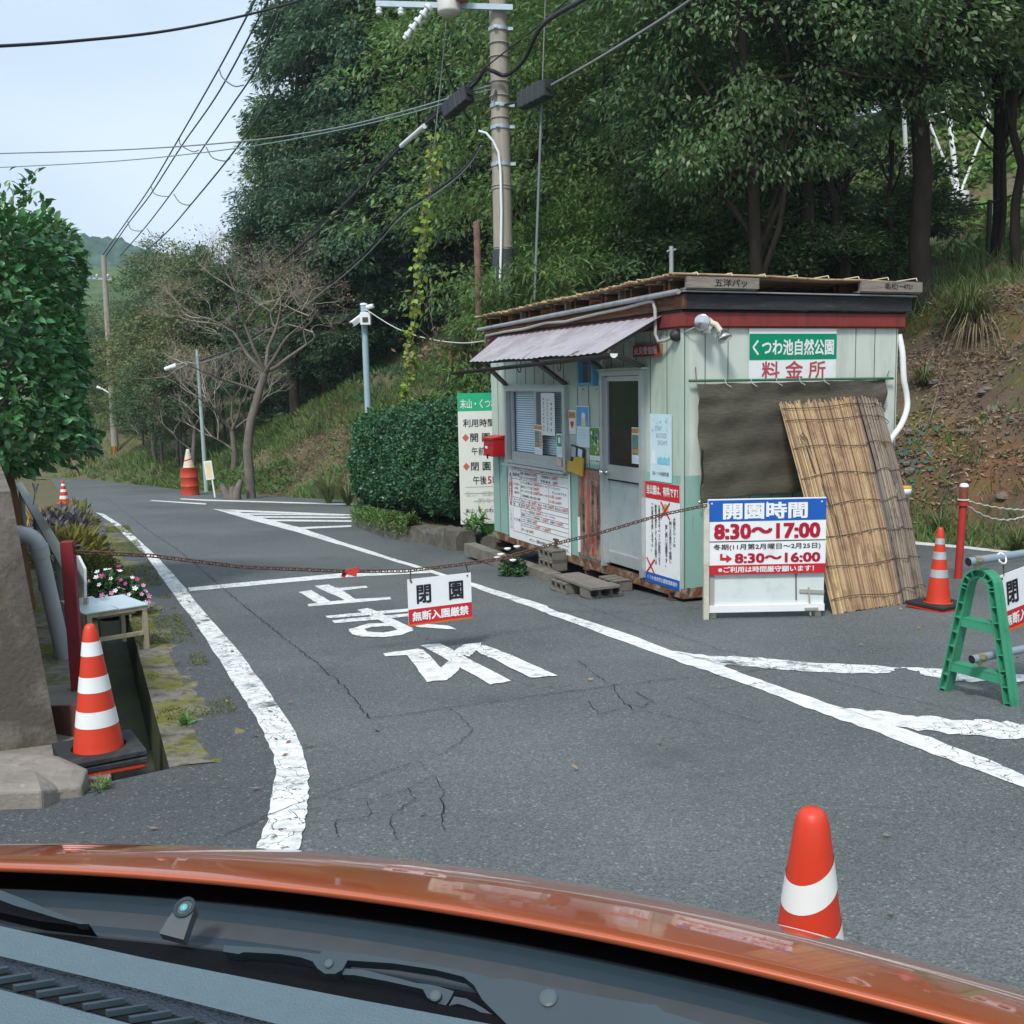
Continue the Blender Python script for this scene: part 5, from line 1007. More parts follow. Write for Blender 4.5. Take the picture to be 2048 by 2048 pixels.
# bench with tin top
p = G(178, 1318); q = G(296, 1300); X = (q-p); X.z = 0; wB = X.length+.01; X.normalize(); Yv = Vector((-X.y, X.x, 0)); M = Matrix(((X.x, Yv.x, 0, p.x), (X.y, Yv.y, 0, p.y), (0, 0, 1, p.z), (0, 0, 0, 1)))
hB = D(178, 1226, p.y).z-p.z; TIN = mat('tin_sheet', (.62, .75, .78), .35, .08, 4, metal=.35, dirt=((.30, .36, .38), 6, .66, .7)); OLD = mat('old_cream_wood', (.42, .37, .27), .75, .2, 4, dirt=[((.16, .10, .06), 6, .56, .8), ((.25, .2, .14), 2, .5, .5)])
t = thing('low_stand', 'low wooden stand topped with two tin sheets over the gutter', 'bench', M); dB = .52
b = MB(); b.add([(-.02, -.03, hB), (wB*.5-.004, -.03, hB), (wB*.5-.004, dB, hB+.02), (-.02, dB, hB+.02)], [(0, 1, 2, 3)], TIN); b.box((wB/4-.01, dB/2-.015, hB-.006), (wB/2+.006, dB+.02, .008), TIN); b.box((wB*.75+.01, dB/2-.015, hB-.006), (wB/2-.002, dB+.02, .008), TIN); b.build('tin_top', t)
for x, y in ((.02, 0), (wB-.02, 0), (.02, dB-.04), (wB-.02, dB-.04)): b = MB(); b.box((x, y, (hB-.02)/2-.02), (.035, .035, hB), OLD); b.build('leg', t)
b = MB(); b.bar((0, -.002, hB-.025), (wB, -.002, hB-.025), .03, .035, OLD); b.bar((0, 0, hB*.38), (wB, 0, hB*.36), .025, .03, OLD); b.bar((0, dB-.04, hB-.05), (wB, dB-.04, hB-.05), .03, .04, OLD); b.bar((wB*.35, .25, hB-.1), (wB, .25, hB-.1), .025, .03, OLD); b.build('rail', t)
a = D(157, 1106, p.y-.05); c = D(174, 1195, p.y-.75); 
a0, a1, a2, a3 = D(157.5, 1106, 8.6), D(173, 1137, 7.9), D(174, 1195, 7.9), D(160, 1150, 8.6)
b = MB(); b.prism([a0, a1, a2, a3], (-1, -.35, 0), .02, WHT); b.bar(a2+Vector((-.01, 0, .0)), Vector((a2.x-.01, a2.y, -SLOPE*a2.y)), .03, .03, OLD); b.bar(a3, Vector((a3.x, a3.y, -SLOPE*a3.y)), .03, .03, OLD)
tag(b.build('edge_on_board'), 'white board seen nearly edge on behind the maroon post', 'board')
b = MB(); p = G(125, 1490); q = G(160, 1480)
pts = [(-2.62, 5.60), (-2.28, 5.50)]; z = -SLOPE*5.6
tri = [Vector((-2.66, 5.62, z+.005)), Vector((-2.28, 5.42, z+.005)), Vector((-2.24, 5.44, z+.17)), Vector((-2.36, 5.50, z+.19)), Vector((-2.66, 5.63, z+.15))]
b.prism(tri, (.4, .9, 0), .02, mat('rust_brown_plate', (.12, .05, .04), .8, .2, 5)); tag(b.build('steel_plate'), 'rust brown plate propped behind the left cone', 'plate')
mb = MB(); random.seed(4); px = [(-60, 1540), (60, 1536), (120, 1545), (178, 1572), (165, 1594), (120, 1600), (85, 1618), (40, 1619), (-60, 1622)]; P = [G(x, y) for x, y in px]; k = len(P)
top = [v+Vector((0, 0, .085-.035*(i in (4, 5)))) for i, v in enumerate(P)]; ce = sum(top, Vector())/k+Vector((0, 0, .02))
mid = [v.lerp(ce, .25)+Vector((0, 0, .012)) for v in top]
vs = [v+Vector((0, 0, -.03)) for v in P]+top+mid+[ce]; fs = [(i, (i+1) % k, (i+1) % k+k, i+k) for i in range(k)]+[(k+i, k+(i+1) % k, 2*k+(i+1) % k, 2*k+i) for i in range(k)]+[(2*k+i, 2*k+(i+1) % k, 3*k) for i in range(k)]
mb.add(vs, [f[::-1] for f in fs], mat('broken_concrete', (.24, .215, .19), .9, .25, 4, bump=.8, bscale=30, dirt=[((.55, .55, .53), 5, .66, .8), ((.10, .09, .08), 3, .55, .6)])); tag(mb.build('broken_slab', bevel=.012), 'broken lump of concrete slab at the bottom left corner', 'slab')
# ---- kerb stones in front of the hedge
STN = mat('kerb_stone', (.13, .12, .105), .92, .3, 5, bump=.7, bscale=30, dirt=[((.07, .065, .05), 4, .5, .7), ((.07, .09, .03), 3, .6, .6)])
KL = [G(706, 1052), G(770, 1076), G(850, 1088), G(913, 1102), G(999, 1093), (BM @ Vector((-.1, 4.9, 0)))]
lab = ['moss covered kerb stone at the far left end before the hedge', 'mossy kerb stone second from the far end before the hedge', 'rounded grey kerb stone under the hedge end', 'pale grey kerb stone below the park notice board', 'kerb stone touching the far corner of the hut']
for i in range(5):
    a, c = KL[i], KL[i+1]; d = Vector((c.x-a.x, c.y-a.y, 0)); L = d.length; ang = math.atan2(d.y, d.x); mb = MB(); hk = .26 if i > 1 else .22
    n = 7; vs = []
    for j in range(n+1):
        x = L*j/n; jj = lambda s=.02: random.uniform(-s, s)
        sl_ = -SLOPE*(math.sin(ang)*x); vs += [(x, jj(), -.06+sl_), (x, .02+jj(), hk*.75+jj()+sl_), (x, .06+jj(), hk+jj()+sl_), (x, .30, hk+.02+jj()+sl_), (x, .32, -.06+sl_)]
    mb.add(vs, [(5*j+k, 5*j+5+k, 5*j+6+k, 5*j+1+k)[::-1] for j in range(n) for k in range(4)]+[(4, 3, 2, 1, 0), (5*n, 5*n+1, 5*n+2, 5*n+3, 5*n+4)], STN)
    tag(mb.build('kerb_stone', M=TR(a.x, a.y, -SLOPE*a.y, ang)), lab[i], 'kerb stone', 'kerb stones in front of the hedge')
# raised planting bed behind the kerb
mb = MB(); P = [Vector((k.x, k.y+.2, -SLOPE*k.y+.2)) for k in KL]; Q = [Vector((1.0, 17.5, -.75)), Vector((1.0, 21, -.95)), Vector((-3.2, 22.5, -1.0))]; tri_poly(mb, P+Q, soil_mat()); tag(mb.build('planting_bed'), 'raised soil bed under the hedge', 'ground', kind='structure')

# ================================================================== POLES AND CABLES
PC = mat('pole_concrete', (.33, .30, .25), .85, .15, 3, stretch=(1, 1, .25), dirt=[((.22, .17, .12), 2.2, .55, .5, (3, 3, .2)), ((.42, .40, .35), 4, .6, .4)], bump=.2)
PY = 18.5; pb = D(1008, 580, PY); PX = pb.x; pg = -SLOPE*PY+.0
t = thing('utility_pole', 'tall concrete utility pole behind the hut with crossarm and steel bands', 'utility pole', TR(PX, PY, pg)); H_ = 12.0; zpx = lambda py: D(1000, py, PY).z-pg
b = MB(); b.tube([(0, 0, 0), (0, 0, 3), (0, 0, 7), (0, 0, H_)], [.19, .178, .16, .14], PC, 22); b.build('shaft', t)
SHE = mat('black_sheeting', (.05, .055, .06), .6, .15, 4)
b = MB(); b.tube([(0, 0, zpx(610)), (0, 0, zpx(500))], .192, SHE, 22); b.build('protective_sheet', t)
GAL = mat('galvanised', (.42, .50, .55), .45, .1, 8, metal=.5)
for py in (60, 213, 256, 330): b = MB(); z = zpx(py); b.tube([(0, 0, z-.03), (0, 0, z+.03)], .178, GAL, 22); b.box((-.05, -.19, z), (.06, .05, .05), GAL); b.box((.2, -.05, z), (.1, .04, .05), GAL); b.build('steel_band', t)
for py in (88, 115, 165, 193, 237, 378, 495, 372): b = MB(); z = zpx(py); b.tube([(0, 0, z-.008), (0, 0, z+.008)], .18, mat('band_wire', (.35, .34, .30), .6, .1), 20); b.build('wire_band', t)
cz = zpx(22); arm_l = D(752, 8, PY-.2)-Vector((PX, PY, pg)); b = MB(); b.bar((.25, -.2, cz-.02), arm_l, .075, .09, GAL); b.build('crossarm', t); arm = None
CER = mat('white_ceramic', (.66, .70, .70), .25, .05)
for s in (.98, .82, .45): q = Vector((.25, -.2, cz)).lerp(arm_l, s); b = MB(); b.lathe([(0, -.12), (.05, -.12), (.055, -.08), (.035, -.06), (.06, -.04), (.03, 0), (0, .02)], CER, 14, q+Vector((0, 0, -.05))); b.build('insulator', t)
q = D(842, 60, PY-.3)-Vector((PX, PY, pg)); b = MB()
for s in np.linspace(0, 1, 5): pz = (D(858, 15, PY-.3).lerp(D(815, 70, PY-.3), s))-Vector((PX, PY, pg)); dd = (D(815, 70, PY-.3)-D(858, 15, PY-.3)).normalized(); b.tube([pz-dd*.02, pz+dd*.03], .08 if s < .9 else .06, CER, 12)
b.tube([D(860, 10, PY-.3)-Vector((PX, PY, pg)), D(808, 78, PY-.3)-Vector((PX, PY, pg))], .04, CER, 8); b.build('strain_insulator', t)
b = MB(); tp = D(898, 28, PY-.35)-Vector((PX, PY, pg)); b.lathe([(0, -.03), (.12, -.03), (.15, 0), (.19, .015), (.19, .05), (.19, .7), (.16, .72)], mat('transformer_cream', (.60, .58, .52), .5, .1), 22, tp); b.box(tp+Vector((.22, -.1, .42)), (.2, .2, .5), mat('rust_red_box', (.35, .12, .08), .6, .15)); b.build('transformer', t)
b = MB(); b.tube([D(x, y, PY-.23)-Vector((PX, PY, pg)) for x, y in [(957, 262), (972, 266), (986, 282), (997, 305), (1001, 340), (1003, 420), (1002, 500), (1000, 560), (1000, 620)]], .022, WHT, 8); b.build('white_conduit', t)
b = MB(); b.bar(D(992, 180, PY-.18)-Vector((PX, PY, pg)), D(985, 200, PY-.2)-Vector((PX, PY, pg)), .05, .03, DST); b.build('step_bolt', t)
PO = Vector((PX, PY, pg))
CBL = mat('black_cable', (.018, .018, .02), .55, .1); GRC = mat('grey_cable', (.20, .21, .22), .6, .1); TCB = mat('green_grey_wire', (.16, .27, .25), .6, .1)
def cable(label, P, r, m, name='cable', n=6, cat='cable', group=None):
    mb = MB(); mb.tube(spline(P, 8), r, m, n); return tag(mb.build(name), label, cat, group)
def along(pxs, y0, y1): 
    k = len(pxs)-1; return [D(x, y, y0+(y1-y0)*i/k) for i, (x, y) in enumerate(pxs)]
FY = 57.
CP1 = [D(1300, -70, 12.5), D(1164, 0, 15), D(1085, 51, 16.8), D(1048, 120, 17.8), D(1012, 150, 18.2), D(985, 142, 18.2), D(969, 141, 18.3), D(940, 177, 18.8), D(849, 250, 20.5), D(806, 290, 22), D(650, 449, 27.5), D(614, 481, 29), D(487, 588, 36), D(329, 700, 50), D(229, 744, FY)]
cable('thick black cable sagging from the near pole down to the far pole', CP1, .035, CBL)
cable('thin messenger wire strung just above the thick black cable', [D(1300, -85, 12.6), D(1150, -10, 15.2), D(1085, 45, 16.8), D(972, 134, 18.2), D(940, 168, 18.8), D(806, 283, 22), D(650, 443, 27.5), D(487, 582, 36), D(229, 741, FY)], .012, CBL)
def closure(label, a, c, w, h):
    d = (c-a); mb = MB(); mb.bar((0, 0, 0), d, w, h, mat('black_plastic', (.03, .033, .038), .5, .1)); 
    for s in (.2, .4, .6, .8): q = d*s; mb.bar(q-d.normalized()*.02, q+d.normalized()*.02, w+.02, h+.02, mat('dark_plastic', (.05, .055, .06), .5, .1))
    mb.tube([d*-.05, d*0], w*.3, CBL, 8); mb.tube([d, d*1.06], w*.3, CBL, 8); return tag(mb.build('cable_closure', M=Matrix.Translation(a), bevel=.02), label, 'cable box', 'black cable boxes')
closure('black cable box hanging on the thick cable left of the pole', D(893, 224, 19.3), D(938, 186, 18.7), .2, .26)
closure('black cable box with a white strip hanging right of the pole', D(1043, 203, 17.9), D(1098, 175, 17.2), .2, .27)
mb = MB(); mb.tube([D(803, 292, 22.0), D(849, 252, 20.4)], .05, WHT, 10); tag(mb.build('cable_sleeve'), 'white sleeve slipped over the thick black cable', 'cable sleeve')
cable('grey cable running up to the right from the right hand cable box', along([(1100, 172), (1200, 115), (1349, 22), (1420, -30)], 17.2, 14), .02, GRC)
cable('short grey cable between the pole and the right hand cable box', along([(1010, 210), (1030, 205), (1044, 203)], 18.3, 17.9), .02, CBL)
cable('black drop cable curving from the pole past the vine to the lamp post', [D(962, 284, 18.4), D(950, 310, 18.8), D(920, 345, 19.6), D(875, 378, 21), D(806, 424, 23.5), D(729, 506, 27), D(642, 580, 31), D(487, 686, 35), D(400, 722, 36)], .022, CBL)
cable('pale drop cable following the black one past the vine', [D(962, 292, 18.4), D(948, 318, 18.8), D(918, 352, 19.6), D(875, 386, 21), D(806, 432, 23.5), D(729, 514, 27), D(642, 586, 31), D(487, 692, 35), D(400, 728, 36)], .016, GRC)
cable('heavy black cable crossing the top left corner of the sky', [D(-60, 93, 9), D(0, 92, 9), D(150, 82, 10), D(326, 63, 11), D(480, 33, 12.3), D(601, 0, 13.5), D(700, -40, 15)], .014, CBL)
cable('upper thin wire crossing the sky at mid height behind the power lines', [D(-40, 308, 30), D(235, 300, 28), D(470, 284, 25), D(650, 260, 22.5), D(800, 225, 20.5), D(985, 170, PY)], .016, GRC)
cable('lower thin wire crossing the sky at mid height behind the power lines', [D(-40, 337, 30), D(235, 322, 28), D(470, 297, 25), D(650, 266, 22.5), D(800, 232, 20.5), D(985, 178, PY)], .013, TCB)
PW = [[(560, -110), (510, 0), (438, 137), (360, 273), (300, 375), (255, 440), (206, 509)], [(600, -130), (536, 0), (440, 180), (363, 292), (300, 390), (258, 445), (212, 512)], [(560, 20), (510, 140), (468, 205), (410, 290), (345, 383), (290, 455), (240, 512)], [(560, 165), (470, 300), (385, 405), (330, 468), (272, 518)]]
for P, lab in zip(PW, ['leftmost of the overhead power lines running down to the far pole', 'second overhead power line close beside the leftmost one', 'middle overhead power line with loops hanging from it', 'lowest overhead power line nearest to the dark trees']): 
    k = len(P); cable(lab, [D(x, y, 24+(FY+1-24)*i/(k-1)) for i, (x, y) in enumerate(P)], .028, mat('power_wire', (.07, .09, .10), .6, .1), 'power_line', 5, 'power line', 'overhead power lines')
LP_ = [[(438, 137), (445, 155), (468, 172), (488, 170)], [(358, 275), (362, 290), (385, 303), (398, 300)], [(412, 294), (425, 315), (450, 322), (461, 316)], [(302, 373), (310, 388), (335, 393), (343, 386)], [(347, 388), (360, 405), (378, 410), (388, 402)], [(255, 442), (262, 458), (280, 462), (290, 456)], [(294, 457), (305, 472), (318, 475), (327, 468)]]
for i, P in enumerate(LP_): cable(['topmost spacer loop between two power lines', 'spacer loop left of the middle line above the thin wires', 'spacer loop right of the middle line by the tree edge', 'spacer loop on the left halfway down the power lines', 'spacer loop on the right halfway down the power lines', 'lowest left spacer loop near the far pole', 'lowest right spacer loop near the far pole'][i], [D(x, y, (34, 42, 38, 48, 44, 52, 50)[i]) for x, y in P], .022, GRC, 'line_spacer', 5, 'wire loop', 'wire loops between the power lines')
p = D(234, 949, FY); t = thing('utility_pole', 'far concrete utility pole with a yellow and black band beside the road bend', 'utility pole', TR(p.x, FY, gz(p.x, FY)-.3)); B0 = Vector((p.x, FY, gz(p.x, FY)-.3)); b = MB(); tt = D(207, 511, FY)-B0
b.tube([(0, 0, 0), tt*.5, tt], [.2, .17, .13], PC, 14); b.build('shaft', t)
b = MB(); k0, k1 = (D(232, 916, FY)-B0), (D(230, 892, FY)-B0); b.tube([k0, k1], .205, mat('yellow_band', (.62, .30, .03), .5, .1), 14)
for j in range(5): a = -math.pi/2+(j-2)*.42; b.bar(k0+Vector((.207*math.cos(a), .207*math.sin(a), 0)), k1+Vector((.207*math.cos(a), .207*math.sin(a), 0)), .03, .03, BLKT)
b.build('warning_band', t); b = MB(); b.bar(D(176, 556, FY)-B0, D(224, 559, FY)-B0, .1, .1, GAL); b.build('crossarm', t)
for x in (182, 194, 216): b = MB(); q = D(x, 553, FY)-B0; b.lathe([(.0, -.1), (.09, -.1), (.06, .05), (.08, .08), (0, .15)], CER, 10, q); b.build('insulator', t)
b = MB(); b.tube([D(222, 788, FY)-B0, D(205, 778, FY)-B0, D(194, 774, FY)-B0], [.05, .05, .09], WHT, 8); b.build('lamp', t)
# rusty post, guy wires, vine
p = D(958, 640, 17.3); t = MB(); zz0 = -SLOPE*17.3; t.tube([(0, 0, zz0-0), (-.0, 0, D(956, 443, 17.3).z)], .055, mat('rust_post', (.20, .115, .085), .8, .2, 5, dirt=((.1, .05, .035), 4, .55, .7)), 12)
for z in (2.2, 3.0, 3.5): t.tube([(-.09, -.03, z), (.09, -.03, z)], .016, DST, 6)
tag(t.build('steel_post', M=TR(p.x, 17.3, 0)), 'rusty brown steel post standing left of the utility pole', 'post')
g0 = D(1092, -40, 18); g1 = D(1068, 640, 17.2); cable('thin guy wire with a grey guard right of the utility pole', [g0, g0.lerp(g1, .5), g1], .01, GRC, 'guy_wire', 6, 'guy wire'); mb = MB(); mb.tube([D(1084, 190, 17.7), D(1069, 600, 17.2)], .022, mat('guy_guard', (.13, .16, .17), .6, .1), 8); tag(mb.build('guy_guard'), 'dark grey plastic guard sleeve on the guy wire right of the pole', 'guy guard')
V0, V1 = D(893, 43, 18.6), D(806, 830, 19.2); cable('guy wire carrying the climbing vine left of the utility pole', [V0, D(869, 282, 18.8), D(823, 690, 19.1), V1], .009, GRC, 'guy_wire', 6, 'guy wire')
cable('white cable sagging from the camera pole to the hut eaves', [CAMTOP, D(790, 655, 20.5), D(850, 676, 18), D(920, 686, 15.6), BM @ Vector((-.05, 4.5, 2.15))], .010, mat('dull_white_cable', (.55, .56, .55), .6, .1))

# ================================================================== VEGETATION
def leafm(name, col, rough=.5, trans=.25, isl=.35, objr=.12, spec=.35): return mat(name, col, rough, .15, .5, spec=spec, trans=trans, island=isl, objr=objr)
BARK = mat('dark_bark', (.045, .036, .028), .95, .35, 5, stretch=(1, 1, .3), spec=.1, bump=.7, bscale=25); BARKG = mat('grey_bark', (.17, .145, .125), .9, .35, 4, stretch=(1, 1, .5), spec=.15, bump=.5, bscale=25, dirt=((.09, .10, .06), 3, .56, .6))
EVG = leafm('evergreen_leaf', (.088, .170, .088), trans=.35); EVL = leafm('light_evergreen_leaf', (.13, .22, .062), trans=.35); NEARL = leafm('glossy_dark_leaf', (.10, .175, .062), .42, .3, .4, .1, .5)
LIME = leafm('lime_leaf', (.11, .20, .05)); OLV = leafm('olive_leaf', (.165, .20, .075)); TANL = leafm('tan_leaf', (.24, .225, .11)); MIDG = leafm('mid_green_leaf', (.095, .165, .065))
def crown_mesh(name, R, ncl, cr, nl, L, W, droop, mt, flat=.6, rmin=.45, lump=.25, seed=1, zcut=None):
    global rng
    rng = np.random.default_rng(seed); R = np.array(R, float)
    d = unit(ncl); lob = unit(7); amp = rng.uniform(-1, 1, 7); f = 1+lump*np.tanh((d@lob.T)**3@amp*1.5)
    r = rng.uniform(rmin**2, 1, ncl)**.5
    c = d*R*(f*r)[:, None]
    if zcut is not None: c[:, 2] = np.where(c[:, 2] < zcut*R[2], zcut*R[2]+rng.uniform(-.1, .25, ncl)*R[2], c[:, 2])
    sz = rng.uniform(.6, 1.3, ncl)*cr; idx = np.repeat(np.arange(ncl), nl)
    off = rng.normal(size=(len(idx), 3)); off /= np.linalg.norm(off, axis=1, keepdims=True)+1e-9; off *= (rng.uniform(0, 1, len(idx))**.45)[:, None]
    off *= sz[idx][:, None]*np.array([1, 1, flat]); od = d[idx]; 
    # every clump is a tilted spray that hangs outwards
    off[:, 2] -= .35*np.sum(off*od, 1)*(1-np.abs(od[:, 2]))
    P = c[idx]+off
    A = od*np.array([1, 1, .3])*.7+off/sz[idx][:, None]*.6+rng.normal(size=P.shape)*.45+np.array([0, 0, -droop]); N = np.array([0, 0, 1.])+od*.35+rng.normal(size=P.shape)*.45
    s = rng.uniform(.6, 1.2, len(P)); o = leafmesh(name, P, A, N, L*s, W*s, mt, fold=.12); me = o.data; bpy.data.objects.remove(o)
    return me, c
CROWN = {}
for k, a in dict(oak1=((3, 3, 4.2), 170, .74, 190, .22, .085, .55, EVG), oak2=((3.2, 2.8, 3.9), 165, .8, 190, .21, .082, .6, EVG), oak3=((2.7, 2.7, 4.0), 155, .77, 190, .22, .085, .5, EVL),
                 lay1=((3.4, 3.0, 3.2), 110, .95, 170, .15, .062, .3, EVL), lay2=((3.0, 3.4, 3.0), 110, .9, 170, .15, .062, .35, MIDG),
                 near1=((3.9, 3.0, 3.5), 190, .70, 170, .135, .058, .6, NEARL), near2=((3.0, 3.0, 3.2), 160, .7, 170, .13, .056, .5, NEARL),
                 bush1=((1.5, 1.3, 1.2), 70, .40, 170, .10, .042, .1, LIME), bush2=((1.4, 1.5, 1.1), 70, .40, 170, .11, .045, .15, MIDG), bamb=((1.4, 1.3, 1.5), 60, .45, 110, .24, .04, .5, EVL),
                 olv1=((2.2, 2.2, 2.2), 130, .55, 110, .14, .07, .1, OLV), olv2=((2.0, 2.4, 2.0), 130, .55, 100, .14, .07, .1, TANL), olv3=((2.2, 2.2, 2.4), 130, .55, 110, .15, .07, .2, MIDG)).items():
    fl = .3 if k.startswith('lay') else .6
    CROWN[k] = crown_mesh('crown', *a, flat=fl, seed=hash(k) % 1 + len(CROWN)*7+11, rmin=.5 if k[0] != 'l' else .35)
def limb(mb, a, b_, r0, r1, m, n=7, wob=.08, k=5):
    L = (b_-a).length; pts = [a.lerp(b_, s)+Vector((random.uniform(-1, 1), random.uniform(-1, 1), random.uniform(-.5, .5)+.6*math.sin(s*math.pi)))*wob*L*(0 if s in (0, 1) else 1) for s in np.linspace(0, 1, k+1)]
    mb.tube(pts, list(np.linspace(r0, r1, k+1)), m, n, cap=False)
def tree(name, label, cat, x, y, ck, sx, sz, zc, group, tr=.16, bark=None, lean=(0, 0), nl=7, z0=None):
    bark = bark or BARK; z0 = gz(x, y)-.1 if z0 is None else z0; zc = z0-zc if zc < 0 else zc; t = thing(name, label, cat, TR(x, y, z0), group); me, c = CROWN[ck]
    off = Vector((lean[0], lean[1], zc-z0)); rot = random.uniform(0, 6.28); R3 = Matrix.Rotation(rot, 3, 'Z')
    o = bpy.data.objects.new('crown', me); C.objects.link(o); o.parent = t; o.location = off; o.rotation_euler = (0, 0, rot); o.scale = (sx, sx, sz)
    mb = MB(); topp = off+Vector((0, 0, .2)); limb(mb, Vector((0, 0, 0)), topp, tr, tr*.45, bark, 10, .012, 6)
    for q in random.sample(range(len(c)), min(nl, len(c))):
        e = off+R3 @ Vector((c[q][0]*sx, c[q][1]*sx, c[q][2]*sz))*.8; s = random.uniform(.4, .9); limb(mb, Vector((0, 0, 0)).lerp(topp, s), e, tr*.42, tr*.1, bark, 5, .07, 4)
    mb.build('trunk', t); return t
def X(px, d): return D(px, 700, d).x
EG = 'dark evergreen trees on the bank'; n_ev = 0
EV_LAB = ['tall dark evergreen whose crown makes the left edge of the tree mass against the sky', 'dark evergreen low at the left foot of the tree mass', 'dark evergreen right behind the bare cherry tree', 'broad dark evergreen in the middle of the tree mass', 'dark evergreen whose top leaves the picture above the crossarm', 'dark evergreen behind the climbing vine', 'dark evergreen just left of the near utility pole', 'low dark evergreen behind the camera pole', 'low dark evergreen behind the lower part of the vine', 'rear evergreen filling the top of the tree mass', 'rear evergreen behind the crossarm', 'small evergreen sticking out left of the tree mass above the cherry']
for (px, d, ck, sx, sz, zc), lb in zip([(715, 38, 'oak1', .95, 1.08, 12.2), (585, 38, 'oak2', .82, .72, 7.2), (700, 37, 'oak2', 1.0, .82, 7.1), (765, 37, 'oak1', 1.1, 1.2, 12.3), (905, 36, 'oak3', 1.15, 1.25, 12.0), (830, 37, 'oak1', .98, .86, 8.6), (965, 35, 'oak2', 1.0, 1.3, 9.4), (650, 38, 'oak3', .85, .55, 5.6), (900, 35, 'oak1', .85, .62, 7.4), (810, 45, 'oak3', 1.45, 1.3, 16.5), (880, 45, 'oak1', 1.5, 1.3, 16.5), (622, 40, 'oak3', .8, .9, 10.4)], EV_LAB): tree('evergreen_tree', lb, 'tree', X(px, d), d, ck, sx, sz, zc, EG, .2)
RG = 'trees behind and right of the hut'
RLAB = ['light green layered tree just right of the utility pole', 'light green tree high between the pole and the right hand cable box', 'mid green layered tree behind the hut roof centre', 'mid green layered tree above the vent pipe', 'pale green layered tree reaching the top edge over the hut', 'large leaved dark tree spreading over the hut front', 'dark tree with large leaves high above the hut name board', 'straight dark tree with the thick trunk on the bank top right of the hut', 'dark tree at the top right corner before the pylon', 'dark tree at the right picture edge above the fence', 'rear tree filling the gap behind the hut', 'rear tree on the hillside behind the pale layered tree', 'rear tree on the hillside above the pylon', 'rear tree far up the slope at the right edge', 'dark lower limbed tree left of the thick trunk', 'rear tree on the ridge behind the large leaved tree', 'rear tree on the ridge just right of the pylon base']
for (px, d, ck, sx, sz, zc, tr, lx), lb in zip([(1060, 27, 'lay1', 1.15, 1.5, 8.2, .18, 0), (1150, 29, 'lay2', 1.2, 1.4, 11.5, .18, 0), (1240, 24, 'lay1', 1.0, .95, 7.2, .14, 0), (1330, 25, 'lay2', 1.0, 1.0, 7.8, .14, 0), (1330, 23, 'lay1', 1.1, 1.0, 11, .18, 0), (1545, 18.5, 'near1', 1.0, .95, 7.6, .15, -.6), (1640, 19.5, 'near2', 1.05, 1.0, 9.9, .16, -.8), (1845, 19, 'near1', .95, .95, 9.6, .2, -.3), (1985, 21, 'near2', .9, 1.0, 9.6, .12, 0), (2080, 19, 'near1', .7, .75, 8.9, .15, 0), (1200, 36, 'oak3', 1.5, 1.4, 11, .2, 0), (1400, 38, 'oak2', 1.5, 1.3, 14, .2, 0), (1800, 60, 'oak3', 2.2, 1.6, 25, .2, 0), (2090, 50, 'oak1', 1.7, 1.5, 19, .2, 0), (1500, 21, 'near2', .8, .6, 5.8, .12, -.5), (1600, 52, 'oak2', 2.0, 1.7, 20, .2, 0), (1960, 62, 'oak2', 2.0, 1.5, 21, .2, 0)], RLAB): tree('broadleaf_tree', lb, 'tree', X(px, d), d, ck, sx, sz, zc, RG, tr, lean=(lx, 0), nl=9)
# slender bare trunks in the shade at the right
TL = ['slender dark leaning trunk left of the thick trunk', 'second slender leaning trunk beside the first, in the shade', 'thin upright trunk close left of the thick trunk', 'thin trunk at the far right picture edge', 'thin trunk just left of the far right one, by the fence post', 'crooked dark trunk behind the hut roof end']
for (xa, ya, xb, yb_, d, r), lb in zip([(1712, 540, 1640, 290, 20, .13), (1735, 545, 1668, 270, 20.3, .10), (1780, 550, 1785, 280, 20.2, .06), (2040, 460, 2030, 120, 19.5, .10), (1998, 460, 2018, 180, 20.5, .07), (1655, 500, 1560, 350, 21, .09)], TL):
    a, c = D(xa, ya, d), D(xb, yb_, d); a.z = gz(a.x, a.y)-.1; t = thing('slender_tree', lb, 'tree', Matrix.Translation(a), 'slender shaded trunks'); mb = MB(); limb(mb, Vector(), c-a, r, r*.6, BARK, 9, .03, 6)
    for k in range(4): s = random.uniform(.5, 1); e = (c-a)*s+Vector((random.uniform(-1.3, 1.3), random.uniform(-.8, .8), random.uniform(.3, 1.2))); limb(mb, (c-a)*s, e, r*.4, .012, BARK, 5, .06, 4)
    mb.build('trunk', t); me, cc = CROWN['bush2']; o = bpy.data.objects.new('crown', me); C.objects.link(o); o.parent = t; o.location = (c-a)+Vector((0, .3, 1.2)); o.scale = (.8, .8, .7)
BG = 'bushes behind the hut'
BL = ['bright green bush behind the hut roof left of the vent pipe', 'bright green bush behind the hut roof by the vent pipe', 'large leafed bush between the pole foot and the hut', 'bamboo like bush in front of the pole foot', 'bamboo like bush right of the guy wire', 'bright bush under the trees behind the hut roof centre', 'lime bush on the slope behind the layered trees', 'green bush against the slope behind the hut roof end', 'bush filling the shade under the large leaved tree', 'green undergrowth bush between the slender leaning trunks', 'green undergrowth bush left of the thick trunk', 'bush at the foot of the trees above the pallet end', 'bright bush on the open slope above the vent pipe', 'shady bush below the camera pole top on the wooded bank', 'shady bush at the wood edge behind the cherry', 'shady bush at the wood edge right of the cherry', 'shady bush at the wood edge behind the vine', 'shady bush at the wood edge left of the rusty post', 'shady bush in the wood gap above the hedge', 'leafy bush hanging over the far end of the hut roof', 'low bush on the bank left of the hut', 'dark bush under the evergreens behind the rusty post']
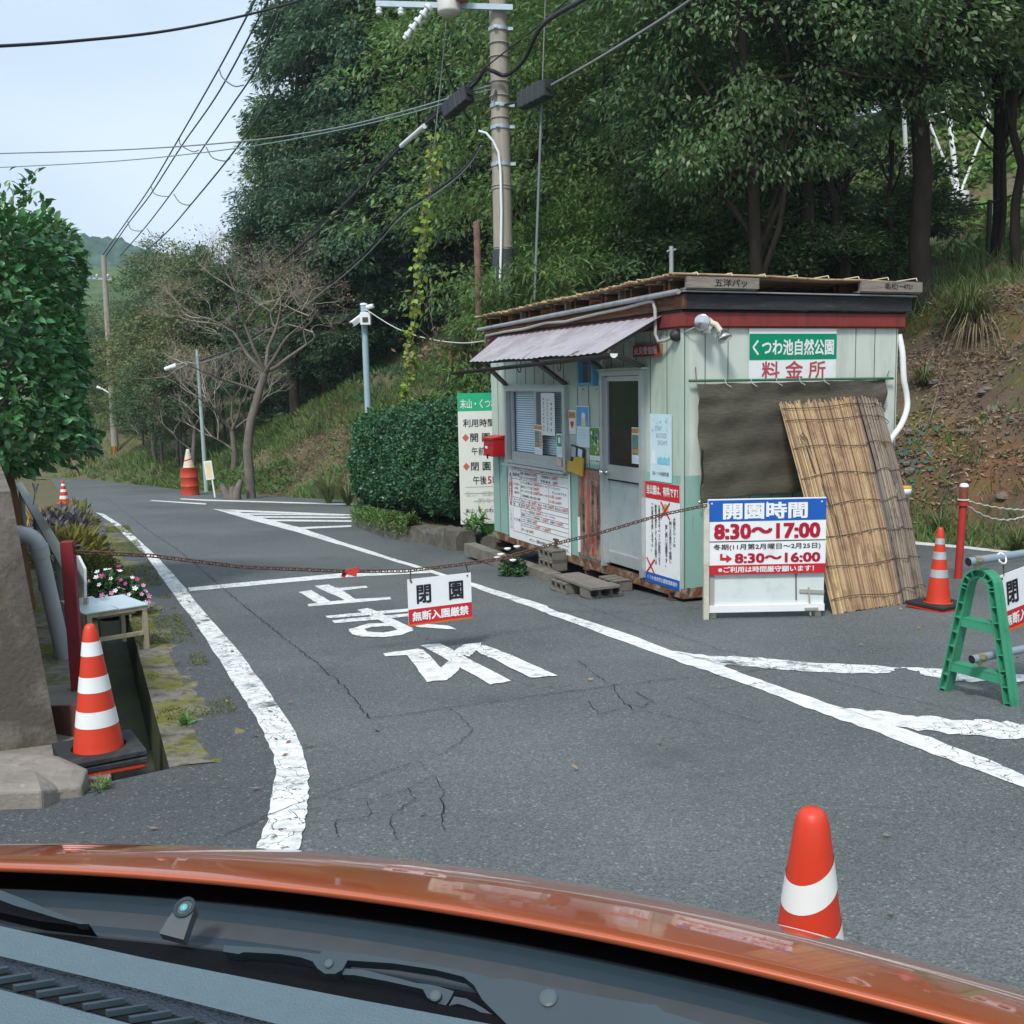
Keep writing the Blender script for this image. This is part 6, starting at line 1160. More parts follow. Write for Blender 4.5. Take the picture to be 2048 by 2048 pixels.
for (px, d, ck, sx, sz, zc), lb in zip([(1150, 21, 'bush1', 1.15, 1.2, 3.9), (1290, 21.5, 'bush2', 1.2, 1.3, 4.0), (1040, 20, 'bush2', .9, 1.1, 2.6), (1000, 17.6, 'bamb', .75, .9, 2.0), (1100, 18.3, 'bamb', .95, .95, 2.4), (1230, 20, 'bush2', 1.1, 1.1, 3.0), (1380, 24, 'bush1', 1.5, 1.2, 4.9), (1440, 20.5, 'bush2', 1.2, 1.0, 3.6), (1580, 21.5, 'bush2', 1.4, .9, 4.3), (1700, 23, 'bush2', 1.5, 1.2, 5.2), (1790, 22, 'bush2', 1.0, .8, 4.8), (1640, 20.5, 'bush2', 1.1, .7, 3.9), (1330, 25, 'bush1', 1.5, 1.3, 5.6), (740, 38, 'oak2', .85, .55, -1.6), (590, 41, 'oak1', .85, .5, -1.6), (670, 39, 'oak1', .8, .5, -1.6), (815, 37, 'oak2', .85, .55, -1.6), (930, 37, 'oak1', .8, .5, -1.5), (870, 38, 'oak3', .9, .6, -1.8), (960, 17.2, 'bamb', .6, .7, 1.6), (952, 19.5, 'bamb', .5, .5, .9), (985, 24, 'bush2', .9, 1.0, -1.2)], BL): tree('bush', lb, 'bush', X(px, d), d, ck, sx, sz, zc, BG, .04, nl=8)
# light mixed trees along the far bank
MG = 'light autumn trees on the far bank'
ML_ = ['olive tree behind the far utility pole', 'tan leaved tree beside the far utility pole', 'tan tree between the far pole and the lamp post', 'olive tree above the tan tree near the far pole', 'greenish tree left of the lamp post top', 'low olive tree at the road bend behind the far pole', 'tan tree behind the lamp post', 'olive tree behind the cherry, left side', 'green tree at the skyline right of the distant hill', 'green tree on the skyline left of the evergreens', 'olive tree at the skyline below the power lines', 'low green tree under the far pole lamp', 'low green tree behind the oil drum', 'tan tree right behind the cherry crown', 'dark green tree low between the pole and the drum', 'green tree behind the big clipped tree at the road bend']
for (px, d, ck, sx, sz, zc), lb in zip([(198, 80, 'olv3', 1.5, 1.2, 5.6), (245, 75, 'olv1', 1.3, 1.1, 5.2), (295, 50, 'olv1', 1.0, .9, 2.8), (290, 60, 'olv1', 1.3, 1.1, 3.7), (360, 52, 'olv3', 1.2, 1.2, 5.2), (255, 60, 'olv1', 1.1, .8, 1.6), (345, 44, 'olv1', 1.1, .9, 2.9), (420, 46, 'olv1', 1.3, 1.2, 4.3), (345, 68, 'olv3', 1.5, 1.3, 7.6), (440, 46, 'olv3', 1.2, 1.2, 5.2), (390, 62, 'olv1', 1.5, 1.2, 7.6), (275, 55, 'olv3', .9, .7, .7), (350, 42, 'olv3', .9, .7, 1.4), (480, 44, 'olv3', 1.2, 1.1, 4.6), (310, 47, 'olv3', 1.0, .7, 1.2), (140, 66, 'olv3', 1.4, 1.2, 3.4)], ML_): tree('autumn_tree', lb, 'tree', X(px, d), d, ck, sx, sz, zc, MG, .07, BARKG, nl=16)
# ---- twiggy bare trees
TWIG = mat('twig_grey', (.38, .32, .27), .9, .2, 3); 
def bare_tree(label, x, y, z0, segs, L0, r0, depth, seed, leaves=300, fan=.75, up=.1, hmax=9.):
    random.seed(seed); t = thing('bare_tree', label, 'tree', TR(x, y, z0), 'nearly bare trees on the far bank'); tk = MB(); tw = MB(); tips = []
    def grow(p, d, L, r, k):
        n = 4 if k > 2 else 2; pts = [p]; q = p
        for i in range(n):
            d = (d+Vector((random.gauss(0, .16), random.gauss(0, .16), random.gauss(up*.3, .1)))).normalized(); q = q+d*L/n; pts.append(q)
        m_ = tk if r > .025 else tw; m_.tube(pts, list(np.linspace(r, r*.62, n+1)), BARKG if r > .025 else TWIG, 7 if r > .04 else (4 if r > .012 else 3), cap=False)
        if k == 0: tips.append(q); return
        for j in range(2 if k > 4 else 3):
            a = Vector((random.gauss(0, 1), random.gauss(0, 1), random.gauss(0, .5))).normalized(); dd = (d*.8+a*fan+Vector((0, 0, up))).normalized(); grow(pts[-1] if j < 2 else pts[-2], dd, L*random.uniform(.62, .86), r*.62*random.uniform(.8, 1), k-1)
    prev = Vector(segs[0]); tk.tube(segs, list(np.linspace(r0, r0*.7, len(segs))), BARKG, 12)
    d0 = (Vector(segs[-1])-Vector(segs[-2])).normalized()
    for a in ((1.1, .2, .45), (-.5, -.25, .9), (.3, .3, 1.0), (-.95, .3, .45), (.6, -.5, .6)): grow(Vector(segs[-1]), (d0*.35+Vector(a)).normalized(), L0, r0*.42, depth)
    grow(Vector(segs[-2]), Vector((-.8, -.1, .5)).normalized(), L0*.9, r0*.35, depth-1)
    tk.build('trunk', t); tw.build('twigs', t)
    T = np.array([tips[i] for i in np.random.default_rng(seed).integers(0, len(tips), leaves)]); global rng; rng = np.random.default_rng(seed)
    leafmesh('leaves', T+rng.normal(size=T.shape)*.12, rng.normal(size=T.shape), rng.normal(size=T.shape), .075, .04, leafm('autumn_leaf', (.29, .22, .10)), parent=t); return t
p = D(500, 945, 30.5); zb = gz(p.x, 30.5); S = lambda px, py: D(px, py, 30.5)-Vector((p.x, 30.5, zb-.1))
bare_tree('bare cherry tree with a spreading twiggy crown on the bank', p.x, 30.5, zb-.1, [(0, 0, 0), S(495, 895), S(502, 840), S(518, 785), S(530, 745)], 1.5, .15, 7, 21, 1500, .85, .05)
p2 = X(370, 41); bare_tree('twiggy leafless tree with pale branches left of the lamp post', p2, 41, gz(p2, 41)-.1, [(0, 0, 0), (.1, 0, 1.0), (.2, 0, 1.9)], 1.15, .10, 5, 5, 500, .7, .2)
p2 = X(455, 37); bare_tree('forked grey leafless tree between the lamp post and the cherry', p2, 37, gz(p2, 37)-.1, [(0, 0, 0), (.05, 0, .8), (.0, 0, 1.5)], 1.1, .12, 5, 8, 500, .6, .25)
p2 = X(300, 48); bare_tree('leafless purple grey tree in front of the far olive trees', p2, 48, gz(p2, 48)-.1, [(0, 0, 0), (-.1, 0, 1.0), (.1, 0, 2.0)], 1.0, .09, 5, 13, 300, .55, .35)
p2 = X(345, 56); bare_tree('tall thin leafless tree rising above the skyline under the power lines', p2, 56, gz(p2, 56)-.1, [(0, 0, 0), (.1, 0, 3), (-.1, 0, 6.0)], 1.3, .10, 4, 31, 100, .5, .4)
random.seed(11); rng = np.random.default_rng(11)
p = D(462, 945, 30); mb = MB()
for a, l in ((.3, .62), (-.35, .5), (.0, .42)): mb.tube([(a*.3, 0, -.1), (a*.5, 0, l*.5), (a*.9, .05, l)], [.16, .12, .07], BARKG, 8)
tag(mb.build('tree_stump', M=TR(p.x, 30, gz(p.x, 30))), 'short broken tree stump between the small sign and the cherry', 'stump')
# ---- big clipped tree at the left
CAM_L = leafm('camellia_leaf', (.080, .215, .070), .33, .15, .4, 0, .55)
t = thing('clipped_tree', 'glossy dark green clipped tree filling the left picture edge', 'tree', TR(-5.36, 10.0, .5)); rng = np.random.default_rng(5)
n = 15000; a = rng.uniform(0, 2*math.pi, n); h = rng.uniform(0, 1, n); e = 3.2; rad_ = 1.22*(1+.05*np.sin(a*5+h*9)+.05*np.sin(h*17+a*3)); prof = np.where(h < .12, .78+.22*(h/.12)**.5, np.where(h > .85, 1-.5*((h-.85)/.15)**2, 1)); deep = rng.uniform(0, 1, n)**2.2*.38
r = rad_*prof*(1-deep)*(1-.08*h); P = np.stack([np.cos(a)*r, np.sin(a)*r, .33+h*2.62+.10*rng.normal(size=n)*(h > .9)], 1); od = np.stack([np.cos(a), np.sin(a), np.where(h > .85, .9, 0)+np.where(h < .08, -.8, 0)], 1)
m_ = h > .93; P[m_, 0] *= rng.uniform(0, 1, m_.sum()); P[m_, 1] *= rng.uniform(.2, 1, m_.sum()); m2 = h < .06; P[m2, :2] *= rng.uniform(.1, 1, (m2.sum(), 1))
A = od*.75+rng.normal(size=P.shape)*.5+np.array([0, 0, .15]); N = od*.7+np.array([0, 0, .7])+rng.normal(size=P.shape)*.35; s = rng.uniform(.7, 1.25, n)
leafmesh('crown', P, A, N, .105*s, .056*s, CAM_L, .16, t, dense=True)
mb = MB(); mb.tube([(.55, -.2, -1.0), (.5, -.15, -.2), (.35, 0, .8), (.1, 0, 2.4)], [.16, .14, .1, .05], mat('brown_trunk', (.15, .075, .035), .9, .3, 4, bump=.5), 12)
for k in range(22): a_ = random.uniform(0, 6.28); z = random.uniform(.6, 2.4); mb.tube([(.25, 0, z-.4), (.6*math.cos(a_), .6*math.sin(a_), z), (1.0*math.cos(a_), 1.0*math.sin(a_), z+.2)], [.03, .02, .008], BARKG, 5)
mb.build('trunk', t)
P = []; A = []
for k in range(13):
    a_ = random.uniform(0, 6.28); rr = random.uniform(.2, 1.05); b0 = np.array([rr*math.cos(a_), rr*math.sin(a_), 2.9]); hh = random.uniform(.12, .38)
    for q in range(9): P.append(b0+np.array([.02*q*math.cos(a_), .02*q*math.sin(a_), hh*q/8])); A.append([math.cos(q*2.4), math.sin(q*2.4), .8])
P = np.array(P); leafmesh('shoot_leaves', P, np.array(A), rng.normal(size=P.shape)*.3+np.array([0, 0, 1]), .10, .045, CAM_L, .16, t, dense=True)
mb = MB(); mb.tube([D(68, 1010, 10.0), D(72, 985, 10), D(66, 966, 10)], .012, CER, 6); mb.tube([D(72, 985, 10), D(77, 968, 10)], .01, CER, 6); tag(mb.build('forked_stick'), 'pale forked stick in front of the brown trunk of the clipped tree', 'stick')
# ---- clipped hedge
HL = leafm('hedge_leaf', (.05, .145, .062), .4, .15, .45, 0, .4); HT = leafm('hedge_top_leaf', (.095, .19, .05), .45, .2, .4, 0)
t = thing('hedge', 'clipped dark green hedge between the hatched island and the hut', 'hedge'); rng = np.random.default_rng(9)
h0 = np.array([-3.08, 19.6]); h1 = np.array([-.78, 15.55]); hd = h1-h0; HLn = np.linalg.norm(hd); hd /= HLn; hn = np.array([-hd[1], hd[0]]); hn = hn if hn[1] > 0 else -hn
def hedge_pts(n, face):
    u = rng.uniform(0, 1, n); v = rng.uniform(0, 1, n)
    return u, v
def htop(u): return 1.02+.42*u
def hbot(u): return -SLOPE*(h0[1]+(h1[1]-h0[1])*u)+.38
Pl, Nl = [], []
for face, n in (('f', 26000), ('e', 7000), ('t', 13000), ('r', 7000)):
    u = rng.uniform(0, 1, n); v = rng.uniform(0, 1, n); z0_, z1_ = hbot(u), htop(u)
    if face == 'f': s = u*HLn; w_ = 0.*u; z = z0_+(z1_-z0_)*v; nn = np.tile(np.array([-hn[0], -hn[1], 0]), (n, 1))
    elif face == 'e': s = 0.*u; w_ = u*1.5; z = hbot(0)+(htop(0)-hbot(0))*v; nn = np.tile(np.array([-hd[0], -hd[1], 0]), (n, 1))
    elif face == 'r': s = HLn+0.*u; w_ = u*1.5; z = hbot(1)+(htop(1)-hbot(1))*v; nn = np.tile(np.array([hd[0], hd[1], 0]), (n, 1))
    else: s = u*HLn; w_ = v*1.5; z = z1_; nn = np.tile(np.array([0, 0, 1.]), (n, 1))
    # round the corners and make the face uneven
    hh = (z-hbot(s/HLn))/(htop(s/HLn)-hbot(s/HLn)); rc = .28*np.maximum(0, (hh-.86)/.14)**2+.30*np.maximum(0, (.22-hh)/.22)**1.5+.14*np.maximum(0, (.1-s/HLn)/.1)**2
    b_ = .06*wav(s*1.0, z, 3.1)+.035*wav(s, z, 8.3, 2)+rng.uniform(-.03, .09, n)*rng.uniform(0, 1, n)
    w_ = np.where(w_ < .75, w_+rc*(1-w_/.75), w_)
    if face == 't': z = z+.05*wav(s, w_, 3)-.18*np.maximum(0, (.25-w_)/.25)**2-.2*np.maximum(0, (.3-s)/.3)**2+rng.uniform(-.04, .08, n)
    else: 
        s = s-nn[:, 0]*0; w_ = w_-b_*(face == 'f')
        if face == 'e': s = s-b_
        if face == 'r': s = s+b_
    xy = h0[None, :]+hd[None, :]*s[:, None]+hn[None, :]*w_[:, None]; Pl.append(np.concatenate([xy, z[:, None]], 1)); Nl.append(nn)
for i, (sl_, m_, nm) in enumerate((((0, 1, 3), HL, 'foliage'), ((2,), HT, 'top_foliage'))):
    P = np.concatenate([Pl[k] for k in sl_]); nn = np.concatenate([Nl[k] for k in sl_]); A = nn*.5+rng.normal(size=P.shape)*.6+np.array([0, 0, .35]); N = nn*.9+rng.normal(size=P.shape)*.45+np.array([0, 0, .4]); s = rng.uniform(.7, 1.3, len(P)); leafmesh(nm, P, A, N, .062*s, .034*s, m_, .15, t)
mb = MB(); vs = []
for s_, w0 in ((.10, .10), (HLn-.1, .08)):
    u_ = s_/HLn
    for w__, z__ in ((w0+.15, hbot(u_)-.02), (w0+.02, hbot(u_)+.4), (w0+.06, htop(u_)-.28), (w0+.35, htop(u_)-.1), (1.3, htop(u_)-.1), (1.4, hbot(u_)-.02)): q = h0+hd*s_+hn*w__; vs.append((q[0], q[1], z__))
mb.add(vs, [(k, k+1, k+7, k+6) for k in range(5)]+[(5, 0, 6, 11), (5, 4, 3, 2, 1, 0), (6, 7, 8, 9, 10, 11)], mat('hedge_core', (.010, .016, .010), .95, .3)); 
for k in range(16): s_ = random.uniform(.2, HLn-.2); q = h0+hd*s_+hn*random.uniform(.3, .9); mb.tube([(q[0], q[1], -SLOPE*q[1]+.1), (q[0]+.05, q[1], hbot(s_/HLn)+.2)], .03, BARK, 6)
mb.build('branches', t)
# ---- ground covers (nobody could count them)
def stuff(name, label, P, A, N, L, W, m, fold=.1): return tag(leafmesh(name, P, A, N, L, W, m, fold), label, name.replace('_', ' '), kind='stuff')
rng = np.random.default_rng(17)
n = 9000; u = rng.uniform(0, 1, n); K = np.array([(k.x, k.y) for k in KL]); ku = u*1.62; i0 = np.minimum(ku.astype(int), 3); fr_ = (ku-i0)[:, None]; xy = K[i0]*(1-fr_)+K[i0+1]*fr_; wv_ = rng.uniform(-.06, .5, n); xy = xy+np.array([.62, .45])*wv_[:, None]; hz = .18+.16*np.exp(-((wv_-.12)/.2)**2)+.06*wav(xy[:, 0], xy[:, 1], 5)+rng.uniform(-.05, .07, n)-.3*np.maximum(0, -wv_+.02)*rng.uniform(0, 6, n)
P = np.stack([xy[:, 0], xy[:, 1], -SLOPE*xy[:, 1]+hz], 1); stuff('ground_cover', 'low bright green azalea cover spilling over the kerb stones', P, rng.normal(size=P.shape)*.6+np.array([-.2, -.3, .5]), rng.normal(size=P.shape)*.5+np.array([-.3, -.4, 1]), .05, .026, LIME)
GR1 = leafm('grass_blade', (.135, .215, .065), .6, .3, .45); GR2 = leafm('dry_grass_blade', (.20, .16, .085), .7, .2, .4); GR3 = leafm('fern_frond', (.10, .23, .06), .5, .3, .35); LIT = leafm('fallen_leaf', (.24, .155, .10), .85, .05, .55)
def scatter(n, x0, x1, y0, y1, t0, t1, dens=None):
    Xs = rng.uniform(x0, x1, n); Ys = rng.uniform(y0, y1, n); t_ = foot_dist(Xs, Ys); ok = (t_ > t0) & (t_ < t1); 
    if dens is not None: ok &= rng.uniform(0, 1, n) < dens(Xs, Ys, t_)
    Xs, Ys = Xs[ok], Ys[ok]; return np.stack([Xs, Ys, height(Xs, Ys)], 1)
def blades(P, L, W, m, name, label, lean=.5): k = len(P); return stuff(name, label, P-np.array([0, 0, .02]), rng.normal(size=(k, 3))*lean*np.array([1, 1, .3])+np.array([0, -.15, 1]), rng.normal(size=(k, 3))+np.array([0, -1, 0]), L*rng.uniform(.5, 1.3, k), W, m, 0)
pat = lambda s, th: (lambda Xs, Ys, t_: np.clip((wav(Xs, Ys, s, 3)-th)*2.5, 0.03, 1))
P = np.concatenate([scatter(50000, -40, -8, 34, 66, -.15, 11, pat(.8, -.25)), scatter(120000, -14, 1, 20, 46, -.15, 10, pat(.8, -.2))]); blades(P, .30, .03, GR1, 'grass', 'green grass growing on the bank beyond the road', .55)
P = scatter(90000, -60, -9, 36, 72, -.2, 14, pat(.4, -.5)); blades(P, .42, .06, GR1, 'far_grass', 'green grass on the far bank around the road bend', .6)
P = scatter(26000, -14, 0, 20, 44, -.1, 9, pat(.7, .1)); blades(P, .30, .02, GR2, 'dry_grass', 'dry tan grass on the bank beyond the road', .8)
P = scatter(60000, -13, 0, 20, 44, .1, 9, pat(1.1, .3)); stuff('ferns', 'bright green ferns scattered on the bank', P+np.array([0, 0, .05]), rng.normal(size=P.shape)*np.array([1, 1, .25])+np.array([0, -.2, .45]), rng.normal(size=P.shape)*.3+np.array([0, -.3, 1]), .24*rng.uniform(.5, 1.2, len(P)), .075, GR3)
P = scatter(110000, -14, 1, 18, 44, .1, 10, pat(.7, -.5)); stuff('leaf_litter', 'brown fallen leaves on the bank beyond the road', P+np.array([0, 0, .02]), rng.normal(size=P.shape)*np.array([1, 1, .3]), rng.normal(size=P.shape)*.5+np.array([0, -.4, 1]), .085, .05, LIT)
P = scatter(60000, 2.5, 14, 5, 22, -.25, 1.35, lambda a, b, t_: np.clip(1.1-t_*.85+.3*wav(a, b, 1.5), 0.05, 1)); blades(P, .36, .020, GR1, 'verge_grass', 'tufted green grass along the foot of the bare bank', .5)
P = scatter(120000, 3, 14, 8, 22, .4, 5.0, pat(1.6, -.6)); stuff('bank_litter', 'brown dead leaves and twigs on the bare earth bank', P+np.array([0, 0, .015]), rng.normal(size=P.shape)*np.array([1, 1, .5]), rng.normal(size=P.shape)*.7+np.array([-.5, -.6, .8]), .085*rng.uniform(.5, 1.6, len(P)), .03, leafm('bank_leaf', (.215, .15, .10), .85, .05, .6))
P = scatter(14000, 3, 14, 8, 22, .4, 4.4, pat(1.2, .0)); blades(P, .26, .012, GR2, 'dead_grass', 'dead straw coloured grass on the bare earth bank', 1.2)
P = scatter(16000, 3, 14, 6, 24, .5, 4.6, pat(1.3, .2)); blades(P, .20, .03, GR3, 'bank_weeds', 'small green weeds on the bare earth bank', .8)
P = scatter(30000, 3, 14, 8, 26, 3.0, 8.5, pat(.9, -.3)); blades(P, .38, .022, GR1, 'slope_grass', 'grass and undergrowth along the top of the bare bank', .6)
P = scatter(110000, 2, 40, 22, 60, 7.5, 40, pat(.45, -.6)); stuff('slope_cover', 'bright green low growth on the open slope behind the trees', P+np.array([0, 0, .15]), rng.normal(size=P.shape)*np.array([1, 1, .5])+np.array([-.1, -.5, .2]), rng.normal(size=P.shape)*.4+np.array([0, -.6, 1]), .36*rng.uniform(.5, 1.2, len(P)), .16, leafm('slope_leaf', (.12, .20, .045), .55, .3, .4))
P = scatter(30000, -9, 3, 22, 36, 3, 12, pat(.9, -.3)); blades(P, .30, .03, EVG, 'undergrowth', 'dark undergrowth beneath the evergreens', .7)
k = 500; Xs = rng.uniform(-3, 5, k); Ys = rng.uniform(2.5, 14, k); P = np.stack([Xs, Ys, -SLOPE*Ys+.014], 1); gl = np.concatenate([P[:70], np.array([[-.5*0+GA[0]+GD[0]*t_+.25*math.sin(t_*7)+.5, GA[1]+GD[1]*t_, 0] for t_ in rng.uniform(0, 9, 60)])]); gl[:, 2] = -SLOPE*gl[:, 1]+.016
stuff('fallen_leaves', 'a few dry leaves scattered on the asphalt', gl, rng.normal(size=gl.shape)*np.array([1, 1, .1]), rng.normal(size=gl.shape)*.25+np.array([0, 0, 1]), .045, .022, LIT)
# moss clumps and plants at the left kerb
MOSS = leafm('moss', (.11, .13, .02), .8, .1, .4)
def gpA(t_, s_, dz): return GA[0]+GD[0]*t_+GN[0]*s_, GA[1]+GD[1]*t_+GN[1]*s_, dz
t_ = rng.uniform(.8, 17, 26000); s_ = -rng.uniform(0, .46, 26000); keep = (wav(t_, s_*2, 1.6, 1)+.3*wav(t_, s_, 7)) > -.15; t_, s_ = t_[keep], s_[keep]; x_, y_, _ = gpA(t_, s_, 0); P = np.stack([x_, y_, -SLOPE*y_+.012], 1); stuff('moss', 'yellow green moss on the gutter kerb', P, rng.normal(size=P.shape)*np.array([1, 1, .5])+np.array([0, 0, .5]), rng.normal(size=P.shape)*.5+np.array([0, 0, 1]), .015, .009, MOSS)
def mound(name, label, px, py, d, w_, h_, n, L, W, m, cat='plant', grp=None, up=.5):
    p = D(px, py, d); u = unit(n); u[:, 2] = np.abs(u[:, 2]); r = rng.uniform(.5, 1, n)[:, None]; P = u*r*np.array([w_, w_, h_]); o = leafmesh(name, P, u*.6+rng.normal(size=P.shape)*.5+np.array([0, 0, up]), u+rng.normal(size=P.shape)*.4+np.array([0, 0, .6]), L*rng.uniform(.6, 1.2, n), W, m, .1, M=TR(p.x, d, -SLOPE*d)); return tag(o, label, cat, grp)
YG = leafm('yellow_green_leaf', (.20, .19, .035), .6, .25, .3); PUR = leafm('purple_grey_leaf', (.145, .14, .155), .7, .1, .35)
mound('ferny_plant', 'yellow green ferny plant behind the guard rail at the gutter', 130, 1080, 14, .55, .50, 900, .22, .035, YG, grp='plants by the gutter'); mound('ferny_plant', 'rusty yellow plant at the foot of the clipped tree', 95, 1030, 17.5, .5, .55, 500, .2, .04, leafm('rusty_leaf', (.26, .15, .03), .6, .2, .3), grp='plants by the gutter')
mound('purple_plant', 'purple grey plant before the small far cone', 122, 1060, 17, .5, .62, 700, .14, .06, PUR, grp='plants by the gutter'); mound('purple_plant', 'purple grey plant on the moss nearer to the white line', 165, 1070, 15.5, .34, .42, 450, .14, .05, PUR, grp='plants by the gutter'); mound('ferny_plant', 'yellow green plant between the two purple grey plants', 150, 1050, 19, .42, .6, 500, .2, .04, YG, grp='plants by the gutter')
mound('moss_mound', 'mossy hump in the gutter behind the flowers', 175, 1130, 12.6, .42, .28, 2500, .05, .02, MOSS)
# flowers
fp = D(222, 1178, 9.6); t = thing('flower_pot', 'bushy planter of pink, magenta and white flowers behind the low stand', 'flowers', TR(fp.x, 9.6, -SLOPE*9.6-.02)); n = 2600; u = unit(n); u[:, 2] = np.abs(u[:, 2]); r = rng.uniform(.55, 1, n)[:, None]; P = u*r*np.array([.31, .26, .36])+np.array([0, 0, .08])
leafmesh('foliage', P, u*.6+rng.normal(size=P.shape)*.5, u+rng.normal(size=P.shape)*.4+np.array([0, 0, .6]), .06, .03, leafm('flower_leaf', (.05, .12, .045), .5, .2, .35), .1, t)
mb = MB(); mb.lathe([(0, 0), (.13, 0), (.17, .14), (.16, .14), (.15, .12), (0, .12)], mat('dark_pot', (.05, .04, .035), .7, .2), 16); mb.build('pot', t)
PK = [mat('white_petal', (.80, .80, .80), .5, .03), mat('pink_petal', (.66, .30, .50), .5, .1), mat('magenta_petal', (.50, .03, .22), .5, .1)]
for k in range(70):
    v = unit(1)[0]; v[2] = abs(v[2]); q = Vector(v)*random.uniform(.92, 1.06); q = Vector((q.x*.32, q.y*.27, q.z*.38+.09)); 
    if q.y > .12: q.y *= -1
    ci = 0 if k < 36 else (1 if k < 54 else 2)
    if ci: q.x += .05*random.random(); q.z += .02
    R = Vector((v[0]*.6, v[1]-.6, v[2]+.3)).to_track_quat('Z', 'Y').to_matrix(); b = MB(); rr = random.uniform(.017, .026)
    for a in range(5): an = a*2*math.pi/5; b.add([R @ Vector((0, 0, 0))+q]+[R @ Vector((rr*s2*math.cos(an+o2), rr*s2*math.sin(an+o2), z2))+q for s2, o2, z2 in ((.75, -.5, .004), (1.1, -.2, .007), (1.1, .2, .007), (.75, .5, .004))], [(0, 1, 2, 3, 4)], PK[ci])
    b.build('flower', t)
wp_ = D(1026, 1128, 11.9); t = thing('white_flowers', 'small plant with white flowers by the kerb under the hut', 'flowers', TR(wp_.x, 11.9, -SLOPE*11.9)); n = 500; u = unit(n); u[:, 2] = np.abs(u[:, 2]); P = u*rng.uniform(.4, 1, n)[:, None]*np.array([.16, .14, .24]); leafmesh('foliage', P, u*.6+rng.normal(size=P.shape)*.5, u+rng.normal(size=P.shape)*.4, .07, .03, MATS['flower_leaf'], .1, t)
for q in ((-.14, -.05, .24), (-.06, -.08, .31), (.05, -.06, .33), (.0, -.12, .18), (-.18, -.04, .2)):
    b = MB(); b.lathe([(0, 0), (.03, .01), (.045, .03), (.03, .035), (0, .02)], PK[0], 8, q); b.build('flower', t)
pw = G(372, 1447); t = leafmesh('weed', rng.normal(size=(40, 3))*.012, unit(40)*np.array([1, 1, .5])+np.array([0, 0, .5]), np.tile([0, 0, 1.], (40, 1))+rng.normal(size=(40, 3))*.3, .075, .022, GR3, .1, M=TR(*pw)); tag(t, 'small green weed growing at the edge of the asphalt', 'weed')
pw = G(200, 1580); t = leafmesh('weed', rng.normal(size=(40, 3))*.015, unit(40)*np.array([1, 1, .4])+np.array([0, 0, .5]), np.tile([0, 0, 1.], (40, 1)), .07, .012, GR1, .1, M=TR(*pw)); tag(t, 'tuft of grass below the left cone beside the broken slab', 'weed')
p = D(985, 1065, 15.0); t = thing('potted_plant', 'leafy potted plant at the foot of the park notice board', 'potted plant', TR(p.x-.22, 14.95, -SLOPE*14.95+.22)); b = MB(); b.lathe([(0, 0), (.07, 0), (.09, .14), (.08, .14)], IRON, 14); b.build('pot', t); n = 90; leafmesh('foliage', np.tile([0, 0, .14], (n, 1))+rng.normal(size=(n, 3))*.07, unit(n)+np.array([0, 0, .3]), np.tile([0, 0, 1.], (n, 1))+rng.normal(size=(n, 3))*.3, .16, .05, GR3, .1, t)
n = 900; u = rng.uniform(-1, 1, (n, 2)); P = np.stack([p.x+.1+u[:, 0]*.45, 15.0+u[:, 1]*.12, np.full(n, -SLOPE*15+.24)], 1); stuff('low_weeds', 'low green weeds under the park notice board', P, rng.normal(size=P.shape)*.5+np.array([0, -.2, 1]), rng.normal(size=P.shape)+np.array([0, -1, 0]), .12, .02, GR3)
# pampas tufts
def tuft(label, px, py, d, n, L, m, droop=1.0, grp='tufts of long grass on the bank'):
    p = D(px, py, d); z = gz(p.x, d); mb = MB()
    for k in range(n):
        a = random.uniform(0, 6.28); l = L*random.uniform(.6, 1.2); out_ = random.uniform(.25, .8)*l; h_ = l*random.uniform(.5, 1.0); w_ = .009; pts = []
        for s in np.linspace(0, 1, 6): pts.append(Vector((math.cos(a)*out_*s**1.2, math.sin(a)*out_*s**1.2, h_*(s-droop*.75*s**2.6)*1.3)))
        sd_ = Vector((-math.sin(a), math.cos(a), 0)); vs = []
        for i, q in enumerate(pts): ww = w_*(1-.85*(i/5)**2); vs += [q+sd_*ww, q-sd_*ww]
        mb.add(vs, [(2*i, 2*i+1, 2*i+3, 2*i+2) for i in range(5)], m, True)
    return tag(mb.build('grass_tuft', M=TR(p.x, d, z)), label, 'grass tuft', grp)
TF = mat('long_grass', (.14, .17, .06), .6, .25, 3, trans=.25, objr=.15); TFD = mat('long_dry_grass', (.26, .22, .13), .7, .25, 3, trans=.2)
tuft('big tuft of long arching grass on the bank top right of the hut', 1935, 640, 17.6, 260, 1.5, TF); tuft('dry hanging grass below the big tuft on the bank', 1950, 660, 17.3, 120, 1.2, TFD, 1.5); tuft('tuft of grass on the bank edge beside the hut roof end', 1850, 640, 17.3, 110, .7, TF)
tuft('tall grass tuft on the mid bank behind the hedge', 870, 760, 24, 160, 1.3, TF, .7); tuft('tall grass tuft on the bank left of the camera pole', 650, 830, 27, 200, 1.5, TF, .7); tuft('second tall grass tuft left of the camera pole', 690, 850, 26, 160, 1.3, TF, .7); tuft('grass tuft at the foot of the bare bank at the right edge', 2035, 1060, 13.4, 90, .6, TF, .6); tuft('grass tuft at the foot of the bank behind the red marker post', 1880, 1070, 14.9, 80, .55, TF, .6)
